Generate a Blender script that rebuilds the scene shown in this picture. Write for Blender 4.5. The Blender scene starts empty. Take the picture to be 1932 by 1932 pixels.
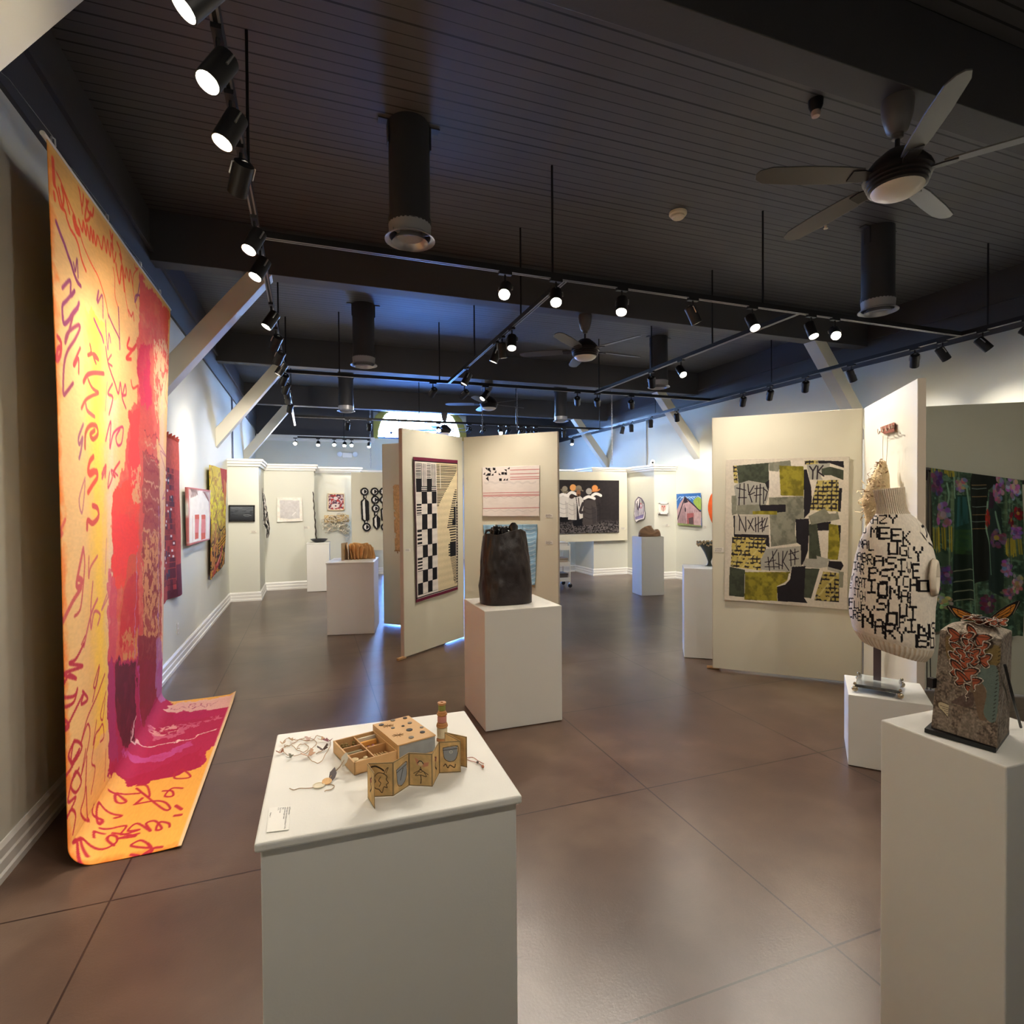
import bpy, math, random
import numpy as np
from mathutils import Vector, Matrix, Euler
random.seed(7); rng = np.random.default_rng(7)
SC = bpy.context.scene
COL = SC.collection
PI = math.pi

# ------------------------------------------------------------------ camera model (a level hand-held wide shot)
F = 1054.845; YAW, PIT, ROL = 0.345606652, -0.0158575046, -0.00753527854
EYE = np.array([0.0, 0.0, 1.66])
def _rot():
    cy, sy, cp, sp, cr, sr = math.cos(YAW), math.sin(YAW), math.cos(PIT), math.sin(PIT), math.cos(ROL), math.sin(ROL)
    f = np.array([sy*cp, cy*cp, sp]); r = np.array([cy, -sy, 0]); u = np.cross(r, f)
    return r*cr + u*sr, -r*sr + u*cr, f
CR, CU, CF = _rot()
def at(x, y, X=None, Y=None, Z=None, n=None, p=None):
    """world point seen at a photo position, on the plane X=, Y=, Z= or through p with normal n"""
    d = CR*(x-966)/F - CU*(y-966)/F + CF
    if X is not None: t = (X-EYE[0])/d[0]
    elif Y is not None: t = (Y-EYE[1])/d[1]
    elif Z is not None: t = (Z-EYE[2])/d[2]
    else: t = (np.array(p, float)-EYE) @ np.array(n, float) / (d @ np.array(n, float))
    return EYE + t*d
cam = bpy.data.cameras.new('camera'); camo = bpy.data.objects.new('camera', cam); COL.objects.link(camo)
cam.sensor_width = 36; cam.sensor_fit = 'HORIZONTAL'; cam.lens = 36*F/1932; cam.clip_start = 0.02; cam.clip_end = 200
M = Matrix.Identity(4)
for i in range(3):
    M[i][0], M[i][1], M[i][2], M[i][3] = CR[i], CU[i], -CF[i], EYE[i]
camo.matrix_world = M
SC.camera = camo

# ------------------------------------------------------------------ colour and materials
def lin(c):
    c = np.asarray(c, float)
    return np.where(c <= 0.04045, c/12.92, ((c+0.055)/1.055)**2.4)
def rgb(r, g, b): return tuple(lin(np.array([r, g, b])/255.0)) + (1.0,)
MATS = {}
def mat(name, col, rough=0.6, metal=0.0, noise=0.0, nscale=8.0, bump=0.0, bscale=120.0, emit=None, estr=0.0, spec=0.5, trans=0.0, ior=1.45, coat=0.0, stretch=None):
    if name in MATS: return MATS[name]
    m = bpy.data.materials.new(name); m.use_nodes = True; nt = m.node_tree; N = nt.nodes; L = nt.links
    b = N['Principled BSDF']
    c = rgb(*col)
    b.inputs['Base Color'].default_value = c
    b.inputs['Roughness'].default_value = rough; b.inputs['Metallic'].default_value = metal
    b.inputs['Specular IOR Level'].default_value = spec
    if trans: b.inputs['Transmission Weight'].default_value = trans; b.inputs['IOR'].default_value = ior
    if coat: b.inputs['Coat Weight'].default_value = coat; b.inputs['Coat Roughness'].default_value = 0.15
    tc = N.new('ShaderNodeTexCoord'); src = tc.outputs['Object']
    if stretch:
        mp = N.new('ShaderNodeMapping'); mp.inputs['Scale'].default_value = stretch
        L.new(src, mp.inputs['Vector']); src = mp.outputs['Vector']
    if noise:
        n = N.new('ShaderNodeTexNoise'); n.inputs['Scale'].default_value = nscale; n.inputs['Detail'].default_value = 5
        L.new(src, n.inputs['Vector'])
        mx = N.new('ShaderNodeMix'); mx.data_type = 'RGBA'
        mx.inputs['A'].default_value = tuple(v*(1-noise) for v in c[:3])+(1,)
        mx.inputs['B'].default_value = tuple(min(1, v*(1+noise)) for v in c[:3])+(1,)
        L.new(n.outputs['Fac'], mx.inputs['Factor']); L.new(mx.outputs['Result'], b.inputs['Base Color'])
    if bump:
        n = N.new('ShaderNodeTexNoise'); n.inputs['Scale'].default_value = bscale; n.inputs['Detail'].default_value = 3
        L.new(src, n.inputs['Vector'])
        bm = N.new('ShaderNodeBump'); bm.inputs['Strength'].default_value = bump; bm.inputs['Distance'].default_value = 0.01
        L.new(n.outputs['Fac'], bm.inputs['Height']); L.new(bm.outputs['Normal'], b.inputs['Normal'])
    if emit is not None:
        b.inputs['Emission Color'].default_value = rgb(*emit); b.inputs['Emission Strength'].default_value = estr
    MATS[name] = m
    return m
def vmat(name='dyed_cloth', rough=0.9, bump=0.25, bscale=350, spec=0.25, weave=None, emit=0.0):
    """material that takes its pattern from the mesh's own colour layer"""
    if name in MATS: return MATS[name]
    m = bpy.data.materials.new(name); m.use_nodes = True; nt = m.node_tree; N = nt.nodes; L = nt.links
    b = N['Principled BSDF']; b.inputs['Roughness'].default_value = rough; b.inputs['Specular IOR Level'].default_value = spec
    a = N.new('ShaderNodeVertexColor'); a.layer_name = 'Col'
    L.new(a.outputs['Color'], b.inputs['Base Color'])
    if bump:
        tc = N.new('ShaderNodeTexCoord'); n = N.new('ShaderNodeTexNoise'); n.inputs['Scale'].default_value = bscale; n.inputs['Detail'].default_value = 3
        L.new(tc.outputs['Object'], n.inputs['Vector'])
        bm = N.new('ShaderNodeBump'); bm.inputs['Strength'].default_value = bump; bm.inputs['Distance'].default_value = 0.004
        L.new(n.outputs['Fac'], bm.inputs['Height']); L.new(bm.outputs['Normal'], b.inputs['Normal'])
    MATS[name] = m
    return m

# ------------------------------------------------------------------ objects
ROOT = {}
def label(o, text=None, cat=None, group=None, kind=None):
    if text: o['label'] = text
    if cat: o['category'] = cat
    if group: o['group'] = group
    if kind: o['kind'] = kind
    return o
def thing(name, loc, rz=0.0, text=None, cat=None, group=None):
    o = bpy.data.objects.new(name, None); COL.objects.link(o)
    o.location = loc; o.rotation_euler = (0, 0, rz); o.empty_display_size = 0.1
    ROOT[o.name] = Matrix.Translation(Vector(loc)) @ Matrix.Rotation(rz, 4, 'Z')
    return label(o, text, cat, group)
def link(name, me, parent=None, m=None, smooth=None):
    o = bpy.data.objects.new(name, me); COL.objects.link(o)
    if m is not None:
        for mm in (m if isinstance(m, (list, tuple)) else [m]): me.materials.append(mm)
    if parent is not None:
        o.parent = parent
        if parent.name in ROOT:
            me.transform(ROOT[parent.name].inverted()); ROOT[o.name] = ROOT[parent.name]
    if smooth is not None:
        me.shade_smooth()
        try: me.set_sharp_from_angle(angle=smooth)
        except Exception: pass
    return o
class MB:
    """collects geometry in world coordinates, then links it as one mesh"""
    def __init__(s): s.v = []; s.f = []; s.mi = []
    def add(s, vs, fs, mi=0):
        b = len(s.v); s.v += [tuple(map(float, v)) for v in vs]
        s.f += [tuple(b+i for i in f) for f in fs]; s.mi += [mi]*len(fs); return s
    def box(s, x0, y0, z0, x1, y1, z1, mi=0, T=None):
        vs = [(x, y, z) for z in (z0, z1) for (x, y) in ((x0, y0), (x1, y0), (x1, y1), (x0, y1))]
        if T is not None: vs = [T @ Vector(v) for v in vs]
        return s.add(vs, [(3, 2, 1, 0), (4, 5, 6, 7), (0, 1, 5, 4), (1, 2, 6, 5), (2, 3, 7, 6), (3, 0, 4, 7)], mi)
    def prism(s, pts, z0, z1, mi=0, T=None):
        n = len(pts)
        a = sum(pts[i][0]*pts[(i+1) % n][1]-pts[(i+1) % n][0]*pts[i][1] for i in range(n))
        if a < 0: pts = pts[::-1]
        vs = [(p[0], p[1], z0) for p in pts]+[(p[0], p[1], z1) for p in pts]
        if T is not None: vs = [T @ Vector(v) for v in vs]
        fs = [tuple(range(n))[::-1], tuple(range(n, 2*n))]+[(i, (i+1) % n, n+(i+1) % n, n+i) for i in range(n)]
        return s.add(vs, fs, mi)
    def lathe(s, prof, n=24, T=None, mi=0, cap=True):
        vs = []; fs = []
        for r, z in prof:
            vs += [(r*math.cos(2*PI*k/n), r*math.sin(2*PI*k/n), z) for k in range(n)]
        for i in range(len(prof)-1):
            fs += [(i*n+k, i*n+(k+1) % n, (i+1)*n+(k+1) % n, (i+1)*n+k) for k in range(n)]
        if cap:
            fs += [tuple(range(n))[::-1], tuple(range((len(prof)-1)*n, len(prof)*n))]
        if T is not None: vs = [T @ Vector(v) for v in vs]
        return s.add(vs, fs, mi)
    def tube(s, pts, r, n=8, mi=0, closed=False, cap=True):
        P = [Vector(p) for p in pts]; m = len(P); vs = []; fs = []
        rr = r if isinstance(r, (list, tuple)) else [r]*m
        up = None
        for i in range(m):
            a = P[i-1] if (i > 0 or closed) else P[i]
            b = P[(i+1) % m] if (i < m-1 or closed) else P[i]
            d = (b-a).normalized() if (b-a).length > 1e-9 else Vector((0, 0, 1))
            if up is None: up = Vector((0, 0, 1)) if abs(d.z) < .9 else Vector((1, 0, 0))
            x = d.cross(up)
            if x.length < 1e-5: x = d.cross(Vector((1, 0, 0))) if abs(d.x) < .9 else d.cross(Vector((0, 1, 0)))
            x.normalize(); y = x.cross(d).normalized(); up = y
            vs += [P[i]+(x*math.cos(2*PI*k/n)+y*math.sin(2*PI*k/n))*rr[i] for k in range(n)]
        for i in range(m if closed else m-1):
            j = (i+1) % m
            fs += [(i*n+k, i*n+(k+1) % n, j*n+(k+1) % n, j*n+k) for k in range(n)]
        if cap and not closed: fs += [tuple(range(n))[::-1], tuple(range((m-1)*n, m*n))]
        return s.add(vs, fs, mi)
    def ball(s, c, r, n=10, T=None, mi=0):
        k = max(4, n//2)
        prof = [(max(1e-4, math.sin(PI*i/k)), -math.cos(PI*i/k)) for i in range(k+1)]
        rx = r if isinstance(r, (tuple, list)) else (r, r, r)
        TT = Matrix.Translation(Vector(c)) @ (T if T is not None else Matrix.Identity(4)) @ Matrix.Diagonal((*rx, 1))
        return s.lathe(prof, n, TT, mi)
    def build(s, name, m, parent=None, smooth=None, bevel=0.0, seg=2):
        me = bpy.data.meshes.new(name); me.from_pydata(s.v, [], s.f)
        me.polygons.foreach_set('material_index', s.mi); me.update()
        o = link(name, me, parent, m, smooth)
        if bevel:
            b = o.modifiers.new('edge', 'BEVEL'); b.width = bevel; b.segments = seg; b.limit_method = 'ANGLE'; b.angle_limit = 0.6
        return o
def beside(name, text, cat, o, group=None): return label(o, text, cat, group)

def cgrid(name, pos, col, parent=None, m=None, thick=0.0, mask=None, smooth=True):
    """grid mesh: pos (h,w,3) points, col (h,w,3) sRGB colours stored on the mesh"""
    h, w = pos.shape[:2]
    me = bpy.data.meshes.new(name)
    idx = np.arange(h*w).reshape(h, w)
    q = np.stack([idx[:-1, :-1], idx[1:, :-1], idx[1:, 1:], idx[:-1, 1:]], -1).reshape(-1, 4)
    P = pos.reshape(-1, 3); C = col.reshape(-1, 3)
    if mask is not None:
        fm = (mask[:-1, :-1] & mask[1:, :-1] & mask[1:, 1:] & mask[:-1, 1:]).reshape(-1)
        q = q[fm]; used = np.unique(q); re = np.zeros(h*w, int); re[used] = np.arange(len(used)); q = re[q]; P = P[used]; C = C[used]
    n = len(q)
    me.vertices.add(len(P)); me.vertices.foreach_set('co', P.astype(np.float32).ravel())
    me.loops.add(n*4); me.loops.foreach_set('vertex_index', q.astype(np.int32).ravel())
    me.polygons.add(n); me.polygons.foreach_set('loop_start', np.arange(0, n*4, 4, dtype=np.int32))
    me.update(calc_edges=True); me.validate()
    a = me.color_attributes.new('Col', 'FLOAT_COLOR', 'POINT')
    cc = np.ones((len(P), 4), np.float32); cc[:, :3] = lin(np.clip(C, 0, 255)/255.0)
    a.data.foreach_set('color', cc.ravel())
    o = link(name, me, parent, m or vmat())
    if smooth: me.shade_smooth()
    if thick:
        sm = o.modifiers.new('thickness', 'SOLIDIFY'); sm.thickness = thick; sm.offset = -1
    return o

# ------------------------------------------------------------------ drawing cloth patterns
def vnoise(h, w, cy, cx, seed=0):
    g = np.random.default_rng(seed).random((int(cy)+2, int(cx)+2))
    y = np.linspace(0, cy, h, endpoint=False); x = np.linspace(0, cx, w, endpoint=False)
    yi = y.astype(int); xi = x.astype(int); fy = (y-yi)[:, None]; fx = (x-xi)[None]
    fy = fy*fy*(3-2*fy); fx = fx*fx*(3-2*fx)
    a = g[yi][:, xi]; b = g[yi][:, xi+1]; c = g[yi+1][:, xi]; d = g[yi+1][:, xi+1]
    return (a*(1-fx)+b*fx)*(1-fy)+(c*(1-fx)+d*fx)*fy
def fnoise(h, w, cy, cx, seed=0, o=3):
    r = 0; s = 0
    for k in range(o):
        r = r+vnoise(h, w, cy*2**k, cx*2**k, seed+k*17)/2**k; s += 1/2**k
    return r/s
def homog(src, dst):
    A = []
    for (x, y), (u, v) in zip(src, dst):
        A.append([x, y, 1, 0, 0, 0, -u*x, -u*y, -u]); A.append([0, 0, 0, x, y, 1, -v*x, -v*y, -v])
    return np.linalg.svd(np.array(A, float))[2][-1].reshape(3, 3)
FONT = {k: v.split() for k, v in {
 'A': '01110 10001 10001 11111 10001 10001 10001', 'B': '11110 10001 10001 11110 10001 10001 11110', 'C': '01111 10000 10000 10000 10000 10000 01111',
 'D': '11110 10001 10001 10001 10001 10001 11110', 'E': '11111 10000 10000 11110 10000 10000 11111', 'F': '11111 10000 10000 11110 10000 10000 10000',
 'G': '01111 10000 10000 10011 10001 10001 01111', 'H': '10001 10001 10001 11111 10001 10001 10001', 'I': '11111 00100 00100 00100 00100 00100 11111',
 'K': '10001 10010 10100 11000 10100 10010 10001', 'L': '10000 10000 10000 10000 10000 10000 11111', 'M': '10001 11011 10101 10101 10001 10001 10001',
 'N': '10001 11001 10101 10101 10011 10001 10001', 'O': '11111 10001 10001 10001 10001 10001 11111', 'P': '11110 10001 10001 11110 10000 10000 10000',
 'R': '11110 10001 10001 11110 10100 10010 10001', 'S': '01111 10000 10000 01110 00001 00001 11110', 'T': '11111 00100 00100 00100 00100 00100 00100',
 'U': '10001 10001 10001 10001 10001 10001 11111', 'V': '10001 10001 10001 10001 01010 01010 00100', 'Y': '10001 10001 01010 00100 00100 00100 00100',
 'Z': '11111 00001 00010 00100 01000 10000 11111', ' ': '00000 00000 00000 00000 00000 00000 00000', '.': '00000 00000 00000 00000 00000 00000 00100'}.items()}
class Cv:
    """a small painter: colours on an h x w grid; W x H are its own units; quad gives photo positions of its corners TL TR BR BL"""
    def __init__(s, W, H, res, bg=(255, 255, 255), quad=None):
        s.W, s.H, s.s = W, H, res; s.w, s.h = max(2, int(W*res)), max(2, int(H*res))
        s.a = np.empty((s.h, s.w, 3)); s.a[:] = bg
        s.X, s.Y = np.meshgrid((np.arange(s.w))/(s.w-1)*W, (np.arange(s.h))/(s.h-1)*H)
        s.Hm = homog(quad, [(0, 0), (W, 0), (W, H), (0, H)]) if quad else None
        s.k = 1.0
        if quad:
            q = np.array(quad, float); s.k = 0.5*(W/np.linalg.norm(q[1]-q[0])+H/np.linalg.norm(q[3]-q[0]))
    def m(s, pts):
        if s.Hm is None: return np.array(pts, float)
        P = np.c_[np.array(pts, float), np.ones(len(pts))] @ s.Hm.T
        return P[:, :2]/P[:, 2:]
    def put(s, al, c, sl=None):
        v = s.a if sl is None else s.a[sl]
        v += (np.asarray(c, float)-v)*al[..., None]
    def box(s, P, pad):
        x0, y0 = P.min(0)-pad; x1, y1 = P.max(0)+pad
        i0 = max(0, int(y0/s.H*(s.h-1))); i1 = min(s.h, int(y1/s.H*(s.h-1))+2); j0 = max(0, int(x0/s.W*(s.w-1))); j1 = min(s.w, int(x1/s.W*(s.w-1))+2)
        return (slice(i0, i1), slice(j0, j1)) if i1 > i0 and j1 > j0 else None
    def rect(s, x0, y0, x1, y1, c): return s.poly([(x0, y0), (x1, y0), (x1, y1), (x0, y1)], c)
    def inside(s, P, sl):
        X, Y = s.X[sl], s.Y[sl]; r = np.zeros(X.shape, bool); n = len(P)
        for i in range(n):
            (xa, ya), (xb, yb) = P[i], P[(i+1) % n]
            if ya == yb: continue
            r ^= ((ya > Y) != (yb > Y)) & (X < (xb-xa)*(Y-ya)/(yb-ya)+xa)
        return r
    def poly(s, pts, c, al=1.0, tex=None, smooth=False):
        P = s.m(pts)
        if smooth: P = spline(P, True)
        sl = s.box(P, 0)
        if sl is None: return s
        r = s.inside(P, sl).astype(float)*al
        if tex is not None: r = r*tex[sl]
        s.put(r, c, sl); return s
    def line(s, pts, w, c, smooth=True, al=1.0, taper=False, tex=None):
        P = s.m(pts); w = w*s.k
        if smooth and len(P) > 2: P = spline(P, False)
        n = len(P)
        for i in range(n-1):
            a, b = P[i], P[i+1]; sl = s.box(np.array([a, b]), w)
            if sl is None: continue
            X, Y = s.X[sl], s.Y[sl]; d = b-a; L = d@d+1e-12
            t = np.clip(((X-a[0])*d[0]+(Y-a[1])*d[1])/L, 0, 1)
            D = np.hypot(X-a[0]-t*d[0], Y-a[1]-t*d[1])
            ww = w/2*(1 if not taper else 0.35+0.65*math.sin(PI*(i+.5)/n))
            A = np.clip((ww-D)*s.s+.5, 0, 1)*al
            if tex is not None: A = A*tex[sl]
            s.put(A, c, sl)
        return s
    def ell(s, x, y, rx, ry, c, al=1.0, ring=0, tex=None):
        (x, y), = s.m([(x, y)]); rx *= s.k; ry *= s.k
        sl = s.box(np.array([[x-rx, y-ry], [x+rx, y+ry]]), 0)
        if sl is None: return s
        d = np.sqrt(((s.X[sl]-x)/rx)**2+((s.Y[sl]-y)/ry)**2)
        A = np.clip((1-d)*min(rx, ry)*s.s+.5, 0, 1)
        if ring: A = A*np.clip((d-(1-ring))*min(rx, ry)*s.s+.5, 0, 1)
        if tex is not None: A = A*tex[sl]
        s.put(A*al, c, sl); return s
    def text(s, t, x, y, h, c, w=None, wig=0.0):
        cw = (w or h*0.62); px, py = cw/5.0, h/7.0
        for ch in t:
            g = FONT.get(ch)
            if g:
                for r in range(7):
                    for k in range(5):
                        if g[r][k] == '1':
                            dy = wig*py*((k % 2)-.5)
                            s.rect(x+k*px-px*.08, y+r*py+dy-py*.06, x+(k+1)*px+px*.08, y+(r+1)*py+dy+py*.06, c)
            x += cw*1.28
        return x
    def mottle(s, amt, cy, cx, seed=0, o=3):
        s.a *= (1+amt*(fnoise(s.h, s.w, cy, cx, seed, o)-.5)*2)[..., None]; return s
def spline(P, closed, k=6):
    P = np.asarray(P, float); n = len(P); out = []
    for i in range(n if closed else n-1):
        g = (lambda j: P[j % n]) if closed else (lambda j: P[min(max(j, 0), n-1)])
        a, b, c, d = g(i-1), g(i), g(i+1), g(i+2)
        for t in np.linspace(0, 1, k, endpoint=False):
            out.append(.5*(2*b+(c-a)*t+(2*a-5*b+4*c-d)*t*t+(3*b-a-3*c+d)*t**3))
    if not closed: out.append(P[-1])
    return np.array(out)
def flat(cv, tl, tr, bl, bulge=0.0, waves=0, seed=0, edge=0.0):
    """points of a flat (or gently rippled) sheet for a Cv: corners TL, TR, BL in the room; the sheet bulges along its front normal"""
    tl, tr, bl = (np.array(v, float) for v in (tl, tr, bl))
    u = np.linspace(0, 1, cv.w)[None, :, None]; v = np.linspace(0, 1, cv.h)[:, None, None]
    P = tl+(tr-tl)*u+(bl-tl)*v
    n = np.cross(bl-tl, tr-tl); n /= np.linalg.norm(n)
    if bulge:
        P = P+n*(bulge*(fnoise(cv.h, cv.w, max(1, waves), max(1, waves), seed, 2)-.2))[..., None]
    if edge:
        e = np.random.default_rng(seed)
        P[:, :1] += 0
        P = P+(bl-tl)*(edge*(vnoise(1, cv.w, 1, 5, seed)[0]-.5))[None, :, None]*v
    return P
# ================================================================== the room
XL, XR, YB, YF, ZC, ZB = -1.33, 7.45, 16.2, -3.6, 4.27, 3.83
def wall_mat(name, col, frieze=None):
    m = mat(name, col, rough=0.75, noise=0.03, nscale=1.5, bump=0.06, bscale=180)
    return m
paint = wall_mat('gallery_wall_paint', (214, 215, 203))
dark = mat('black_ceiling_paint', (64, 63, 66), rough=0.6, noise=0.08, nscale=2.0, bump=0.08, bscale=60)
trimw = mat('white_gloss_trim', (232, 232, 228), rough=0.35)
def struct(name, mb, m, **k):
    o = mb.build(name, m, **k); o['kind'] = 'structure'; return o

# floor: stained, sealed concrete scored into big squares
def floor_mat():
    m = bpy.data.materials.new('stained_concrete'); m.use_nodes = True; nt = m.node_tree; N = nt.nodes; L = nt.links
    b = N['Principled BSDF']
    geo = N.new('ShaderNodeNewGeometry')
    def noise(sc, det, rough=.6, dist=0.0):
        n = N.new('ShaderNodeTexNoise'); n.inputs['Scale'].default_value = sc; n.inputs['Detail'].default_value = det
        n.inputs['Roughness'].default_value = rough; n.inputs['Distortion'].default_value = dist
        L.new(geo.outputs['Position'], n.inputs['Vector']); return n
    r = N.new('ShaderNodeValToRGB'); cr = r.color_ramp
    cr.elements[0].position = .30; cr.elements[0].color = rgb(66, 52, 46)
    cr.elements[1].position = .72; cr.elements[1].color = rgb(118, 98, 84)
    e = cr.elements.new(.52); e.color = rgb(90, 71, 60)
    n1 = noise(.9, 4, .55); n2 = noise(4, 3, .5); n3 = noise(90, 3)
    a = N.new('ShaderNodeMath'); a.operation = 'MULTIPLY_ADD'; a.inputs[1].default_value = .22
    L.new(n2.outputs['Fac'], a.inputs[0]); s = N.new('ShaderNodeMath'); s.operation = 'MULTIPLY'; s.inputs[1].default_value = .80
    L.new(n1.outputs['Fac'], s.inputs[0]); L.new(s.outputs[0], a.inputs[2])
    L.new(a.outputs[0], r.inputs['Fac'])
    # red/green casts between pours of stain
    n4 = noise(.45, 3); hs = N.new('ShaderNodeMix'); hs.data_type = 'RGBA'; hs.blend_type = 'MULTIPLY'
    r2 = N.new('ShaderNodeValToRGB'); r2.color_ramp.elements[0].position = .35; r2.color_ramp.elements[0].color = (1, .90, .86, 1)
    r2.color_ramp.elements[1].position = .65; r2.color_ramp.elements[1].color = (.97, 1, .96, 1)
    L.new(n4.outputs['Fac'], r2.inputs['Fac']); hs.inputs['Factor'].default_value = 1
    L.new(r.outputs['Color'], hs.inputs['A']); L.new(r2.outputs['Color'], hs.inputs['B'])
    # scored joints
    sep = N.new('ShaderNodeSeparateXYZ'); L.new(geo.outputs['Position'], sep.inputs[0])
    def joint(out, off, per):
        p = N.new('ShaderNodeMath'); p.operation = 'ADD'; p.inputs[1].default_value = -off+per*20; L.new(out, p.inputs[0])
        q = N.new('ShaderNodeMath'); q.operation = 'PINGPONG'; q.inputs[1].default_value = per/2; L.new(p.outputs[0], q.inputs[0])
        c = N.new('ShaderNodeMath'); c.operation = 'LESS_THAN'; c.inputs[1].default_value = .0042; L.new(q.outputs[0], c.inputs[0]); return c
    jx = joint(sep.outputs['X'], 1.815, 1.315); jy = joint(sep.outputs['Y'], 2.765, 1.232)
    mx = N.new('ShaderNodeMath'); mx.operation = 'MAXIMUM'; L.new(jx.outputs[0], mx.inputs[0]); L.new(jy.outputs[0], mx.inputs[1])
    mj = N.new('ShaderNodeMix'); mj.data_type = 'RGBA'; L.new(mx.outputs[0], mj.inputs['Factor'])
    L.new(hs.outputs['Result'], mj.inputs['A']); mj.inputs['B'].default_value = rgb(45, 31, 26)
    L.new(mj.outputs['Result'], b.inputs['Base Color'])
    # roughness: worn sealer
    rr = N.new('ShaderNodeMapRange'); rr.inputs['To Min'].default_value = .17; rr.inputs['To Max'].default_value = .42
    b.inputs['Roughness'].default_value = .30
    b.inputs['Specular IOR Level'].default_value = .6
    bp = N.new('ShaderNodeBump'); bp.inputs['Strength'].default_value = .12; bp.inputs['Distance'].default_value = .004
    ad = N.new('ShaderNodeMath'); ad.operation = 'ADD'; L.new(n3.outputs['Fac'], ad.inputs[0])
    L.new(ad.outputs[0], bp.inputs['Height']); L.new(bp.outputs['Normal'], b.inputs['Normal'])
    return m
struct('floor', MB().box(XL-.3, YF-.3, -.2, XR+.3, YB+1.2, 0), floor_mat())

# ceiling of narrow dark boards running across the room
def ceiling_mat():
    m = bpy.data.materials.new('dark_beadboard'); m.use_nodes = True; nt = m.node_tree; N = nt.nodes; L = nt.links
    b = N['Principled BSDF']; b.inputs['Roughness'].default_value = .55
    geo = N.new('ShaderNodeNewGeometry'); sep = N.new('ShaderNodeSeparateXYZ'); L.new(geo.outputs['Position'], sep.inputs[0])
    p = N.new('ShaderNodeMath'); p.operation = 'ADD'; p.inputs[1].default_value = 20; L.new(sep.outputs['Y'], p.inputs[0])
    d = N.new('ShaderNodeMath'); d.operation = 'DIVIDE'; d.inputs[1].default_value = .083; L.new(p.outputs[0], d.inputs[0])
    fr = N.new('ShaderNodeMath'); fr.operation = 'FRACT'; L.new(d.outputs[0], fr.inputs[0])
    fl = N.new('ShaderNodeMath'); fl.operation = 'FLOOR'; L.new(d.outputs[0], fl.inputs[0])
    wn = N.new('ShaderNodeTexWhiteNoise'); wn.noise_dimensions = '1D'; L.new(fl.outputs[0], wn.inputs['W'])
    gw = N.new('ShaderNodeMapRange'); gw.inputs['To Min'].default_value = .06; gw.inputs['To Max'].default_value = .17; L.new(wn.outputs['Value'], gw.inputs['Value'])
    g = N.new('ShaderNodeMath'); g.operation = 'LESS_THAN'; L.new(fr.outputs[0], g.inputs[0]); L.new(gw.outputs['Result'], g.inputs[1])
    n = N.new('ShaderNodeTexNoise'); n.inputs['Scale'].default_value = 3; n.inputs['Detail'].default_value = 4; L.new(geo.outputs['Position'], n.inputs['Vector'])
    mx = N.new('ShaderNodeMix'); mx.data_type = 'RGBA'; mx.inputs['A'].default_value = rgb(74, 73, 75); mx.inputs['B'].default_value = rgb(90, 88, 89)
    L.new(n.outputs['Fac'], mx.inputs['Factor'])
    mg = N.new('ShaderNodeMix'); mg.data_type = 'RGBA'; L.new(g.outputs[0], mg.inputs['Factor']); L.new(mx.outputs['Result'], mg.inputs['A'])
    mg.inputs['B'].default_value = rgb(17, 17, 19); L.new(mg.outputs['Result'], b.inputs['Base Color'])
    bp = N.new('ShaderNodeBump'); bp.invert = True; bp.inputs['Strength'].default_value = .6; bp.inputs['Distance'].default_value = .006
    L.new(g.outputs[0], bp.inputs['Height']); L.new(bp.outputs['Normal'], b.inputs['Normal'])
    return m
struct('ceiling', MB().box(XL-.3, YF-.3, ZC, XR+.3, YB+1.2, ZC+.15), ceiling_mat())
W = .2
struct('wall_left', MB().box(XL-W, YF-W, 0, XL, YB+.8, ZC), paint)
struct('wall_right', MB().box(XR, YF-W, 0, XR+W, YB+.8, ZC), paint)
struct('wall_front', MB().box(XL-W, YF-W, 0, XR+W, YF, ZC), paint)
# far wall with a round-headed window above a glazed door
WX, WR, WZ = 3.0, 1.40, 3.52
m = MB()
m.box(XL, YB, 0, 1.70, YB+W, ZC); m.box(4.30, YB, 0, XR, YB+W, ZC); m.box(1.70, YB, 2.42, 4.30, YB+W, WZ)
for k in range(16):
    a0, a1 = PI*k/16, PI*(k+1)/16
    for a, bb in ((a0, a1),):
        x0, z0 = WX+1.2*math.cos(a), min(ZC, WZ+1.2*math.sin(a)); x1, z1 = WX+1.2*math.cos(bb), min(ZC, WZ+1.2*math.sin(bb))
        if min(z0, z1) < ZC-.002: m.prism([(x0, z0), (x1, z1), (x1, ZC), (x0, ZC)], 0, W, T=Matrix.Translation((0, YB+W, 0)) @ Matrix.Rotation(PI/2, 4, 'X'))
m.box(1.70, YB, WZ, WX-1.2, YB+W, ZC); m.box(WX+1.2, YB, WZ, 4.30, YB+W, ZC)
m.box(XL, YB-.30, 0, 1.66, YB, 3.46)
struct('wall_back', m, paint)
# dark frieze round the top of the walls
struct('trim_1', MB().box(XL, YF, 3.60, XL+.025, YB, ZC).box(XL, YF, 3.90, XL+.055, YB, 3.935), dark)
struct('trim_2', MB().box(XR-.025, YF, 3.57, XR, YB, ZC).box(XR-.055, YF, 3.90, XR, YB, 3.935), dark)
m = MB().box(XL+.03, YB-.33, 3.50, 1.66, YB-.30, ZC)
m.box(1.66, YB-.03, 3.52, WX-1.40, YB, ZC).box(WX+1.40, YB-.03, 3.52, XR-.03, YB, ZC)
struct('trim_3', m, dark)
struct('trim_4', MB().box(XL+.03, YB-.36, 3.40, 1.69, YB-.30, 3.50).box(XL+.03, YB-.34, 3.35, 1.67, YB-.30, 3.40), trimw)
struct('trim_5', MB().box(XL-.1, YF, 3.6, XR+.1, YF+.03, ZC), dark)
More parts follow.
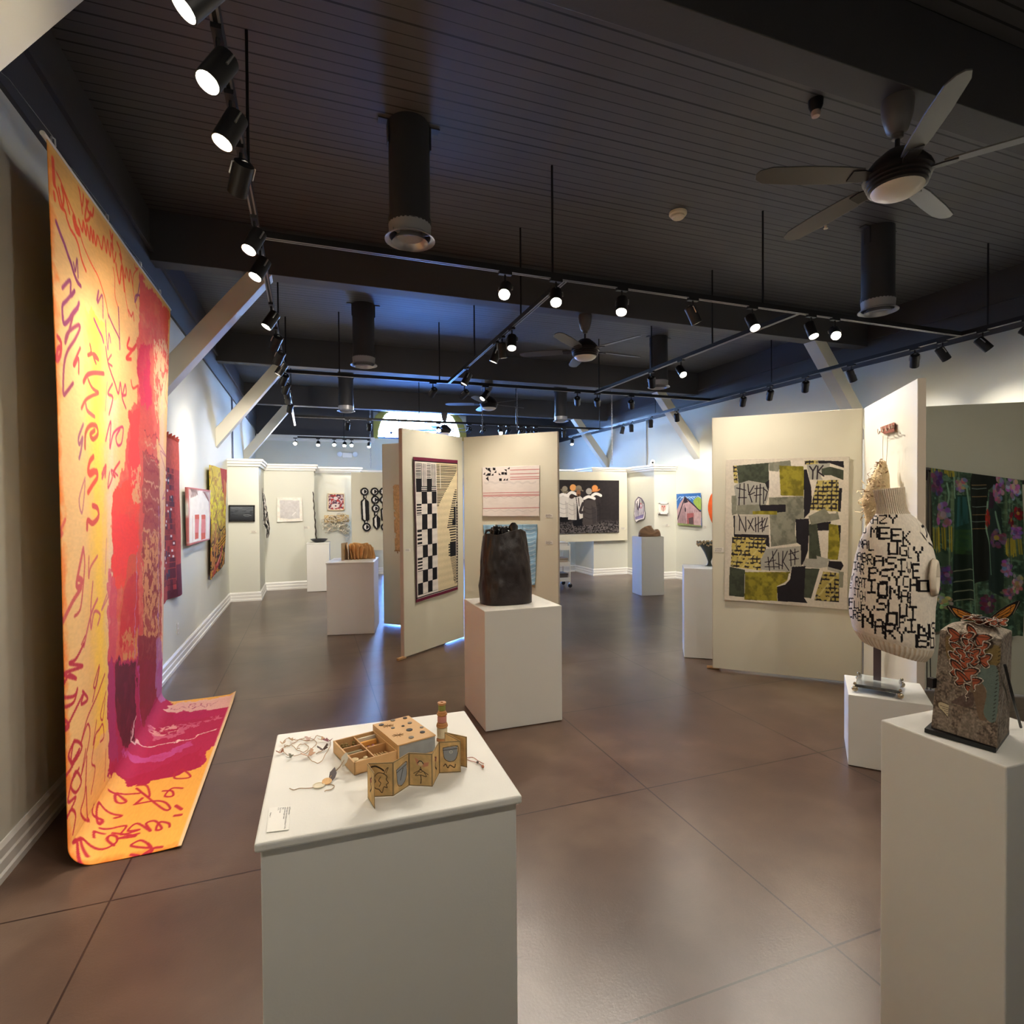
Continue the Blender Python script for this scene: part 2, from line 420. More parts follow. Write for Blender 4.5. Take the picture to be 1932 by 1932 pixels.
# beams and braces
BY = (2.08, 5.75, 9.41, 13.12)
bn = 6
brw = mat('brace_paint', (206, 203, 190), rough=0.55)
for i, y in enumerate(BY):
    struct('trim_%d' % bn, MB().box(XL, y, ZB, XR, y+.18, ZC-.001), dark, bevel=.004); bn += 1
    for sx in (-1, 1):
        xw = XL if sx < 0 else XR
        # square section knee brace: wall at 2.53-2.81, up to the beam underside
        pts = [(0, 2.53), (0, 2.815), (.80, ZB), (1.015, ZB)]
        P = [(xw-sx*a, b) for a, b in pts]
        mm = MB().prism(P, 0, .185, T=Matrix.Translation((0, y+.183, 0)) @ Matrix.Rotation(PI/2, 4, 'X'))
        struct('trim_%d' % bn, mm, brw, bevel=.004); bn += 1
# lower partition walls stepping across the far end, with cornice and base
def stepped(name, pts, back, h=2.38):
    """pts: a polyline of wall faces seen from the room"""
    m = MB(); poly = pts+back
    m.prism(poly, 0, h); return struct(name, m, paint)
def run(name, pts, prof, m=None):
    """sweep a moulding profile [(out, z)] along a floor-plan polyline; out points to the right of travel"""
    P = [Vector((p[0], p[1])) for p in pts]; n = len(P); mb = MB(); k = len(prof); vs = []; fs = []
    for i in range(n):
        d0 = (P[i]-P[i-1]).normalized() if i else None; d1 = (P[i+1]-P[i]).normalized() if i < n-1 else None
        def nr(d): return Vector((d.y, -d.x))
        if d0 is None: o = nr(d1)
        elif d1 is None: o = nr(d0)
        else:
            o = nr(d0)+nr(d1); o = o/max(.2, o.dot(nr(d0)))
        vs += [(P[i].x+o.x*a, P[i].y+o.y*a, z) for a, z in prof]
    for i in range(n-1):
        fs += [(i*k+j, (i+1)*k+j, (i+1)*k+(j+1) % k, i*k+(j+1) % k) for j in range(k)]
    fs += [tuple(range(k)), tuple(range((n-1)*k, n*k))[::-1]]
    mb.add(vs, fs)
    return struct(name, mb, m or trimw)
LP = [(XL, 10.65), (-.845, 10.65), (-.845, 11.80), (.07, 11.80), (.07, 12.50), (.99, 12.50), (.99, 13.55), (1.62, 13.55)]
RP = [(5.35, 13.2), (5.35, 12.20), (6.02, 12.20), (6.02, 11.28), (6.90, 11.28), (6.90, 10.20), (XR, 10.20)]
stepped('wall_partition_left', LP, [(1.62, 14.2), (XL, 14.2)])
stepped('wall_partition_right', RP, [(XR, 13.2)])
BASE = [(0, 0), (.030, 0), (.030, .03), (.022, .04), (.022, .085), (.016, .095), (.016, .135), (.006, .155), (0, .155)]
CORN = [(0, 2.33), (.025, 2.33), (.03, 2.37), (.055, 2.375), (.055, 2.41), (.075, 2.42), (.075, 2.455), (0, 2.455)]
run('baseboard_far_left', LP, BASE); run('trim_%d' % bn, LP, CORN); bn += 1
run('baseboard_far_right', RP, BASE); run('trim_%d' % bn, RP, CORN); bn += 1
run('baseboard_left', [(XL, YF), (XL, 10.65)], BASE); run('baseboard_right', [(XR, 10.2), (XR, YF)], BASE)
run('baseboard_front', [(XR, YF), (XL, YF)], BASE)
# window: round-headed, daylight through pale glass, yellow painted surround
glow = mat('daylit_glass', (200, 220, 255), rough=.3, emit=(150, 195, 255), estr=60)
wf = MB()
yel = mat('ochre_surround', (176, 164, 74), rough=.5)
T = Matrix.Translation((0, YB, 0)) @ Matrix.Rotation(PI/2, 4, 'X')
for k in range(20):
    a0, a1 = PI*k/20, PI*(k+1)/20
    for r0, r1, th in ((1.19, 1.40, .05), (1.19, 1.25, .07)):
        q = [(WX+r*math.cos(a), min(ZC-.003, WZ+r*math.sin(a))) for r, a in ((r0, a0), (r1, a0), (r1, a1), (r0, a1))]
        if len({round(p[1], 3) for p in q}) > 1: wf.prism(q, 0, th, T=T)
pane = MB(); q = [(WX+1.2*math.cos(PI*k/24), min(ZC-.003, WZ+1.2*math.sin(PI*k/24))) for k in range(25)]
pane.prism(q, -.1, -.09, T=T)
w1 = struct('window_1', pane, glow)
w1f = wf.build('surround', yel, w1)
lead = MB(); lm = mat('window_lead', (70, 95, 140), rough=.5)
for k in range(-5, 6):
    x = WX+k*.2; zt = min(ZC-.01, WZ+math.sqrt(max(0, 1.2**2-(k*.2)**2)))
    lead.box(x-.008, YB+.06, WZ, x+.008, YB+.08, zt)
for z in (WZ+.18, WZ+.36, WZ+.54):
    hw = math.sqrt(1.2**2-(z-WZ)**2); lead.box(WX-hw, YB+.06, z-.008, WX+hw, YB+.08, z+.008)
lead.box(WX-1.2, YB+.05, WZ, WX+1.2, YB+.1, WZ+.05)
for k in range(-4, 5, 2):
    for z in (WZ+.18, WZ+.54): lead.box(WX+k*.2-.03, YB+.055, z-.03, WX+k*.2+.03, YB+.085, z+.03)
lead.build('glazing_bars', lm, w1)
# glazed door below it
d = MB()
for x0, x1 in ((1.72, 2.99), (3.01, 4.28)):
    d.box(x0, YB+.05, .01, x0+.09, YB+.1, 2.40).box(x1-.09, YB+.05, .01, x1, YB+.1, 2.40).box(x0, YB+.05, .01, x1, YB+.1, .2).box(x0, YB+.05, 2.25, x1, YB+.1, 2.4).box(x0, YB+.05, 1.05, x1, YB+.1, 1.17)
d1 = struct('door_1', d, trimw)
MB().box(1.78, YB+.07, .1, 2.95, YB+.08, 2.32).build('door_glass', mat('daylit_door_glass', (200, 220, 255), rough=.3, emit=(90, 150, 255), estr=9), d1)
MB().box(3.05, YB+.07, .1, 4.22, YB+.08, 2.32).build('door_glass', MATS['daylit_door_glass'], d1)

# thin pipes on the walls
pipe = mat('pale_conduit', (170, 178, 186), rough=.45)
pdark = mat('dark_conduit', (84, 98, 128), rough=.5)
for nm, x, y, z0, mm, tx in (('conduit_pipe', XL+.016, 11.25, 2.46, pdark, 'thin dark pipe running up the wall beyond the vivid yellow tapestry'),
                         ('conduit_pipe', XR-.016, 11.3, 2.46, pipe, 'thin pale pipe running up the wall above the stepped partition with a camera')):
    label(MB().tube([(x, y, z0), (x, y, 3.60)], .014, 8).build(nm, mm, smooth=.6), tx, 'pipe')
# ================================================================== track lighting
ZT = 3.40
black = mat('black_track_metal', (26, 26, 28), rough=.45, metal=.3)
slot = mat('track_conductor_edge', (150, 148, 146), rough=.35, metal=.6)
lensm = mat('lamp_lens', (255, 244, 225), rough=.2, emit=(255, 238, 208), estr=60)
lensoff = mat('lamp_lens_dim', (120, 118, 110), rough=.2)
steel = mat('bright_steel', (190, 190, 188), rough=.3, metal=.9)
def rail(axis, c, a, b, rods, text):
    """a lighting rail along x or y at height ZT; rods = positions of the ceiling rods"""
    loc = (c, a, ZT) if axis == 'y' else (a, c, ZT)
    t = thing('track_rail', loc, 0, text, 'lighting track', 'lighting tracks hung below the ceiling')
    def bx(m, u0, u1, v0, v1, z0, z1):
        return m.box(c+u0, v0, z0, c+u1, v1, z1) if axis == 'y' else m.box(v0, c+u0, z0, v1, c+u1, z1)
    bx(MB(), -.018, .018, a, b, ZT, ZT+.042).build('channel', black, t)
    m = MB(); bx(m, -.017, -.008, a, b, ZT-.003, ZT); bx(m, .008, .017, a, b, ZT-.003, ZT); m.build('conductor_strip', slot, t)
    for r in rods:
        p = (c, r) if axis == 'y' else (r, c)
        MB().tube([(p[0], p[1], ZT+.04), (p[0], p[1], ZC)], .009, 6).build('suspension_rod', black, t, smooth=.6)
    return t
T1X, T3X, T5X, T6X, T2Y, T4Y, T7Y, T8Y = -.30, 1.905, 4.295, 6.53, 4.0, 7.96, 11.9, 15.88
rail('y', T1X, -2.6, 13.2, (-1.2, 3.42, 6.47, 8.4, 10.6), 'long black lighting track running along the wall of the tall orange banner')
rail('x', T2Y, T1X+.02, T6X-.02, (1.79, 3.86), 'black lighting track nearest the near ceiling fan, crossing the room')
rail('y', T3X, T2Y+.02, T4Y-.02, (5.0, 6.6), 'short black track joining two cross tracks above the zigzag black and white weaving')
rail('x', T4Y, T1X+.02, T6X-.02, (.39, 1.77, 4.36), 'black lighting track crossing the room beyond the second ceiling fan')
rail('y', T5X, T2Y+.02, T4Y-.02, (5.2, 6.4), 'short black track joining two cross tracks nearer the patchwork quilt')
rail('y', T6X, -2.6, 13.6, (1.0, 3.75, 6.6, 9.6, 11.9), 'long black lighting track along the wall of the barn picture')
rail('x', T7Y, T1X+.02, T6X-.02, (2.2, 4.4), 'farthest black cross track running in front of the arched window')
rail('x', T8Y-.3, T1X, 1.55, (.86,), 'short black track in front of the far wall beside the arched window')

# one spotlight, copied
LAMPS = []
def proto_lamp():
    t = thing('spotlight', (0, 0, -50), 0, 'x', 'spotlight', 'black cylinder spotlights on the ceiling tracks')
    z = -50
    MB().box(-.018, -.05, z-.022, .018, .05, z).build('adapter', black, t)
    MB().tube([(0, 0, z-.022), (0, 0, z-.10)], .008, 8).box(-.012, -.016, z-.11, .012, .016, z-.095).build('stem', black, t)
    # head: local -Z is the beam; pivot at the yoke
    h = MB(); h.lathe([(.030, .075), (.046, .065), (.046, -.085), (.041, -.085), (.041, -.06)], 20, cap=False)
    h.lathe([(.0005, .077), (.030, .075)], 20, cap=False)
    head = h.build('housing', black, None, smooth=.7); head.parent = t; head.location = (0, 0, -.135)
    yk = MB(); yk.tube([(-.052, 0, 0), (-.052, 0, .055), (.0, 0, .078), (.052, 0, .055), (.052, 0, 0)], .005, 6)
    y = yk.build('yoke', steel, None, smooth=.7); y.parent = head
    l = MB().lathe([(.0005, -.068), (.041, -.062), (.041, -.058)], 20, cap=False).build('lens', lensm, None); l.parent = head
    return t, head
LP0, LH0 = proto_lamp()
lamp_n = [0]
def spot(track, px, py, target, power=1.0, bright=True, text='', size=88, roll=0):
    q = at(px, py, Z=ZT-.15) if (track != 9 and px is not None) else (px, py)
    c = {1: ('y', T1X), 3: ('y', T3X), 5: ('y', T5X), 6: ('y', T6X), 2: ('x', T2Y), 4: ('x', T4Y), 7: ('x', T7Y), 8: ('x', T8Y-.3), 9: ('x', .05)}[track]
    x, y = (c[1], q[1]) if c[0] == 'y' else (q[0], c[1])
    if lamp_n[0] == 0: r, hd = LP0, LH0
    else:
        r = LP0.copy(); COL.objects.link(r); hd = None
        for ch in LP0.children:
            if ch.type != 'MESH': continue
            k = ch.copy(); COL.objects.link(k); k.parent = r
            if ch is LH0:
                hd = k
                for g in ch.children:
                    gg = g.copy(); COL.objects.link(gg); gg.parent = k
    lamp_n[0] += 1
    r.location = (x, y, ZT); r.rotation_euler = (0, 0, 0 if c[0] == 'y' else PI/2)
    r['label'] = text
    piv = Vector((x, y, ZT-.135)); d = (Vector(target)-piv).normalized()
    qd = (-d).to_track_quat('Z', 'Y')
    m = qd.to_matrix().to_4x4()
    rz = Matrix.Rotation(r.rotation_euler.z, 4, 'Z')
    hd.matrix_local = Matrix.Translation((0, 0, -.135)) @ rz.inverted() @ m
    if not bright:
        for g in hd.children:
            if g.name.startswith('lens') and power == 0: g.material_slots[0].link = 'OBJECT'; g.material_slots[0].material = lensoff
    if power > 0: LAMPS.append((piv+d*.10, d, power, size))
    return r
g = 'black spotlight with a lit lens on the '
A1C, A2C, B1C = (1.35, 6.35, 1.5), (2.2, 6.2, 1.5), (4.15, 4.1, 1.5)
W6 = 'track along the barn picture wall'
for a in [
 (1, 372, -6, (XL, 1.9, 1.9), .6, True, 'spotlight nearest the ceiling corner brace, on the orange banner\'s track'),
 (1, 411, 139, (-1.08, 1.7, 1.5), .4, True, 'large lit spotlight second from the near end of the banner\'s track'),
 (1, 437, 249, (-1.08, 2.3, 1.4), .4, True, 'large lit spotlight third from the near end of the banner\'s track'),
 (1, 459, 340, (-1.08, 4.9, 1.6), .8, False, 'spotlight on the banner\'s track turned away, showing only its black back'),
 (1, 470, 457, (-1.08, 3.1, 1.4), .6, True, 'lit spotlight just before the banner track meets the cross track'),
 (1, 486, 509, (-1.2, 3.6, 1.2), .7, True, 'lit spotlight just past the junction, in front of the tan brace'),
 (1, 512, 606, (XL, 5.0, 1.5), .6, True, 'lit spotlight hanging just past the first tan brace on the banner\'s track'),
 (1, 519, 648, (XL, 8.0, 1.5), .6, False, 'unlit looking spotlight past the first brace, turned to the wall'),
 (1, 520, 676, (XL, 8.8, 1.5), .6, True, 'slim spotlight with a small lit rim just before the second cross track'),
 (1, 524, 697, (XL, 7.3, 1.5), .6, True, 'bright spotlight where the second cross track meets the banner\'s track'),
 (1, 533, 717, (XL, 10.2, 1.4), .6, True, 'first of four lit spotlights bunched before the far brace'),
 (1, 536, 734, (-1.1, 10.6, 1.5), .5, True, 'second of four lit spotlights bunched before the far brace'),
 (1, 538, 743, (-.2, 11.7, 1.4), .6, True, 'third of four lit spotlights bunched before the far brace'),
 (1, 541, 754, (-.5, 11.6, 1.4), .6, True, 'fourth of four lit spotlights bunched before the far brace'),
 (1, 543, 771, (-.8, 12.6, 1.4), .3, False, 'dark spotlight beside the top of the farthest brace'),
 (2, 957, 547, (.25, 1.7, .9), .6, True, 'first bright spotlight along the nearest cross track, before the fan'),
 (2, 1059, 555, (.9, 2.0, .6), .7, True, 'brightest spotlight, where a short track leaves the nearest cross track'),
 (2, 1183, 573, (1.2, 2.4, 0), .85, True, 'bright spotlight above the second ceiling fan on the nearest cross track'),
 (2, 1322, 589, (4.1, 3.9, 1.4), 1.0, True, 'bright spotlight fourth along the nearest cross track'),
 (2, 1438, 603, (3.42, 2.6, 1.2), .8, True, 'bright spotlight beside the rod on the nearest cross track'),
 (2, 1530, 625, (4.3, 3.2, 1.6), .7, True, 'first of two bright spotlights above the white brace top'),
 (2, 1580, 629, (2.6, 1.6, 1.0), .3, True, 'second of two bright spotlights above the white brace top'),
 (3, 968, 648, (1.45, 4.2, 1.1), .8, True, 'topmost of three lit spotlights bunched on a short track'),
 (3, 952, 663, (2.2, 5.9, 1.5), .8, True, 'middle of three lit spotlights bunched on a short track'),
 (3, 941, 672, (1.3, 6.1, 1.6), .8, True, 'lowest of three lit spotlights bunched on a short track'),
 (3, 883, 716, (.9, 7.2, 1.3), .8, True, 'single bright spotlight near the far end of the short track'),
 (4, 824, 735, (1.0, 11.9, 1.5), .9, False, 'dark spotlight hanging before the arched window on the second cross track'),
 (4, 882, 741, (.7, 12.3, 1.5), .8, False, 'dark spotlight just below the bright short track spotlight'),
 (4, 915, 748, (.5, 7.4, 1.0), .8, True, 'lit spotlight above the far ceiling fan on the second cross track'),
 (4, 1102, 753, (5.6, 11.1, 1.5), 1.0, False, 'first of two dark spotlights above the grey duct on the second cross track'),
 (4, 1133, 758, (6.4, 11.2, 1.5), 1.0, False, 'second of two dark spotlights above the grey duct on the second cross track'),
 (4, 1204, 760, (6.9, 10.6, 1.4), .9, False, 'dark spotlight on the second cross track beside the white brace head'),
 (5, 1281, 702, (4.0, 3.6, 1.0), .4, True, 'bright round spotlight with rays on the short track nearer the quilt'),
 (5, 1228, 722, (6.0, 8.4, 1.0), .6, True, 'small lit spotlight above the duct collar'),
 (6, 1911, 626, (XR, 2.4, 2.2), .6, False, 'black spotlight at the near end of the '+W6),
 (6, 1846, 650, (XR, 3.1, 2.0), .7, True, 'bright spotlight with rays on the '+W6),
 (6, 1752, 666, (XR, 3.9, 2.0), .7, True, 'tilted spotlight with glowing end on the '+W6),
 (6, 1703, 679, (XR, 5.2, 2.0), .6, False, 'stubby black spotlight over the tall white divider'),
 (6, 1586, 708, (XR, 5.4, 1.8), .6, True, 'tilted spotlight with a lit end beside the white wall brace'),
 (6, 1501, 729, (XR, 7.0, 1.8), .6, False, 'black spotlight just before the white wall brace, seen from behind'),
 (6, 1434, 745, (XR, 8.0, 1.6), .6, False, 'upright black spotlight over the corner of the quilt divider'),
 (6, 1380, 757, (XR, 8.6, 1.6), .7, False, 'black spotlight above the edge of the quilt divider'),
 (6, 1255, 787, (XR, 9.8, 1.5), .8, False, 'black spotlight in front of the second white wall brace'),
 (6, 1209, 799, (7.0, 10.4, 1.5), .6, False, 'black spotlight between the V brace and the pale pipe'),
 (6, 1179, 808, (6.9, 11.0, 1.4), .5, False, 'first of two tiny black spotlights above the V shaped brace'),
 (6, 1162, 812, (6.4, 11.3, 1.5), .5, False, 'second of two tiny black spotlights above the V shaped brace'),
 (6, 1077, 835, (5.8, 12.1, 1.0), .3, False, 'black ball-like spotlight nearest the edge of the white divider'),
 (7, 658, 800, (.6, 13.0, 1.6), .3, False, 'pale angled spotlight alone on the farthest cross track'),
 (7, 697, 806, (1.2, 13.3, 1.6), .3, False, 'dark spotlight against the yellow window surround'),
 (7, 819, 816, (2.2, 8.0, 1.0), .5, True, 'bright spotlight seen at the top edge of the white divider'),
 (7, 897, 808, (2.6, 15.9, 1.6), .2, False, 'first silvery spotlight beyond the yellow window surround'),
 (7, 922, 810, (3.2, 15.9, 1.6), .2, False, 'second silvery spotlight beyond the yellow window surround'),
 (7, 946, 815, (3.3, 8.6, .8), .5, True, 'lone lit spotlight on the farthest cross track'),
 (7, 970, 812, (4.2, 15.0, 1.6), .2, False, 'silvery spotlight just past the lone lit one on the farthest track'),
 (7, 994, 813, (4.6, 15.0, 1.6), .2, False, 'spotlight second past the lone lit one on the farthest track'),
 (7, 1010, 813, (5.2, 14.0, 1.6), .2, False, 'spotlight third past the lone lit one on the farthest track'),
 (7, 1027, 813, (5.6, 14.0, 1.6), .2, False, 'spotlight fourth past the lone lit one on the farthest track'),
 (7, 1064, 820, (5.8, 12.2, 1.2), .4, False, 'spotlight just past the white divider edge on the farthest track'),
 (8, 557, 836, (-.6, 10.0, 1.4), .8, True, 'large warm glowing spotlight at the end of the short far track'),
 (8, 600, 840, (.0, 13.0, 1.4), .3, False, 'small dark spotlight first along the short far track'),
 (8, 629, 843, (.3, 11.0, 1.2), .5, True, 'star-bright spotlight above the ruffled white relief'),
 (8, 648, 843, (.4, 13.0, 1.4), .3, False, 'dark double-jointed spotlight between two star-bright ones'),
 (8, 661, 843, (.7, 11.5, 1.2), .5, True, 'star-bright spotlight above the emergency light'),
 (8, 694, 843, (1.2, 14.0, 1.4), .3, False, 'dark spotlight at the free end of the short far track'),
]: spot(*a)
RB = rail('x', .05, T1X+.02, T6X-.02, (1.0, 3.1, 5.2), 'added unseen black lighting track crossing overhead, carrying fill spotlights')  # unseen track above the camera, added to carry fill lamps
for x, tg, pw in ((.4, (.6, 2.4, .0), .3), (1.6, (-1.3, 2.5, 1.6), .5), (2.4, (1.6, 3.6, .6), .6), (3.4, (3.4, 2.6, 1.0), .5), (4.4, (4.2, 3.5, .8), .5), (5.4, (XR, 1.5, 1.5), .6)):  # added lamps, out of view, lifting the near faces
    spot(9, x, 0, tg, pw, True, 'added black fill spotlight on the unseen overhead track, aimed into the room')
for tr, y, x in ((1, -.6, XL), (1, -1.8, XL), (6, -.4, XR), (6, -1.7, XR)):  # lamps added behind the camera for bounce off the side walls
    spot(tr, None, y, (x, y-.4, 1.6), .5, True, 'added black fill spotlight on the unseen end of the wall track, aimed at the wall')
LIGHT_W = 46.0
for i, (p, d, pw, size) in enumerate(LAMPS):
    l = bpy.data.lights.new('track_beam', 'SPOT'); l.energy = LIGHT_W*pw; l.color = (1.0, .90, .78)
    l.spot_size = math.radians(size); l.spot_blend = 1.0; l.shadow_soft_size = .03
    o = bpy.data.objects.new('track_beam', l); COL.objects.link(o); o.location = p
    o.rotation_euler = d.to_track_quat('-Z', 'Y').to_euler()

# ================================================================== ducts, fans, detectors, chains
ductm = mat('charcoal_duct', (52, 53, 57), rough=.5, noise=.05)
ring = mat('duct_rim', (176, 176, 180), rough=.35, metal=.4)
first = []
def duct(x, y, text):
    if not first:
        t = thing('hanging_duct', (x, y, 3.47), 0, text, 'duct', 'black round ducts hanging from the ceiling')
        T = Matrix.Translation((x, y, 0))
        MB().lathe([(.140, 3.58), (.140, ZC)], 28, T).lathe([(.146, 3.575), (.146, 3.62)], 28, T, cap=False).build('sleeve', ductm, t, smooth=.6)
        r = MB(); r.lathe([(.146, 3.50), (.152, 3.50), (.172, 3.485), (.172, 3.479), (.150, 3.487), (.140, 3.50), (.146, 3.58)], 32, T, cap=False).build('rim', ring, t, smooth=.6)
        c = MB(); c.lathe([(.09, 3.50), (.09, 3.56)], 24, T).lathe([(.12, 3.466), (.125, 3.462), (.09, 3.51)], 24, T, cap=False)
        for a in range(3):
            ca, sa = math.cos(a*2.09+.5), math.sin(a*2.09+.5); c.box(-.004, .085, 3.50, .004, .15, 3.52, T=T @ Matrix.Rotation(a*2.09, 4, 'Z'))
        c.build('diffuser_cone', ring, t, smooth=.6)
        for s in (-1, 1):
            MB().box(s*.141, -.03, ZC-.16, s*.149, .03, ZC-.002, T=T).box(min(s*.149, s*.21), -.03, ZC-.01, max(s*.149, s*.21), .03, ZC-.002, T=T).build('ceiling_bracket', ductm, t)
        first.append(t); return t
    o = first[0].copy(); COL.objects.link(o); o.location = (x, y, 3.47); o['label'] = text
    for ch in first[0].children: k = ch.copy(); COL.objects.link(k); k.parent = o
for x, y, tx in ((.67, 3.9, 'large charcoal duct with pale rim, between the banner and the near ceiling fan'),
                 (.68, 7.58, 'charcoal duct in the second ceiling bay, on the banner side'),
                 (.675, 11.4, 'charcoal duct in the farthest bay, nearest the arched window on the banner side'),
                 (5.17, 3.9, 'charcoal duct hanging just past the near ceiling fan, on the barn picture side'),
                 (5.22, 7.58, 'charcoal duct half hidden behind the track beside the second fan'),
                 (5.28, 11.4, 'charcoal duct hanging in front of the V shaped brace')): duct(x, y, tx)
fanm = mat('fan_dark_bronze', (48, 45, 46), rough=.35, metal=.4)
bladem = mat('fan_blade_grey', (86, 85, 84), rough=.32, noise=.06)
bowl = mat('frosted_bowl', (226, 219, 203), rough=.4)
def fan(x, y, a0, text, first_fan=[]):
    if first_fan:
        src = first_fan[0]; o = src.copy(); COL.objects.link(o); o.location = (x, y, ZB); o.rotation_euler = (0, 0, a0); o['label'] = text
        for ch in src.children:
            k = ch.copy(); COL.objects.link(k); k.parent = o
            for gch in ch.children: kk = gch.copy(); COL.objects.link(kk); kk.parent = k
        return o
    t = thing('ceiling_fan', (x, y, ZB), a0, text, 'ceiling fan', 'five bladed fans hung from the beams'); first_fan.append(t)
    T = Matrix.Translation((x, y, 0)) @ Matrix.Rotation(a0, 4, 'Z')
    MB().lathe([(.075, 3.83), (.078, 3.80), (.072, 3.74), (.05, 3.66), (.03, 3.645), (.028, 3.62), (.014, 3.615)], 28, T).build('canopy', mat('fan_canopy_grey', (88, 84, 84), rough=.4), t, smooth=.7)
    MB().lathe([(.013, 3.53), (.013, 3.63)], 12, T).build('downrod', fanm, t, smooth=.7)
    MB().lathe([(.03, 3.555), (.06, 3.55), (.085, 3.53), (.12, 3.50), (.155, 3.455), (.165, 3.43), (.165, 3.415), (.15, 3.41), (.155, 3.395), (.145, 3.39), (.148, 3.375), (.138, 3.37), (.14, 3.355), (.128, 3.35)], 36, T).build('motor_housing', fanm, t, smooth=.7)
    MB().lathe([(.126, 3.352), (.120, 3.338), (.09, 3.318), (.05, 3.307), (.0005, 3.303)], 32, T).build('light_bowl', bowl, t, smooth=.7)
    for k in range(5):
        A = T @ Matrix.Rotation(2*PI*k/5, 4, 'Z') @ Matrix.Translation((0, 0, 3.425)) @ Matrix.Rotation(math.radians(13), 4, 'X')
        pts = [(.20, -.050), (.30, -.062), (.55, -.066), (.72, -.058), (.765, -.03), (.775, .0), (.76, .03), (.70, .052), (.5, .060), (.30, .056), (.20, .045)]
        b = MB().prism(pts, -.004, .004, T=A).build('blade', bladem, t, bevel=.002)
        MB().prism([(.12, -.02), (.20, -.04), (.26, -.035), (.26, .035), (.20, .04), (.12, .02)], -.012, -.004, T=A).build('blade_iron', fanm, b)
    return t
fan(3.02, 2.17, math.radians(17), 'large near ceiling fan with grey blades and a frosted bowl')
fan(3.02, 5.84, math.radians(4), 'second ceiling fan, above the zigzag divider with the white quilt')
fan(3.0, 9.5, math.radians(17), 'third ceiling fan, small and pale below the second cross track')
fan(3.05, 13.21, math.radians(20), 'farthest ceiling fan, silhouetted against the arched window')
cream = mat('cream_plastic', (222, 208, 180), rough=.45)
T = Matrix.Translation((3.15, 4.27, 0))
t = thing('smoke_detector', (3.15, 4.27, ZC), 0, 'round cream smoke detector on the dark ceiling', 'smoke detector')
MB().lathe([(.078, ZC), (.078, ZC-.02), (.070, ZC-.03)], 28, T).build('base_ring', cream, t, smooth=.6)
MB().lathe([(.058, ZC-.03), (.058, ZC-.045), (.045, ZC-.056), (.0005, ZC-.058)], 28, T).build('sensor_cap', cream, t, smooth=.6)
T = Matrix.Translation((3.13, 2.79, 0))
t = thing('heat_detector', (3.13, 2.79, ZC), 0, 'small dark ceiling sensor with a pale round tip beside the near fan', 'heat detector')
MB().lathe([(.045, ZC), (.043, ZC-.04), (.03, ZC-.07)], 20, T).build('socket_body', black, t, smooth=.6)
MB().lathe([(.026, ZC-.07), (.03, ZC-.085), (.024, ZC-.105), (.0005, ZC-.112)], 20, T).build('sensor_tip', mat('pale_pink_lens', (200, 178, 170), rough=.25), t, smooth=.6)
t = thing('ceiling_sprinkler', tuple(at(1558, 426, Z=ZC)), 0, 'tiny pale sprinkler stub on the ceiling below the near fan blade', 'sprinkler')
q = at(1558, 426, Z=ZC); MB().lathe([(.012, ZC), (.012, ZC-.02), (.02, ZC-.024), (.02, ZC-.028)], 12, Matrix.Translation((q[0], q[1], 0))).build('sprinkler_head', cream, t)
# chains
chm = mat('zinc_chain', (176, 178, 182), rough=.3, metal=.8)
def chain(px, pt, pb, y, text, z1=None):
    p = at(px, pt, Y=y); x = p[0]; z0 = at(px, pb, Y=y)[2]; z1 = ZC; m = MB(); n = int((z1-z0)/.055); k = 0
    for i in range(n):
        zc = z1-.03-i*.055; a = (i % 2)*PI/2
        pts = [Vector((.012*math.cos(b)*math.cos(a), .012*math.cos(b)*math.sin(a), .034*math.sin(b))) for b in np.linspace(0, 2*PI, 9)[:-1]]
        m.tube([v+Vector((x, y, zc)) for v in pts], .0042, 4, closed=True)
    o = m.build('hanging_chain', chm); label(o, text, 'chain', 'zinc chains hanging from the ceiling')
chain(909, 700, 818, 9.62, 'zinc chain hanging beside the third fan, the nearer to the lit spotlight')
chain(975, 690, 815, 9.62, 'zinc chain hanging behind the middle of the white divider top')
chain(1154, 700, 880, 9.62, 'long zinc chain hanging in front of the V brace wall')
chain(697.5, 700, 884, 13.34, 'long white chain hanging by the yellow window surround')
# ================================================================== dividers and plinths
pan = mat('divider_paint', (212, 208, 188), rough=.7, noise=.02, nscale=2, bump=.04, bscale=200)
edgem = mat('divider_edge', (188, 176, 158), rough=.6)
wood = mat('raw_pine', (186, 146, 100), rough=.6, noise=.12, nscale=20, stretch=(1, 8, 1))
def divider(a, b, z0, z1, text, th=.05, feet=(), m=None):
    """freestanding board between floor points a and b (its front face), thickness away from the viewer"""
    A, B = Vector((a[0], a[1], 0)), Vector((b[0], b[1], 0)); L = (B-A).length; ang = math.atan2(B.y-A.y, B.x-A.x)
    t = thing('room_divider', (A.x, A.y, 0), ang, text, 'room divider', 'pale freestanding dividers')
    T = Matrix.Translation(A) @ Matrix.Rotation(ang, 4, 'Z')
    MB().box(0, 0, z0, L, th, z1, T=T).build('board', m or pan, t, bevel=.003)
    MB().box(-.004, .002, z0, 0, th-.002, z1, T=T).box(L, .002, z0, L+.004, th-.002, z1, T=T).build('edge_banding', edgem, t)
    for f in feet:
        ft = MB().box(f-.02, -.10, 0, f+.02, .16, .03, T=T).build('foot', wood, t, bevel=.005)
    return t, T, L
A0, A1_, A2_ = (.925, 5.99), (1.765, 6.66), (2.64, 5.80)
DA1 = divider(A0, (1.757, 6.654), .02, 2.47, 'narrow divider carrying the tall black and white weaving, joined in a corner', feet=())
MB().box(-.09, .0, .002, .03, .035, .03, T=DA1[1]).build('foot', wood, DA1[0], bevel=.006)
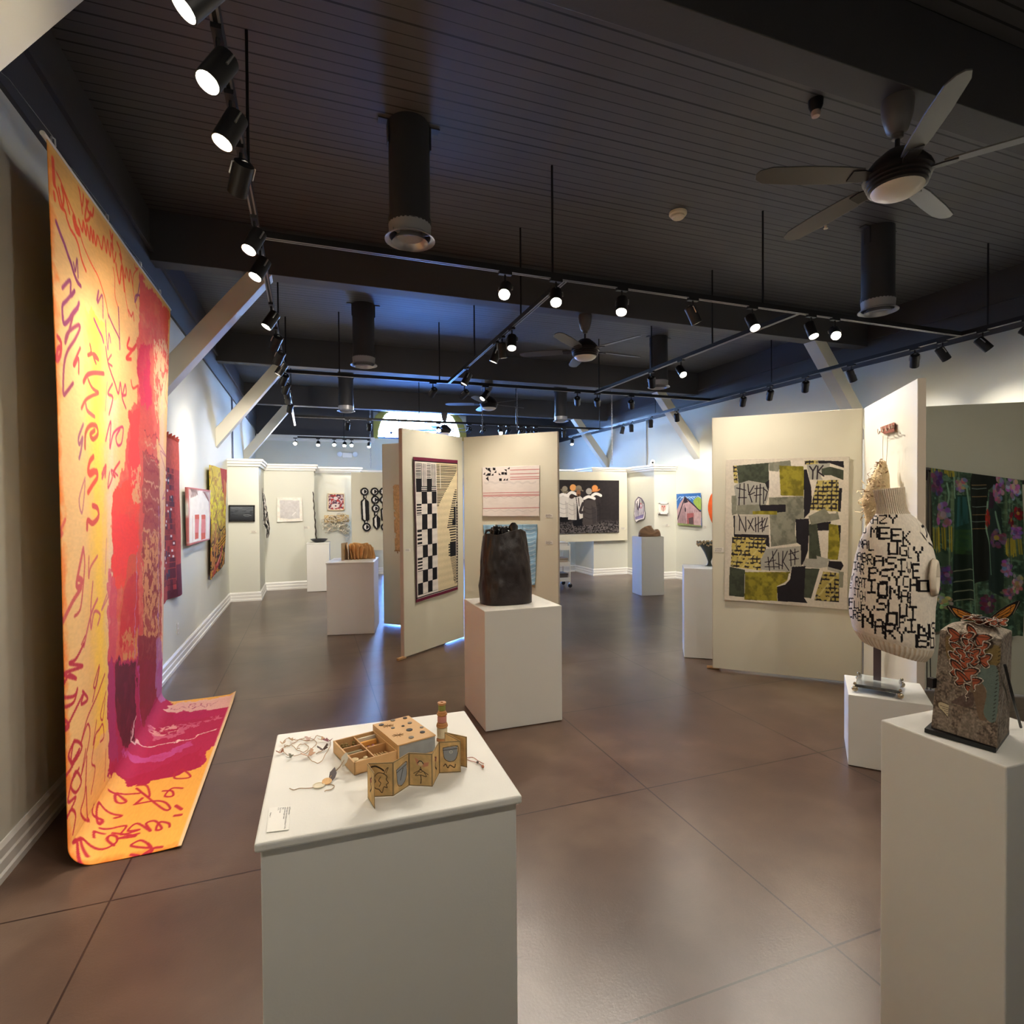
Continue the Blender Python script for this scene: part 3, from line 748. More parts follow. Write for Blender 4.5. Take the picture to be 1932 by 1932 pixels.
DA2 = divider((1.772, 6.653), A2_, .02, 2.47, 'divider carrying the white quilted hanging above the black vessel')
C0, C1 = (.93, 7.80), (1.16, 7.60)
DC = divider((.93, 7.80), (1.62, 7.15), .02, 2.48, 'divider behind the black and white weaving with a tan lace strip')
B0, B1_, B2_ = (3.715, 4.50), (4.64, 3.63), (3.86, 2.63)
DB1 = divider(B0, (4.632, 3.638), .02, 2.48, 'divider carrying the olive and grey patchwork quilt')
MB().box(-.06, .02, .002, .06, .05, .028, T=DB1[1]).build('foot', wood, DB1[0], bevel=.006)
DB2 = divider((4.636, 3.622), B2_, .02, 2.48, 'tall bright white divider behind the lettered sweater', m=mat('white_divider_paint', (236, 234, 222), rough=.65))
# the shaded divider behind, seen beyond the bright one
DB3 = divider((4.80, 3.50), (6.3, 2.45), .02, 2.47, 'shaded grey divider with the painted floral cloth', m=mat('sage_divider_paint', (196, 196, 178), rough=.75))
# two bridged boards at the far end
def bridge(x0, x1, y, z0, z1, text, legs):
    t = thing('bridging_board', (x0, y, 0), 0, text, 'display board', 'display boards at the far end')
    MB().box(x0, y, z0, x1, y+.045, z1).build('board', pan, t, bevel=.003)
    MB().box(x0+.05, y+.045, z0+.1, x0+.1, y+.09, z1-.05).box(x1-.1, y+.045, z0+.1, x1-.05, y+.09, z1-.05).build('batten', wood, t)
    return t
BW = bridge(.795, 1.56, 12.0, .69, 2.325, 'grey board at the far end carrying the black and white interlaced cutout', None)
PH = bridge(4.75, 6.83, 11.17, .79, 2.345, 'cream board at the far end carrying the dark picture of hatted people', None)

white = mat('plinth_white', (226, 225, 218), rough=.55, noise=.02, nscale=3, bump=.03, bscale=150)
def plinth(cx, cy, w, d, h, rz, text, slab=0.0, lip=0.0, m=None):
    t = thing('plinth', (cx, cy, 0), rz, text, 'plinth', 'white display plinths')
    T = Matrix.Translation((cx, cy, 0)) @ Matrix.Rotation(rz, 4, 'Z')
    MB().box(-w/2, -d/2, .004, w/2, d/2, h-slab, T=T).build('body', m or white, t, bevel=.004)
    if slab: MB().box(-w/2-lip, -d/2-lip, h-slab, w/2+lip, d/2+lip, h, T=T).build('top_slab', white, t, bevel=.006, seg=3)
    return t
def from_corners(z, fl, bl, fr):
    fl, bl, fr = (at(*q, Z=z) for q in (fl, bl, fr))
    w = np.linalg.norm(fr-fl); d = np.linalg.norm(bl-fl); ang = math.atan2(fr[1]-fl[1], fr[0]-fl[0])
    c = (bl+fr)/2; return c[0], c[1], w, d, ang
c = from_corners(.9, (482.7, 1593), (520.4, 1385.6), (988.2, 1500.5))
P1 = plinth(c[0], c[1], c[2]-.024, c[3]-.024, .90, c[4], 'large near white plinth with a slab top holding the sewing box', slab=.022, lip=.012)
P2 = plinth(1.478, 4.145, .612, .575, .88, 0.0, 'white plinth holding the black crumpled vessel, standing before the divider')
P3 = plinth(.525, 7.68, .585, .62, .925, -.2, 'white plinth with the fanned tan paper book', slab=.02, lip=.008)
P4 = plinth(5.72, 8.66, .43, .40, 1.045, -.13, 'tall white plinth with the folded brown leather form')
P5 = plinth(.135, 11.46, .41, .38, .93, -.07, 'small white plinth with the dark bowl and upright stick', slab=.02, lip=.008)
c = from_corners(.449, (1600, 1312), (1584, 1273), (1758, 1333))
ang6 = math.atan2(2.236-2.548, 3.412-3.129)
P6 = plinth(3.45+.01, 2.555, .43, .45, .449, ang6, 'low white plinth under the sweater stand')
P7 = plinth(3.98, 5.02, .36, .40, .955, -.6, 'narrow white plinth mostly hidden behind the quilt divider, with the vase')
P8 = plinth(1.607+.19, 1.0375, .38, .325, 1.0, 0.0, 'near white plinth carrying the butterfly covered cloth sculpture')
# ================================================================== the tall orange banner
BZ, BR_ = 3.30, .075
def bx_at(t, z):
    """x of the hanging part: t 0..1 along the wall, height z"""
    f = np.clip((BZ-z)/BZ, 0, 1)
    return -1.085+f*(.025-.14*t)
BY0, BY1 = 3.07, 5.40
def bend(t): return -.61-.025*t
class Banner(Cv):
    W_, H_ = 2.33, 3.95
    def __init__(s):
        super().__init__(s.W_, s.H_, 172, (232, 176, 108)); s.Hm = True; s.k = 1/400.
    def m(s, pts):
        out = []
        for x, y in pts:
            X = -1.09
            for _ in range(4):
                q = at(x, y, X=X); t = min(1.1, max(-.1, (q[1]-BY0)/(BY1-BY0))); X = bx_at(t, q[2])
            if q[2] > .05: out.append((t*s.W, BZ-q[2]))
            else:
                q = at(x, y, Z=0); t = (q[1]-BY0)/(BY1-BY0); xb = bx_at(t, 0)
                fr = (q[0]-xb)/(bend(t)-xb); out.append((t*s.W, BZ-.03+fr*(s.H-BZ+.03)))
        return np.array(out)
b = Banner(); h, w = b.h, b.w
n1 = fnoise(h, w, 14, 8, 3, 4); n2 = fnoise(h, w, 60, 30, 5, 3); n3 = vnoise(h, w, 500, 90, 8)
b.a = b.a*(1+.10*(n1-.5)[..., None])
# soft dyed streaks down the cloth
def band(xc, wd, c, al, y0=0, y1=1e9):
    """vertical soft streak through photo columns xc (list of (x, y))"""
    P = b.m(xc); xs = np.interp(b.Y[:, 0], P[:, 1], P[:, 0]); f = np.exp(-((b.X-xs[:, None])/wd)**2)*al
    f = f*((b.Y > y0) & (b.Y < y1)); b.put(f, c)
band([(180, 480), (180, 640), (184, 900), (188, 1150)], .16, (246, 196, 52), .85, 0.6, 2.9)
band([(218, 600), (214, 800), (213, 1000), (210, 1200)], .12, (226, 190, 150), .85, 1.0, 3.2)
band([(140, 600), (140, 1000), (140, 1500)], .2, (238, 196, 126), .6)
band([(306, 640), (306, 900), (306, 1250)], .13, (232, 190, 160), .8)
b.put(np.clip((b.Y-2.95)/.5, 0, 1)*.75, (236, 168, 58))
b.put(np.clip(1-b.X/.06, 0, 1)*.8, (236, 120, 40))
b.put(np.clip(1-b.Y/.5, 0, 1)*.5, (240, 172, 66))
grain = np.clip(.30+1.1*fnoise(h, w, 150, 70, 11, 3), 0, 1)
soft = np.clip(.55+.8*n2, 0, 1)
rough_ = (fnoise(h, w, 120, 60, 21, 3) > .47)*1.0
cream_, red, crim, org = (238, 196, 140), (222, 62, 46), (226, 34, 66), (236, 66, 34)
# flame shape rising to the corner
b.poly([(264, 518), (319, 588), (319, 700), (300, 760), (300, 830), (290, 830), (258, 800), (258, 640), (262, 600)], (228, 84, 66), .95, tex=soft)
b.poly([(290, 640), (318, 640), (318, 760), (296, 800), (288, 760)], cream_, .8, tex=rough_)
b.poly([(262, 660), (284, 640), (283, 770), (264, 770), (258, 700)], crim, .9, tex=soft)
b.poly([(270, 700), (283, 680), (282, 775), (270, 775)], (224, 26, 70), .85)
# body widening downward
b.poly([(252, 765), (284, 768), (292, 830), (298, 900), (302, 980), (304, 1100), (304, 1260), (204, 1260), (207, 1150), (214, 1040), (216, 960), (222, 920), (236, 880), (242, 830), (246, 780)], (214, 78, 58), .96, tex=soft)
b.poly([(246, 780), (262, 770), (262, 900), (250, 940), (244, 930)], (232, 58, 48), .9)
b.poly([(222, 920), (250, 900), (262, 960), (262, 1080), (250, 1120), (216, 1100), (214, 980)], org, .95, tex=soft)
b.poly([(216, 960), (258, 985), (262, 1060), (246, 1090), (215, 1080)], (238, 56, 34), .95)
b.poly([(268, 850), (300, 880), (303, 1240), (268, 1240)], (156, 62, 44), .75)
for i in range(12):
    y = 815+i*16+3*(i % 3); b.line([(270, y), (284, y+5+3*(i % 2)), (299, y+20)], 4+2*(i % 3), ((150, 34, 34), (222, 164, 116))[i % 2], al=.85, tex=grain)
b.poly([(268, 1000), (300, 1000), (301, 1230), (267, 1230)], (222, 150, 88), .9, tex=rough_)
b.poly([(268, 1020), (300, 1060), (300, 1180), (268, 1130)], (142, 40, 26), .7, tex=1-rough_)
b.poly([(248, 880), (264, 880), (264, 950), (252, 950)], (226, 170, 110), .8, tex=rough_)
b.poly([(246, 1050), (262, 1040), (260, 1130), (236, 1180), (226, 1180)], (206, 92, 46), .8, tex=soft)
b.poly([(244, 1090), (262, 1080), (262, 1220), (228, 1220), (232, 1160)], (200, 34, 30), .8, tex=soft)
b.poly([(205, 1080), (222, 1080), (226, 1200), (220, 1260), (203, 1260)], (206, 70, 88), .75, tex=soft)
b.poly([(236, 1190), (262, 1190), (262, 1236), (232, 1250)], (214, 160, 80), .7, tex=rough_)
b.line([(260, 1040), (258, 1120), (256, 1240)], 7, (196, 140, 176), al=.8, smooth=False, tex=soft)
b.line([(298, 960), (297, 1100), (296, 1260)], 8, (186, 130, 180), al=.75, smooth=False, tex=soft)
# magenta skirt running out over the floor
mag = (176, 30, 74)
b.poly([(203, 1245), (306, 1245), (306, 1318), (318, 1332), (440, 1318), (434, 1350), (420, 1378), (408, 1400), (380, 1452), (230, 1487), (213, 1484), (206, 1470), (203, 1400)], mag, .97)
b.poly([(203, 1250), (216, 1250), (218, 1330), (222, 1440), (206, 1440)], (168, 46, 100), .8)
b.poly([(220, 1250), (258, 1250), (258, 1330), (252, 1400), (236, 1410), (224, 1380), (218, 1310)], (92, 16, 20), .92, tex=soft)
b.poly([(262, 1200), (296, 1200), (296, 1310), (282, 1352), (268, 1374), (262, 1300)], (140, 34, 28), .9, tex=soft)
b.line([(262, 1180), (262, 1290), (266, 1360)], 6, (180, 60, 120), smooth=False)
b.poly([(292, 1210), (306, 1210), (308, 1325), (300, 1335), (292, 1300)], (180, 120, 168), .75, tex=soft)
b.poly([(318, 1331), (442, 1314), (438, 1336), (330, 1348), (306, 1344)], (226, 178, 160), .95)
b.poly([(312, 1346), (434, 1338), (432, 1350), (390, 1356), (330, 1362)], (184, 34, 84), .9)
b.poly([(270, 1384), (280, 1376), (340, 1370), (416, 1352), (426, 1354), (390, 1364), (350, 1378), (330, 1390), (280, 1400)], (214, 122, 140), .7, tex=rough_)
b.poly([(276, 1380), (330, 1366), (330, 1382), (284, 1394)], (230, 172, 156), .75, tex=rough_)
b.line([(258, 1352), (250, 1376), (248, 1400), (256, 1414), (290, 1408), (350, 1396), (410, 1380)], 8, (232, 190, 176))
b.line([(262, 1416), (300, 1406), (320, 1400), (340, 1402), (360, 1392), (405, 1386)], 1.6, (150, 24, 60))
b.poly([(226, 1424), (240, 1418), (320, 1414), (360, 1400), (350, 1412), (300, 1436), (236, 1446)], (198, 86, 150), .75, tex=soft)
b.poly([(212, 1440), (380, 1412), (378, 1452), (230, 1487), (213, 1484), (206, 1470)], (170, 22, 58), .55)
for k in range(5): b.line([(318+k*18, 1336-k*2), (326+k*18, 1341-k*2), (336+k*18, 1334-k*2)], 1.8, (150, 30, 80))
# the dye bled a little: ragged edges
wx = ((fnoise(h, w, 60, 36, 41, 3)-.5)*22).astype(int); wy = ((fnoise(h, w, 60, 36, 43, 3)-.5)*22).astype(int)
ii, jj = np.mgrid[0:h, 0:w]; b.a = b.a[np.clip(ii+wy, 0, h-1), np.clip(jj+wx, 0, w-1)]
# handwriting
R1, PU, CR_ = (234, 82, 40), (146, 58, 96), (178, 40, 52)
def zz(ox, oy, s, pts): return [(ox+x/s, oy+y/s) for x, y in pts]
def zA(p): return zz(80, 260, 5.684, p)
def zB(p): return zz(80, 580, 6.036, p)
def zC(p): return zz(80, 880, 5.684, p)
def zD(p): return zz(80, 1200, 4.2, p)
def ink(p, wd, c, sm=True): b.line(p, wd*1.35, c, smooth=sm, al=.92)
for p, wd in (([(110, 230), (115, 330), (120, 430), (125, 500)], 9), ([(150, 370), (200, 480), (270, 660), (350, 850)], 3), ([(130, 500), (160, 600), (190, 730), (240, 790), (262, 880)], 5),
          ([(170, 540), (190, 640), (215, 740), (225, 640), (205, 520), (250, 640), (290, 810)], 5), ([(120, 590), (128, 660)], 7), ([(270, 900), (300, 980), (350, 1060), (385, 1150), (405, 1240), (430, 1330), (470, 1430)], 5),
          ([(370, 470), (400, 580), (425, 730), (440, 620), (420, 520), (390, 480)], 4), ([(410, 640), (430, 810)], 4), ([(470, 660), (480, 740), (500, 800), (540, 830), (545, 700), (500, 660), (470, 760), (460, 880), (500, 870), (520, 800)], 5),
          ([(340, 870), (360, 960), (390, 1010)], 14), ([(390, 880), (430, 1000), (440, 900), (470, 1040), (480, 940), (510, 1090), (520, 960), (545, 1120), (550, 1000), (575, 1150), (590, 1050)], 5),
          ([(400, 1020), (440, 1150), (500, 1290), (550, 1390), (600, 1480), (650, 1620), (690, 1760), (720, 1930)], 3.2), ([(600, 1060), (640, 1190), (660, 1060), (690, 1230), (700, 1100), (730, 1270), (740, 1130), (770, 1330), (790, 1230)], 4.5),
          ([(610, 780), (650, 840), (720, 930)], 8), ([(720, 940), (740, 1080), (760, 980), (750, 1090), (760, 1200)], 5), ([(800, 1120), (830, 1200), (850, 1300), (830, 1250), (860, 1380), (890, 1500), (900, 1400), (930, 1540), (940, 1420), (970, 1600)], 4.5),
          ([(760, 1390), (780, 1500), (785, 1700), (820, 1830), (825, 1930)], 2.8), ([(790, 1350), (830, 1560), (850, 1380), (880, 1640), (870, 1480)], 6), ([(880, 1590), (900, 1750), (930, 1920)], 3), ([(985, 1330), (1000, 1400), (1050, 1380), (980, 1460), (970, 1600), (990, 1740), (1010, 1830)], 3.2)):
    ink(zA(p), wd, R1)
for p, wd in (([(140, 900), (190, 1040), (230, 1140), (270, 1260), (300, 1340), (330, 1440), (370, 1540), (410, 1590)], 7), ([(330, 1340), (350, 1430), (370, 1300), (380, 1500)], 4), ([(200, 1610), (290, 1530), (295, 1690), (340, 1640), (250, 1740), (200, 1800), (205, 1930)], 6),
          ([(390, 1770), (360, 1840), (290, 1920)], 7), ([(590, 1740), (610, 1640), (600, 1770), (650, 1690), (660, 1930)], 4), ([(1040, 1560), (1020, 1680), (990, 1760), (1000, 1690), (1040, 1690)], 4)): ink(zA(p), wd, PU)
for p, wd, c in (([(210, 60), (225, 180), (280, 150), (340, 60), (400, 0)], 7, PU), ([(340, 80), (290, 260), (240, 400), (270, 290), (400, 200), (420, 240), (360, 360), (270, 490), (225, 640), (210, 880), (215, 990), (250, 960), (330, 860)], 6, (150, 60, 80)),
             ([(150, 330), (190, 400), (180, 540), (140, 600), (150, 480), (180, 450)], 7, (190, 50, 50)), ([(425, 460), (385, 540), (340, 640), (350, 660), (400, 580), (400, 750)], 5, (176, 60, 60)),
             ([(595, 130), (650, 250), (690, 330), (710, 400)], 6, PU), ([(545, 420), (560, 510), (520, 545), (600, 530), (650, 600), (590, 560), (620, 640)], 6, (200, 66, 50)),
             ([(460, 850), (510, 770), (600, 745), (715, 755)], 8, (186, 66, 60)), ([(520, 820), (560, 900), (600, 940), (650, 975), (560, 1010), (480, 1060), (430, 1150)], 6, (206, 76, 56)), ([(485, 1100), (510, 1180), (600, 1245)], 7, (180, 90, 76)),
             ([(470, 1600), (480, 1430), (540, 1345), (620, 1350), (640, 1440), (580, 1500), (540, 1450), (600, 1400)], 8, (176, 80, 50)), ([(450, 1330), (390, 1480), (400, 1560), (440, 1480), (420, 1620), (395, 1720)], 6, (160, 90, 100)),
             ([(580, 1700), (530, 1760), (510, 1880), (590, 1860), (630, 1900)], 9, (222, 76, 42)), ([(730, 150), (740, 300), (760, 480), (770, 300), (790, 400)], 4, (150, 66, 100)), ([(760, 80), (820, 220), (880, 350), (890, 470), (880, 200), (870, 0)], 4.5, (140, 58, 90)),
             ([(735, 450), (760, 620), (800, 750), (840, 860), (880, 980), (900, 860), (920, 1000), (950, 880), (960, 990), (920, 1020), (960, 1150)], 5, (176, 58, 76)), ([(800, 540), (760, 620), (810, 670)], 4, (176, 58, 76)), ([(990, 350), (970, 450), (1030, 480), (1060, 430), (1000, 520), (960, 580), (1010, 590)], 7, (226, 64, 50)),
             ([(980, 30), (1010, 100), (1030, 60), (1040, 150)], 4.5, (226, 84, 50)), ([(815, 870), (765, 980), (820, 1030), (780, 1220)], 5, (190, 66, 80)), ([(755, 850), (735, 1180)], 2.5, (190, 90, 90)), ([(740, 1520), (800, 1300), (790, 1600), (830, 1440), (900, 1370), (935, 1380), (920, 1540), (880, 1570), (860, 1480), (900, 1390)], 5, (184, 54, 84)),
             ([(690, 1900), (740, 1800), (730, 1930)], 6, (196, 70, 66)), ([(900, 1760), (830, 1880), (850, 1930)], 6, (200, 60, 60)), ([(1010, 830), (1030, 920), (1080, 890)], 5, (220, 66, 50)), ([(1430, 730), (1400, 960), (1435, 1140)], 4, (214, 110, 90)), ([(1330, 1560), (1420, 1700), (1340, 1640), (1430, 1900)], 3, (196, 116, 120)), ([(1270, 880), (1300, 960), (1280, 1080)], 3, (220, 130, 110))): ink(zB(p), wd, c)
for p, wd, c in (([(480, 20), (500, 90), (580, 50), (590, 120), (530, 200), (475, 280)], 9, (220, 76, 42)), ([(530, 420), (590, 450), (600, 540), (530, 610), (470, 580), (460, 670)], 9, (206, 74, 50)), ([(440, 120), (370, 350), (400, 500), (430, 300), (440, 150)], 4, (190, 110, 100)),
             ([(690, 40), (650, 130), (670, 20)], 5, (190, 84, 80)), ([(740, 60), (720, 230), (770, 120), (760, 40), (830, 100)], 4.5, (190, 66, 80)), ([(415, 880), (370, 1090), (340, 1280), (390, 1300), (300, 1450), (200, 1670)], 8, (206, 90, 78)), ([(420, 900), (430, 1050), (410, 1300), (380, 1530), (320, 1610)], 5, (206, 90, 78)), ([(350, 1200), (400, 1230), (360, 1330)], 9, (206, 90, 78)),
             ([(585, 960), (500, 1080), (475, 1190), (480, 970)], 5, (206, 96, 80)), ([(525, 1240), (500, 1500), (500, 1740), (540, 1560), (610, 1590), (580, 1700)], 5, (204, 96, 90)), ([(580, 1420), (520, 1540), (470, 1700), (420, 1930)], 6, (204, 96, 90)), ([(715, 1400), (630, 1540), (700, 1370)], 4, (204, 110, 110)), ([(700, 770), (680, 1150)], 3, (204, 120, 120)),
             ([(220, 570), (180, 660), (150, 690), (190, 720), (130, 800)], 6, (216, 100, 70)), ([(1330, 250), (1290, 350), (1320, 340), (1290, 520)], 4, (200, 110, 130)), ([(1330, 700), (1290, 860)], 3, (200, 110, 130)), ([(135, 190), (120, 300), (135, 420)], 5, (226, 110, 50))): ink(zC(p), wd, c)
SC_ = (182, 40, 54)
for p, wd in (([(320, 0), (290, 70)], 3), ([(310, 60), (250, 180), (200, 220), (300, 240), (160, 300), (250, 340), (200, 310), (160, 380)], 5), ([(100, 490), (230, 480), (260, 420), (230, 530), (140, 575)], 5), ([(300, 440), (340, 500), (290, 540), (310, 450), (240, 600), (180, 720), (130, 690), (150, 650), (200, 720), (120, 780)], 5),
           ([(440, 230), (390, 390), (410, 400), (440, 250), (380, 520)], 3.5), ([(490, 300), (420, 470), (350, 620), (320, 720), (290, 860), (340, 700), (360, 800), (300, 1100), (330, 900)], 3.5), ([(500, 440), (450, 620), (470, 660), (490, 500)], 3), ([(415, 670), (390, 860), (410, 780), (440, 740), (470, 700), (480, 800), (450, 840)], 3),
           ([(240, 830), (200, 950), (240, 1000), (300, 880), (240, 840), (220, 1010), (280, 900), (230, 1030), (170, 1130)], 5), ([(280, 1050), (220, 1180), (260, 1240), (300, 1150), (250, 1080), (200, 1310), (260, 1280), (190, 1450)], 4.5), ([(340, 960), (330, 1250), (300, 1400), (310, 1590), (350, 1400), (340, 1200)], 4),
           ([(410, 780), (380, 1000), (410, 1050), (380, 1250)], 3), ([(500, 900), (490, 1150)], 2.5), ([(140, 1320), (90, 1400), (100, 1440)], 4), ([(150, 1430), (170, 1510), (220, 1380), (260, 1420), (240, 1570)], 4.5), ([(250, 1640), (280, 1700), (400, 1710), (510, 1660), (520, 1610), (460, 1600), (440, 1640), (500, 1680)], 5), ([(360, 1640), (370, 1600), (430, 1590)], 4),
           ([(240, 1640), (220, 1760), (250, 1850), (300, 1860)], 6), ([(250, 1720), (300, 1780)], 6), ([(405, 1340), (390, 1420), (430, 1500), (400, 1540), (380, 1470), (420, 1430), (560, 1440), (510, 1460)], 5), ([(510, 1230), (560, 1290), (600, 1330), (540, 1340), (560, 1280), (720, 1260)], 5), ([(690, 1200), (780, 1200), (800, 1290), (690, 1220), (830, 1320), (940, 1390), (990, 1380), (940, 1330), (840, 1320), (670, 1350)], 5),
           ([(740, 1300), (690, 1340)], 8), ([(920, 1240), (1000, 1240), (1010, 1280), (940, 1280), (1000, 1220), (1095, 1220)], 5), ([(1020, 1100), (1030, 1140), (1160, 1130), (1090, 1070), (1040, 1090)], 5), ([(1040, 1360), (1090, 1390)], 8), ([(1030, 1440), (1090, 1435)], 7), ([(410, 1560), (600, 1520), (560, 1590), (720, 1550), (620, 1560), (700, 1500), (820, 1560), (780, 1500), (860, 1480), (920, 1540), (870, 1550), (900, 1490), (980, 1500), (990, 1530)], 5),
           ([(480, 1580), (690, 1600), (540, 1620), (720, 1580)], 5), ([(650, 1670), (740, 1635), (830, 1690), (720, 1690), (650, 1680)], 5), ([(800, 1660), (840, 1720), (760, 1750), (850, 1700), (930, 1690)], 6), ([(650, 1750), (720, 1760), (650, 1780)], 6)): ink(zD(p), wd, SC_)
b.a *= (1+.05*(n3-.5))[..., None]
# pale hem along the floor end and the top
b.put(np.clip((b.Y-(b.H-.035))*60, 0, 1), (226, 196, 150)); b.put(np.clip((.03-b.Y)*60, 0, 1), (238, 190, 110)*np.ones(3))
# sheet: hangs, turns on a soft fold, runs out over the floor
tt = (b.X/b.W); zz_ = BZ-b.Y; xb = bx_at(tt, np.maximum(zz_, 0)); fold = .10
s_ = b.Y-(BZ-fold); L_ = b.H-(BZ-fold)
th = np.clip(s_/(fold*1.571), 0, 1)*PI/2
xf = xb+fold*(1-np.cos(th)); zf = fold*(1-np.sin(th))+.004
rest = np.clip((s_-fold*1.571)/(L_-fold*1.571), 0, 1)
xe = bend(tt); xf = xf+rest*(xe-(xb+fold)); zf = zf+.012*rest**3+.02*np.clip((rest-.9)*10, 0, 1)*np.clip((tt-.9)*10, 0, 1)
hang = s_ <= 0
PX = np.where(hang, xb, xf); PZ = np.where(hang, zz_, zf); PY = BY0+tt*(BY1-BY0)
PX = PX+np.where(hang, .010*np.sin(tt*9+zz_*.6)*np.clip(b.Y/1.2, 0, 1)*np.clip(zz_/.6, 0, 1), 0)
pos = np.stack([PX, PY, PZ], -1)
BN = thing('hanging_banner', (-1.09, 3.07, 0), 0, 'tall orange painted cloth banner spilling from high on the wall onto the floor', 'banner')
cgrid('cloth', pos, b.a, BN, vmat('banner_cloth', rough=.85, bump=.15, bscale=500), thick=.003)
MB().tube([(-1.092, BY0-.03, BZ+.008), (-1.092, BY1+.02, BZ+.008)], .011, 10).build('hanging_rod', mat('white_batten', (226, 220, 206), rough=.5), BN, smooth=.6)
wire = mat('hanger_wire', (196, 196, 192), rough=.3, metal=.7)
for t in (.02, .33, .62, .85):
    y = BY0+t*(BY1-BY0); MB().tube([(-1.092, y, BZ), (-1.092, y+.02, BZ+.05), (-1.092, y+.055, BZ+.06), (-1.092, y+.06, BZ+.03), (-1.092, y+.03, BZ+.012)], .004, 6).build('hanger_loop', wire, BN, smooth=.7)
    MB().tube([(-1.092, y+.03, BZ+.058), (-1.25, y+.03, 3.58), (XL+.03, y+.03, 3.62)], .0018, 5).build('hanger_wire', wire, BN)
# ================================================================== works on the walls and dividers
felt = vmat('printed_cloth', rough=.9, bump=.2, bscale=420)
paper = vmat('printed_paper', rough=.6, bump=0)
def Z(x0, y0, s): return lambda *p: [(x0+x*s, y0+y*s) for x, y in p]
def sheet(name, cv, plane, quad, text, cat, thick=.006, m=None, bulge=0.0, waves=2, seed=1, off=0.0, edge=0.0, parent=None):
    """hang a painted sheet so its corners sit on the given wall plane"""
    tl, tr, br, bl = (at(*q, **plane) for q in quad)
    P = np.array([tl, tr, br, bl]); n = np.cross(P[3]-P[0], P[1]-P[0]); n /= np.linalg.norm(n)
    if n @ (EYE-P[0]) < 0: n = -n
    u = np.linspace(0, 1, cv.w)[None, :, None]; v = np.linspace(0, 1, cv.h)[:, None, None]
    pos = (tl*(1-u)+tr*u)*(1-v)+(bl*(1-u)+br*u)*v
    H_ = off+(bulge*fnoise(cv.h, cv.w, waves, waves, seed, 3) if bulge else 0)
    pos = pos+n*np.broadcast_to(np.asarray(H_)[..., None] if np.ndim(H_) else H_, pos.shape[:2]+(1,))
    o = cgrid(name, pos, cv.a, parent, m or felt, thick=thick)
    if parent is None: label(o, text, cat)
    return o
def quadcv(quad, plane, res, bg):
    tl, tr, br, bl = (at(*q, **plane) for q in quad)
    return Cv(float(np.linalg.norm(tr-tl)), float(np.linalg.norm(bl-tl)), res, bg, quad)
def board_plane(a, b):
    d = np.array([b[0]-a[0], b[1]-a[1], 0.0]); return dict(n=(-d[1], d[0], 0), p=(a[0], a[1], 0))
LW = dict(X=XL+.025); RW = dict(X=XR-.02)
# --- red weaving, half behind the banner
y0, y1, z0, z1 = 5.70, 6.74, .74, 2.33
c = Cv(1.04, 1.59, 140, (168, 62, 54))
c.rect(0, 0, 1.04, .42, (196, 82, 62)); c.rect(.80, .3, 1.04, 1.3, (176, 66, 62)); c.rect(.80, 1.26, 1.04, 1.59, (104, 34, 52)); c.rect(.5, 1.42, .82, 1.59, (88, 24, 34))
rg = np.random.default_rng(4)
for i in range(9):
    for j in range(22):
        x = .02+i*.085; y = .30+j*.055
        c.rect(x, y, x+.085, y+.05, ((128, 40, 44), (150, 48, 46), (92, 30, 44), (176, 58, 52))[int(rg.integers(4))])
for k in range(42):
    x = rg.random()*.72; y = .33+rg.random()*1.0; c.rect(x, y, x+.05, y+.02+.05*(k % 3 == 0), (234, 220, 214) if k % 3 else (52, 56, 76))
for x in np.linspace(0, 1.04, 40): c.line([(x, .0), (x, 1.59)], .004, (120, 40, 38), al=.35)
c.mottle(.12, 60, 40, 2)
u = np.linspace(0, 1, c.w)[None, :]; v = np.linspace(0, 1, c.h)[:, None]
pos = np.stack([XL+.03+.018*np.sin(u*9)*v+0*u, y0+(y1-y0)*u+.012*np.sin(v*14), z1-(z1-z0)*v+.015*np.sin(u*5)*v], -1)
RWV = thing('woven_hanging', (XL+.03, 6.2, .74), 0, 'rust red woven strip hanging, peeking out from behind the orange banner', 'woven hanging')
cgrid('weaving', pos, c.a, RWV, felt, thick=.012)
m = MB()
for k in range(22): y = y0+.03+k*(y1-y0-.05)/21; m.tube([(XL+.03, y, z1-.005), (XL+.035, y+.01, z1+.03+.01*(k % 3))], .006, 5)
m.tube([(XL+.03, y0+.02, z1), (XL+.03, y1-.02, z1)], .004, 5); m.build('fringe', mat('rust_wool', (172, 66, 52), rough=.95), RWV)
# --- white quilt with two red ladders
q = [(347, 919), (391, 925), (389, 1018), (349, 1030)]
c = quadcv(q, LW, 150, (230, 224, 220)); z = Z(280, 800, 160/859)
c.poly(z((360, 640), (590, 660), (580, 700), (470, 700), (440, 740), (390, 760), (365, 720)), (210, 190, 184)); c.poly(z((470, 660), (510, 665), (505, 720), (560, 770), (575, 800), (580, 1200), (380, 1230), (388, 760), (440, 735)), (238, 235, 230))
for p in ([(362, 650), (370, 900), (366, 1230)], [(360, 640), (590, 668)], [(366, 1232), (580, 1178)], [(586, 668), (580, 1180)]): c.line(z(*p), 2.2, (196, 120, 120), False)
for k in range(7): c.line(z((385+k*9, 655+k*2), (400+k*8, 700), (396+k*10, 745-k*4)), .8, (120, 96, 92)); c.line(z((520+k*9, 690), (540+k*6, 720+k*5), (560+k*3, 760+k*6)), .8, (150, 110, 106))
for x in (430, 498):
    c.poly(z((x, 932), (x+44, 934), (x+44, 1165), (x+4, 1175)), (214, 108, 92)); c.poly(z((x+6, 985), (x+40, 985), (x+38, 1110), (x+8, 1115)), (196, 62, 72))
    for k in range(12): c.line(z((x+4, 985+k*11), (x+42, 983+k*11)), .7, (226, 150, 150), False)
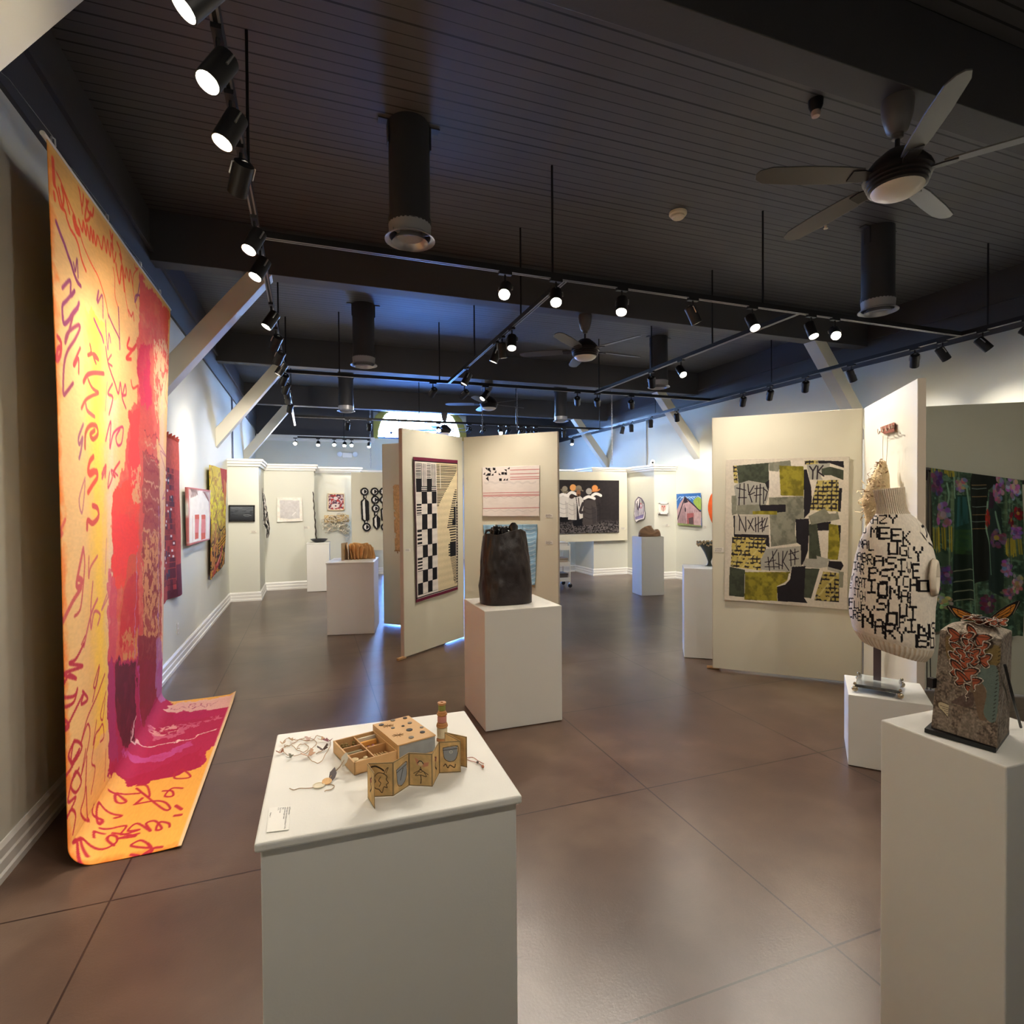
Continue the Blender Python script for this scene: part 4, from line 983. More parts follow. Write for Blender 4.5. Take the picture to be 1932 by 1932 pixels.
for x in (406, 546): c.line(z((x, 950), (x+4, 1190)), .9, (210, 160, 156), False)
c.mottle(.03, 14, 10, 3)
sheet('quilted_hanging', c, LW, q, 'white quilted wall piece with two red ladder panels', 'quilt', thick=.03, bulge=.02, off=.03)
# --- vivid yellow and red tapestry
q = [(391, 877), (421, 886), (421, 1063), (394, 1094)]
c = quadcv(q, LW, 130, (190, 150, 70)); W_, H_ = c.W, c.H; c.Hm = None; c.k = 1
t = fnoise(c.h, c.w, 26, 10, 9, 3); t2 = fnoise(c.h, c.w, 40, 14, 19, 3)
yv = c.Y/H_; xv = c.X/W_
c.put(((t > .45)*1.0), (216, 190, 70)); c.put((t2 > .56)*np.clip(1-abs(yv-.38)*3.2, 0, 1), (236, 222, 60)); c.put(np.clip((yv-.55)*5, 0, 1)*(t2 > .42), (70, 44, 44)); c.put(np.clip((yv-.55)*5, 0, 1)*(t > .52), (196, 132, 70))
c.poly([(W_*.62, 0), (W_, 0), (W_, H_*.3), (W_*.8, H_*.25), (W_*.7, H_*.1)], (176, 58, 50), .9); c.poly([(W_*.82, H_*.1), (W_, H_*.15), (W_*.98, H_*.4), (W_*.85, H_*.3)], (206, 128, 70), .8)
for k in range(16):
    x = W_*(.05+.9*((k*37) % 100)/100); y = H_*(.02+.05*k); c.line([(x, y), (x+W_*.1, y+H_*.08), (x-W_*.05, y+H_*.17)], .014, ((44, 34, 36), (238, 226, 90), (150, 40, 40))[k % 3], taper=True)
for k in range(5): c.line([(W_*.5, H_*(.74+k*.012)), (W_*.98, H_*(.70+k*.014))], .02, ((226, 170, 50), (60, 44, 30))[k % 2])
c.line([(W_*.72, H_*.8), (W_*.55, H_*.9), (W_*.15, H_*.985)], .09, (176, 70, 66)); c.line([(W_*.66, H_*.84), (W_*.4, H_*.93)], .03, (224, 150, 140)); c.line([(W_*.3, H_*.55), (W_*.2, H_*.75), (W_*.3, H_*.95)], .07, (196, 120, 74)); c.line([(W_*.34, H_*.5), (W_*.6, H_*.62), (W_*.9, H_*.6)], .02, (40, 34, 40))
sheet('hanging_tapestry', c, LW, q, 'tall vivid yellow, red and brown tapestry next to the far corner of the wall', 'tapestry', thick=.01, bulge=.05, waves=3, off=.01)
# --- dark framed seascape
def framed(name, plane, q, text, cat, cv, fcol, fw=.02, depth=.03, mount=None, rough=.4):
    tl, tr, br, bl = (Vector(at(*p, **plane)) for p in q)
    x = (tr-tl).normalized(); y = (bl-tl).normalized(); n = x.cross(y)
    if n.dot(Vector(EYE)-tl) < 0: n = -n
    w = (tr-tl).length; h = (bl-tl).length
    T = Matrix(((x.x, -y.x, n.x, tl.x), (x.y, -y.y, n.y, tl.y), (x.z, -y.z, n.z, tl.z), (0, 0, 0, 1)))
    t = thing(name, tuple(bl), 0, text, cat)
    m = MB().box(0, -h, 0.002, w, -h+fw, depth, T=T).box(0, -fw, .002, w, 0, depth, T=T).box(0, -h, .002, fw, 0, depth, T=T).box(w-fw, -h, .002, w, 0, depth, T=T)
    m.build('frame', fcol, t)
    u = np.linspace(0, 1, cv.w)[None, :, None]; v = np.linspace(0, 1, cv.h)[:, None, None]
    o = np.array(tl+n*depth*.6); pos = o+np.array(x)*(fw*.5+(w-fw)*u)+np.array(y)*(fw*.5+(h-fw)*v)
    cgrid('picture', pos, cv.a, t, paper); return t
c = Cv(.5, .32, 260, (70, 74, 84)); yv = c.Y/c.H; c.a[:] = (112, 118, 124)*(1-yv[..., None]*.9)+(18, 20, 26)*(yv[..., None]*.9)
c.put((fnoise(c.h, c.w, 22, 7, 2, 3) > .55)*np.clip(1-abs(yv-.45)*2.2, 0, 1)*.6, (36, 40, 48)); c.line([(.28, .2), (.36, .19), (.44, .21)], .008, (140, 146, 150)); c.line([(.3, .22), (.4, .225)], .005, (150, 156, 160))
framed('seascape_picture', dict(Y=10.645), [(432, 953), (481, 953), (481, 984), (432, 984)], 'dark grey seascape in a black frame at the far corner', 'picture', c, black, fw=.022)
# --- dotted scarf hanging at the corner
c = Cv(1, 1, 130, (232, 228, 220)); rg = np.random.default_rng(12)
for k in range(190): c.ell(rg.random(), rg.random(), .016+.026*rg.random(), .02+.03*rg.random(), (22, 22, 26), al=1)
u = np.linspace(0, 1, c.w)[None, :]; v = np.linspace(0, 1, c.h)[:, None]
# outline in the plane beside the step: left edge straight, right edge bulging
lf = np.interp(v[:, 0], [0, .12, .7, .78, 1], [491.5, 491.5, 491, 499, 503.5]); rt = np.interp(v[:, 0], [0, .12, .4, .75, .92, 1], [493, 498, 503.5, 509, 509, 506]); yy = np.interp(v[:, 0], [0, 1], [921, 1015])
pts = np.array([at(lf[i], yy[i], Y=11.3) for i in range(c.h)]); ptr = np.array([at(rt[i], yy[i], Y=11.3) for i in range(c.h)])
pos = pts[:, None]*(1-u[..., None])+ptr[:, None]*u[..., None]; pos[..., 0] = np.maximum(pos[..., 0], XL+.50); pos[..., 1] += .05*np.sin(u*14+v*3)+.03*np.sin(v*11)
label(cgrid('hanging_scarf', pos, c.a, None, felt, thick=.003), 'black and white spotted scarf hanging from one point at the partition step', 'scarf')
# --- white textile with grey centre
q = [(523, 939), (570, 939), (571, 983), (523, 985)]; pl = dict(Y=11.78)
c = quadcv(q, pl, 170, (240, 234, 224)); c.poly([(528, 944), (565, 944), (565.5, 978), (546, 979), (529, 977)], (206, 203, 202), smooth=False); c.mottle(.05, 16, 16, 4)
c.line([(523, 983), (546, 985), (571, 982)], 3, (250, 246, 238)); c.line([(552, 972), (556, 968), (558, 966)], 1.2, (238, 236, 234))
sheet('handmade_paper_hanging', c, pl, q, 'square white fringed textile with a pale grey centre', 'textile', thick=.004, bulge=.05, waves=3, off=.004)
# --- small red print
c = Cv(.36, .36, 220, (120, 66, 72)); n_ = fnoise(c.h, c.w, 12, 12, 6, 3); c.put((n_ > .55)*1., (206, 186, 186)); c.put((n_ < .40)*1., (70, 60, 84)); c.put((fnoise(c.h, c.w, 9, 9, 16, 3) > .6)*1., (172, 56, 54)); c.ell(.16, .27, .09, .05, (214, 200, 196)); c.ell(.17, .27, .02, .015, (60, 40, 50)); c.ell(.17, .1, .05, .04, (212, 196, 196))
framed('small_print_picture', dict(Y=12.485), [(618, 931), (650, 931), (650, 963), (618, 963)], 'small square red and white print in a pale wood frame', 'picture', c, mat('blond_frame', (226, 206, 168), rough=.5), fw=.018, depth=.045)
# --- ruffled white relief on a tan board
RF = thing('ruffled_relief', tuple(at(635, 1000, Y=12.45)), 0, 'white ruffled relief on a tan strip below the small red print', 'relief')
a_, b_ = at(612, 972, Y=12.48), at(658, 985, Y=12.48); MB().box(a_[0], 12.44, b_[2], b_[0], 12.495, a_[2]).build('backing', mat('tan_board', (208, 182, 130), rough=.8), RF)
m = MB(); rg = np.random.default_rng(3)
spots_ = [(610+k*4.2, 983+6*math.sin(k*1.7)) for k in range(12)]+[(614+k*4.6, 994+4*math.cos(k*1.9)) for k in range(10)]+[(618+k*5.5, 976+3*math.sin(k)) for k in range(7)]+[(652, 1003), (654, 1009), (650, 998), (656, 1000)]
for (px, py) in spots_:
    c0 = at(px, py, Y=12.36+.05*rg.random()); r = .05+.03*rg.random(); a = rg.random()*6.28
    pts = []
    for k in range(15):
        b = k/14*5.2+a; rr = r*(1-.45*k/14); pts.append((c0[0]+rr*math.cos(b), c0[1]-.03*math.sin(k*.9), c0[2]+rr*math.sin(b)))
    for i in range(14):
        p, q2 = pts[i], pts[i+1]; m.add([p, q2, (q2[0], q2[1]+.05, q2[2]-.012), (p[0], p[1]+.05, p[2]-.012)], [(0, 1, 2, 3)])
o = m.build('ruffles', mat('ivory_paper', (240, 230, 208), rough=.8), RF); sm = o.modifiers.new('th', 'SOLIDIFY'); sm.thickness = .007
# --- black and white interlaced cutout
q = [(680, 918), (736, 917), (736, 1003), (682, 1003)]; pl = dict(Y=11.985)
c = quadcv(q, pl, 260, (206, 202, 190)); mk = Cv(c.W, c.H, 260, (0, 0, 0), q); z = Z(400, 820, 380/1932); BK, WT = (16, 15, 18), (226, 222, 216)
def ringd(x, y, r):
    c.ell(*z((x, y))[0], r*.197, r*.197, BK); mk.ell(*z((x, y))[0], r*.197, r*.197, (255,)*3)
    c.ell(*z((x, y))[0], r*.6*.197, r*.6*.197, WT)
    c.poly(z((x-2, y-r*.5), (x+r*.55, y), (x-2, y+r*.5)), BK, smooth=True)
def link_(x0, y0, x1, y1, w):
    P = z((x0-w, y0+22), (x0, y0-14), (x0+w, y0+22), (x1+w, y1-22), (x1, y1+14), (x1-w, y1-22))
    c.poly(P, BK); mk.poly(P, (255,)*3); P2 = z((x0-w*.55, y0+30), (x0, y0), (x1+2, y1), (x1-w*.55, y1-30)); c.poly(P2, WT)
def neck(x, y): c.poly(z((x-16, y-26), (x+16, y-26), (x+16, y+26), (x-16, y+26)), BK); mk.poly(z((x-16, y-26), (x+16, y-26), (x+16, y+26), (x-16, y+26)), (255,)*3); c.poly(z((x-2, y-20), (x+10, y-20), (x+10, y+20), (x-2, y+20)), WT)
for X0, rows in ((1462, ('r', 548)), (1556, None), (1640, None), (1724, None)):
    pass
neck(1464, 590); link_(1464, 620, 1472, 840, 38); neck(1474, 850); ringd(1462, 548, 40); ringd(1482, 888, 42)
for k, X0 in enumerate((1558, 1642, 1726)):
    dx = 5
    for j, yy_ in enumerate((548, 628, 712)):
        if k != 1 or j < 2: neck(X0+j*dx, yy_+42); ringd(X0+j*dx, yy_, 40)
    if k == 1: link_(X0+8, 700, X0+14, 840, 36); neck(X0+14, 850); ringd(X0+14, 888, 40)
    else: link_(X0+18, 780, X0+20, 900, 36)
for xx in (1600, 1686):
    for yy_ in (548, 628): c.line(z((xx-10, yy_), (xx+14, yy_)), 4, BK); mk.line(z((xx-14, yy_), (xx+16, yy_)), 4, (255,)*3)
u = np.linspace(0, 1, c.w)[None, :, None]; v = np.linspace(0, 1, c.h)[:, None, None]; tl, tr, br, bl = (at(*p, Y=11.96) for p in q)
pos = (tl*(1-u)+tr*u)*(1-v)+(bl*(1-u)+br*u)*v
label(cgrid('interlaced_cutout', pos, c.a, None, paper, thick=.018, mask=mk.a[..., 0] > 128, smooth=False), 'black and white interlaced cutout of loops on the grey board', 'cutout')
# --- tan lace strip on the divider edge
pl = board_plane((.93, 7.80), (1.62, 7.15)); q = [(742, 914), (772, 916), (774, 1040), (746, 1040)]
c = quadcv(q, pl, 170, (206, 170, 124)); c.mottle(.14, 50, 14, 5)
rg = np.random.default_rng(8)
for k in range(60):
    x, y = 757+rg.random()*6, 955+rg.random()*60; c.ell(x, y, 1.2, 1.6, ((226, 214, 204), (150, 70, 60))[k % 3 == 0])
mk_ = (fnoise(c.h, c.w, 26, 6, 3, 2) > .30) | (abs(c.X/c.W-.5) < .42)
tl, tr, br, bl = (at(*p, **pl) for p in q); nrm = np.array(pl['n'])/np.linalg.norm(pl['n']); nrm = nrm if nrm @ (EYE-tl) > 0 else -nrm
u = np.linspace(0, 1, c.w)[None, :, None]; v = np.linspace(0, 1, c.h)[:, None, None]; pos = (tl*(1-u)+tr*u)*(1-v)+(bl*(1-u)+br*u)*v+nrm*.008
LC = thing('lace_hanging', tuple(bl), 0, 'tan burlap strip with lace, half hidden on the divider edge', 'textile')
cgrid('burlap', pos, c.a, LC, felt, thick=.003, mask=mk_)
m = MB()
for k in range(9): p = at(746+k*3, 1038, **pl)+nrm*.012; m.tube([p, p+np.array([.01*math.sin(k*2), -.01, -.02-.012*(k % 3)])], .004, 5)
m.tube([at(745, 1038, **pl)+nrm*.012, at(772, 1038, **pl)+nrm*.012], .003, 5); m.build('fringe', mat('tan_twine', (150, 116, 76), rough=.95), LC)
# --- tall black and white weaving on the corner divider
pl = board_plane(A0, A1_); q = [(778, 862), (860, 869), (863, 1105), (784, 1137)]
qq = [(778, 862), (860.5, 868.5), (862.5, 1112), (783.5, 1137)]
c = quadcv(qq, pl, 300, (228, 220, 208)); W_, H_ = c.W, c.H; c.Hm = None; c.k = 1
X = lambda f: f*W_
Yf = lambda f: f*H_
BKW, CR2 = (24, 23, 28), (214, 198, 162)
def R_(x0, y0, x1, y1, col): c.rect(X(x0), Yf(y0), X(x1), Yf(y1), col)
R_(0, 0, 1, 1, (222, 214, 206))
R_(.50, .03, 1, .97, CR2)
def stripes(x0, x1, y0, y1, n, col=BKW):
    for k in range(n): a = y0+(y1-y0)*k/n; R_(x0, a, x1, a+(y1-y0)/n*.5, col)
stripes(.04, .15, .04, .145, 9); stripes(.27, .36, .04, .145, 9)
for k in range(4): R_(.155+.028*k, .04, .168+.028*k, .20, (90, 88, 92)); R_(.375+.028*k, .04, .388+.028*k, .20, (90, 88, 92))
cols = [.04, .155, .27, .375, .48]
rows = [(.145, 'B.B.'), (.24, '.B.B'), (.325, 's.B.'), (.40, '.B.B'), (.505, 's.B.'), (.615, '.B.B'), (.70, 's.B.'), (.79, '.B.B'), (.875, 'B.B.'), (.955, '')]
for (y0_, pat), (y1_, _) in zip(rows[:-1], rows[1:]):
    for k, ch in enumerate(pat):
        if ch == 'B': R_(cols[k], y0_, cols[k+1], y1_, BKW)
        elif ch == 's': stripes(cols[k], cols[k+1]-.01, y0_, y1_, 4)
    R_(.04, y1_-.003, .48, y1_, BKW)
stripes(.155, .27, .20, .24, 3); stripes(.375, .48, .20, .24, 3)
# diverging stripes down the other half
for k in range(26):
    y = .04+.012*k; x1 = .97-.47*max(0, (y-.085)/.27); R_(.49, y, max(.54, min(.97, x1)), y+.006, BKW)
R_(.575, .04, .59, .22, (222, 214, 206))
for k in range(18):
    y = .225+k*.0165; x0 = .93-.20*(k/17)**.9; R_(x0, y, .97, y+.008, BKW)
R_(.86, .45, .97, .50, BKW); R_(.90, .36, .97, .46, BKW)
for k in range(6): R_(.78+.01*k, .525+k*.02, .97, .534+k*.02, BKW)
R_(.80, .62, .97, .735, BKW); R_(.945, .30, .955, .94, (222, 214, 206))
for k in range(5): R_(.76, .635+k*.02, .80, .645+k*.02, BKW)
for k in range(20):
    y = .74+k*.0105; R_(.80+.11*(k/19), y, .97, y+.0052, BKW)
for k in range(30): R_(.957, .32+k*.021, .985, .331+k*.021, BKW)
R_(.88, .895, .93, .92, BKW); R_(.892, .901, .918, .914, CR2)
R_(0, 0, .03, 1, (84, 62, 66)); R_(.985, 0, 1, 1, (60, 40, 48)); R_(.028, .0, .036, 1, (230, 222, 214)); R_(0, 0, 1, .022, (112, 36, 62)); R_(0, .022, 1, .030, (40, 30, 36)); R_(0, .967, 1, .975, (40, 30, 36)); R_(0, .978, 1, 1, (104, 32, 56))
c.a *= (1+.05*(np.sin(c.Y*1800)*.5)+.05*(fnoise(c.h, c.w, 120, 60, 3, 2)-.5))[..., None]
sheet('zigzag_weaving', c, pl, qq, 'tall black and white checkered weaving with plum borders', 'weaving', thick=.006, bulge=.02, waves=3, off=.008)
# --- white quilted piece and the blue one below it
pl = board_plane(A1_, A2_); q = [(911, 882), (1019, 878), (1018.5, 974), (912.5, 974)]
c = quadcv(q, pl, 260, (226, 218, 212)); z = Z(720, 740, 400/1932)
c.a *= (1+.05*(fnoise(c.h, c.w, 40, 12, 3, 3)-.5))[..., None]
for y in (915, 935, 945, 1055, 706, 742, 772, 790): c.line(z((932 if y > 800 else 1180, y+6), (1440, y-2 if y > 800 else y-2)), 1.0 if y < 900 else .9, (176, 72, 72), False)
def tri(x, y, f, s=24):
    P = ((x, y), (x+s, y), (x+s, y+s)) if f == 0 else ((x, y), (x+s, y+s), (x, y+s)) if f == 1 else ((x, y+s), (x+s, y), (x+s, y+s)) if f == 2 else ((x, y), (x+s, y), (x+s, y+s), (x, y+s))
    c.poly(z(*P), (26, 24, 28))
for x, y, f in ((948, 690, 0), (974, 690, 3), (1022, 688, 3), (928, 730, 2), (952, 740, 2), (978, 712, 0), (978, 738, 3), (1004, 738, 2), (1030, 712, 2), (956, 766, 2), (958, 790, 0), (1074, 734, 1), (1100, 730, 3), (1126, 730, 3), (1122, 704, 0), (1150, 680, 2), (1078, 786, 3), (1110, 784, 2), (1134, 784, 2)): tri(x, y, f)
for yb in (820, 830, 960, 1080): c.line(z(*[(940+k*25, yb+8*math.sin(k*1.9)) for k in range(20)]), .5, (190, 184, 182))
sheet('quilted_sampler', c, pl, q, 'white quilted hanging with red lines and tiny black triangles', 'quilt', thick=.014, bulge=.008, waves=4, off=.016)
q = [(913, 990), (1015, 989), (1010, 1103), (918, 1108)]
c = quadcv(q, pl, 200, (150, 192, 220)); c.a *= (1+.22*(fnoise(c.h, c.w, 34, 8, 5, 3)-.5))[..., None]
for k in range(13): c.line([(914, 994+k*8.5), (930, 997+k*8.5), (1013, 993+k*8.5)], .9, (122, 164, 200)); c.line([(990, 997+k*8.5), (1001, 1000+k*8.5), (1011, 996+k*8.5)], 1.2, (196, 222, 236))
for x in (938, 989): c.line([(x, 990), (x+1, 1105)], 1.4, (120, 160, 196), False)
BLU = thing('pleated_blue_cloth', tuple(at(915, 1105, **pl)), 0, 'pale blue pleated cloth behind the black vessel', 'textile')
sheet('cloth', c, pl, q, '', '', thick=.004, bulge=.03, waves=7, off=.006, parent=BLU)
q = [(988, 1100), (1010, 1098), (1010, 1109), (1003, 1106)]; c = quadcv(q, pl, 150, (178, 158, 128)); sheet('lining', c, pl, q, '', '', thick=.003, off=.012, parent=BLU)
# --- large dark picture of people in hats
pl = dict(Y=11.135); q = [(1016, 905), (1168, 906.5), (1168, 1004.5), (1016, 1008)]
c = quadcv(q, pl, 150, (38, 34, 36)); z = Z(1040, 880, 160/1288)
c.put(fnoise(c.h, c.w, 30, 40, 2, 3)*.25, (70, 64, 64)); n_ = fnoise(c.h, c.w, 60, 90, 6, 2)
g0 = np.clip((c.Y/c.H-.74)*9, 0, 1); c.put(g0*(n_ > .5)*.8, (112, 106, 106)); c.put(g0*(n_ < .42)*.8, (28, 25, 27))
def coat(x, y, w, h, col, sh):
    c.poly(z((x-w*.42, y), (x+w*.42, y), (x+w*.55, y+h*.35), (x+w*.55, y+h), (x-w*.55, y+h), (x-w*.55, y+h*.35)), col); c.poly(z((x+w*.1, y+h*.2), (x+w*.5, y+h*.4), (x+w*.5, y+h*.95), (x+w*.2, y+h)), sh, .6)
    for k in range(3): c.line(z((x-w*.45, y+h*(.3+.2*k)), (x, y+h*(.38+.2*k)), (x+w*.45, y+h*(.3+.2*k))), 1.0, sh)
coat(190, 450, 165, 340, (216, 210, 202), (176, 170, 164)); c.poly(z((125, 770), (270, 770), (270, 840), (140, 850)), (22, 20, 24))
coat(320, 470, 120, 340, (206, 200, 192), (170, 164, 158)); c.poly(z((380, 470), (440, 450), (490, 500), (480, 780), (430, 800)), (214, 208, 200)); c.line(z((412, 480), (424, 600)), 1.6, (60, 48, 40)); c.poly(z((320, 840), (470, 790), (470, 900), (340, 910)), (20, 20, 26))
coat(590, 510, 200, 380, (70, 64, 64), (48, 44, 46)); coat(700, 450, 110, 380, (48, 43, 45), (36, 32, 34)); coat(590, 510, 185, 370, (72, 66, 66), (52, 48, 50)); c.line(z((480, 560), (440, 690), (500, 690)), 5, (58, 52, 54))
for x, y, w in ((190, 440, 80), (320, 410, 60), (580, 475, 80), (690, 430, 66)): c.line(z((x-w, y+12), (x-w*.3, y-14), (x+w*.3, y-8), (x+w*.95, y+12)), 5, (238, 232, 226))
for x, y, r, col in ((205, 340, 44, (150, 140, 122)), (330, 322, 52, (226, 160, 96)), (415, 335, 50, (134, 124, 108)), (572, 378, 50, (170, 164, 158)), (662, 330, 50, (222, 148, 84))): c.ell(*z((x, y))[0], r*.124, r*.115, col)
c.line(z((150, 350), (200, 400), (250, 380)), 2.4, (128, 118, 100)); c.line(z((355, 370), (415, 345), (480, 370)), 2.4, (120, 110, 96)); c.line(z((620, 375), (690, 370), (730, 350)), 2.6, (206, 132, 76))
c.ell(*z((412, 405))[0], 4.4, 6, (150, 104, 74)); c.poly(z((395, 420), (435, 420), (418, 470)), (60, 44, 36)); c.ell(*z((310, 460))[0], 5, 3.6, (62, 48, 44))
sheet('figure_picture', c, pl, q, 'large dark picture of people in coats and hats seen from behind', 'picture', thick=.03, m=felt, off=.0)
# --- arched piece, small frame, barn, orange piece
pl = dict(X=6.893); q = [(1197, 935), (1222, 933), (1222, 991), (1197, 992)]
c = quadcv(q, pl, 170, (232, 226, 224)); z = Z(1020, 840, 380/1932); mk = Cv(c.W, c.H, 170, (0, 0, 0), q)
OUT = z((910, 720), (905, 600), (912, 540), (945, 492), (985, 508), (1005, 560), (1006, 625), (1016, 650), (1004, 710), (960, 722), (930, 745)); mk.poly(OUT, (255,)*3); c.poly(OUT, (232, 226, 226))
c.line(OUT+OUT[:1], 1.6, (70, 60, 90), False); P = z((916, 640), (918, 560), (945, 506), (980, 520), (994, 570), (994, 650)); c.line(P, .9, (100, 92, 120)); c.ell(*z((970, 580))[0], 3.0, 4.0, (214, 150, 146), ring=.5)
for k in range(9): c.line(z((918+k*9, 690), (924+k*9, 640+6*(k % 3)), (930+k*8, 560+20*(k % 2))), .8, (90, 84, 140))
c.poly(z((918, 690), (995, 660), (990, 700), (920, 715)), (120, 112, 170), .8); c.line(z((940, 540), (950, 620)), 1.5, (40, 36, 50)); c.line(z((962, 520), (956, 600)), 1.5, (40, 36, 50))
tl, tr, br, bl = (at(*p, **pl) for p in q); u = np.linspace(0, 1, c.w)[None, :, None]; v = np.linspace(0, 1, c.h)[:, None, None]; pos = (tl*(1-u)+tr*u)*(1-v)+(bl*(1-u)+br*u)*v
pos[..., 0] -= .05*fnoise(c.h, c.w, 3, 3, 4, 2)
label(cgrid('arched_hanging', pos, c.a, None, felt, thick=.008, mask=mk.a[..., 0] > 128), 'white round-topped textile with purple drawing above the brown leather form', 'textile')
c = Cv(.2, .25, 300, (222, 220, 214)); c.ell(.1, .12, .06, .07, (206, 176, 166)); c.line([(.1, .2), (.1, .1), (.07, .06)], .008, (140, 90, 80)); c.line([(.1, .12), (.14, .07)], .008, (170, 90, 80)); c.ell(.13, .07, .02, .02, (190, 90, 90)); c.ell(.07, .07, .02, .02, (190, 110, 100))
framed('small_framed_picture', dict(Y=10.19), [(1242, 949), (1258.5, 949), (1258, 970), (1241.5, 970)], 'small picture in a white box frame beside the pale pipe', 'picture', c, trimw, fw=.022, depth=.05)
q = [(1277.5, 932), (1323, 930), (1325, 994), (1280, 991)]
c = quadcv(q, RW, 200, (60, 110, 176)); z = Z(1020, 840, 380/1932); c.a[:] = (58, 108, 178)
for k in range(7): c.line(z((1315+k*32, 530-k*7), (1345+k*30, 495), (1390+k*28, 520)), 1.0, (176, 206, 232), al=.9)
c.poly(z((1310, 640), (1340, 560), (1390, 490), (1548, 640), (1548, 780), (1316, 770)), (176, 146, 152)); c.poly(z((1320, 770), (1330, 680), (1360, 610), (1390, 560), (1400, 760)), (150, 124, 130))
for k in range(9): c.line(z((1350+k*22, 770), (1350+k*22, 650-12*min(k, 4)+10*max(0, k-4))), .7, (132, 108, 118), False)
c.line(z((1318, 720), (1350, 620), (1392, 500), (1470, 570), (1545, 640)), 2.0, (54, 44, 56), False); c.poly(z((1382, 560), (1384, 490), (1425, 545)), (44, 40, 54)); c.poly(z((1410, 655), (1475, 650), (1475, 770), (1410, 765)), (158, 92, 96)); c.poly(z((1425, 700), (1470, 690), (1472, 765), (1428, 760)), (88, 70, 74)); c.ell(*z((1395, 620))[0], 1.6, 3.4, (60, 50, 62))
c.poly(z((1470, 540), (1510, 500), (1545, 520), (1546, 620), (1500, 590)), (150, 178, 84), smooth=True); c.poly(z((1318, 745), (1550, 768), (1550, 790), (1318, 785)), (128, 140, 92)); c.poly(z((1476, 650), (1546, 640), (1548, 770), (1478, 765)), (186, 158, 160))
c.mottle(.10, 14, 14, 8)
sheet('hanging_barn_quilt', c, RW, q, 'square pictorial quilt of a weathered barn under a blue sky', 'quilt', thick=.008, bulge=.015, off=.012)
c = Cv(1.0, .9, 140, (0, 0, 0)); mk = Cv(1.0, .9, 140, (0, 0, 0))
P = [(.04, .4), (.12, .12), (.32, .02), (.6, .06), (.9, .2), (.95, .5), (.7, .8), (.3, .88), (.2, .7)]
c.poly(P, (224, 98, 46), smooth=True); mk.poly(P, (255,)*3, smooth=True); c.poly([(.2, .42), (.3, .2), (.5, .2), (.7, .45), (.5, .65), (.3, .62)], (224, 150, 190), smooth=True); c.poly([(.3, .42), (.4, .28), (.55, .42), (.42, .55)], (110, 96, 180), smooth=True); c.mottle(.1, 10, 10, 3)
u = np.linspace(0, 1, c.w)[None, :]; v = np.linspace(0, 1, c.h)[:, None]; pos = np.stack([XR-.03-.04*np.sin(u*PI)*np.sin(v*PI), 9.16-1.0*u+0*v, 1.91-.93*v+0*u], -1)
label(cgrid('hanging_felt_relief', pos, c.a, None, felt, thick=.02, mask=mk.a[..., 0] > 128), 'orange, pink and violet shape peeking out past the patchwork quilt divider', 'relief')
# --- patchwork quilt of olive, grey, black and script panels
pl = board_plane(B0, B1_); q = [(1370, 867), (1602, 862), (1598, 1150), (1367, 1131)]
c = quadcv(q, pl, 330, (206, 198, 182)); zq = Z(1320, 760, 380/1360)
OL, GR, DG, BK, CRM, SLT = (148, 138, 46), (134, 134, 118), (70, 76, 62), (36, 33, 38), (210, 202, 188), (160, 158, 148)
n_ = fnoise(c.h, c.w, 30, 26, 3, 4); blot = np.clip((n_-.42)*4, 0, 1)
def patch(col, *p, tex=0.0, dark=None):
    c.poly(zq(*p), col)
    if tex: c.poly(zq(*p), dark or tuple(v*.62 for v in col), tex, tex=blot)
def plaid(*p, base=(176, 160, 92)):
    P = c.m(zq(*p)); x0, y0 = P.min(0); x1, y1 = P.max(0); sl = c.box(P, 0); ins = c.inside(P, sl).astype(float)
    c.put(ins, base, sl); X, Y = c.X[sl], c.Y[sl]; wob = .01*(fnoise(c.h, c.w, 20, 20, 5, 2)[sl])
    c.put(ins*((np.mod(Y+wob, .038) < .017)*1.)*(n_[sl] > .36)*.92, BK, sl); c.put(ins*((np.mod(X+wob*1.4, .036) < .012)*1.)*(n_[sl] > .44)*.85, BK, sl); c.put(ins*(np.mod(X*.7+Y*.5+wob, .07) < .012)*.5, (212, 200, 140), sl)
patch(DG, (250, 425), (465, 405), (465, 600), (440, 545), (330, 525), (262, 545), tex=.5); patch(BK, (440, 540), (468, 520), (468, 605), (450, 575)); plaid((225, 425), (250, 425), (258, 545), (232, 540))
patch(GR, (465, 405), (610, 390), (615, 430), (540, 430), (530, 465), (468, 460), tex=.3); patch(CRM, (468, 460), (530, 465), (545, 625), (465, 635)); patch(OL, (535, 425), (700, 430), (700, 630), (545, 625), tex=.6); patch(CRM, (615, 390), (702, 390), (700, 430), (618, 418))
patch(SLT, (232, 560), (262, 545), (330, 525), (440, 548), (465, 600), (462, 640), (445, 690), (250, 695)); patch(GR, (215, 628), (248, 625), (250, 750), (218, 758), tex=.3); patch(GR, (250, 690), (445, 685), (400, 735), (380, 755), (252, 752), tex=.2)
patch(GR, (465, 640), (700, 630), (702, 780), (645, 785), (640, 880), (660, 945), (480, 970), (470, 760), tex=.5); patch(BK, (400, 690), (578, 685), (580, 735), (520, 740), (410, 730)); patch(OL, (358, 730), (520, 730), (520, 755), (356, 752), tex=.5)
patch((176, 170, 158), (240, 760), (466, 755), (466, 890), (236, 888)); patch(BK, (228, 760), (240, 760), (238, 885), (466, 890), (470, 975), (445, 960), (445, 912), (232, 905)); plaid((220, 905), (448, 912), (445, 985), (410, 1060), (415, 1130), (210, 1105), base=(190, 172, 96))
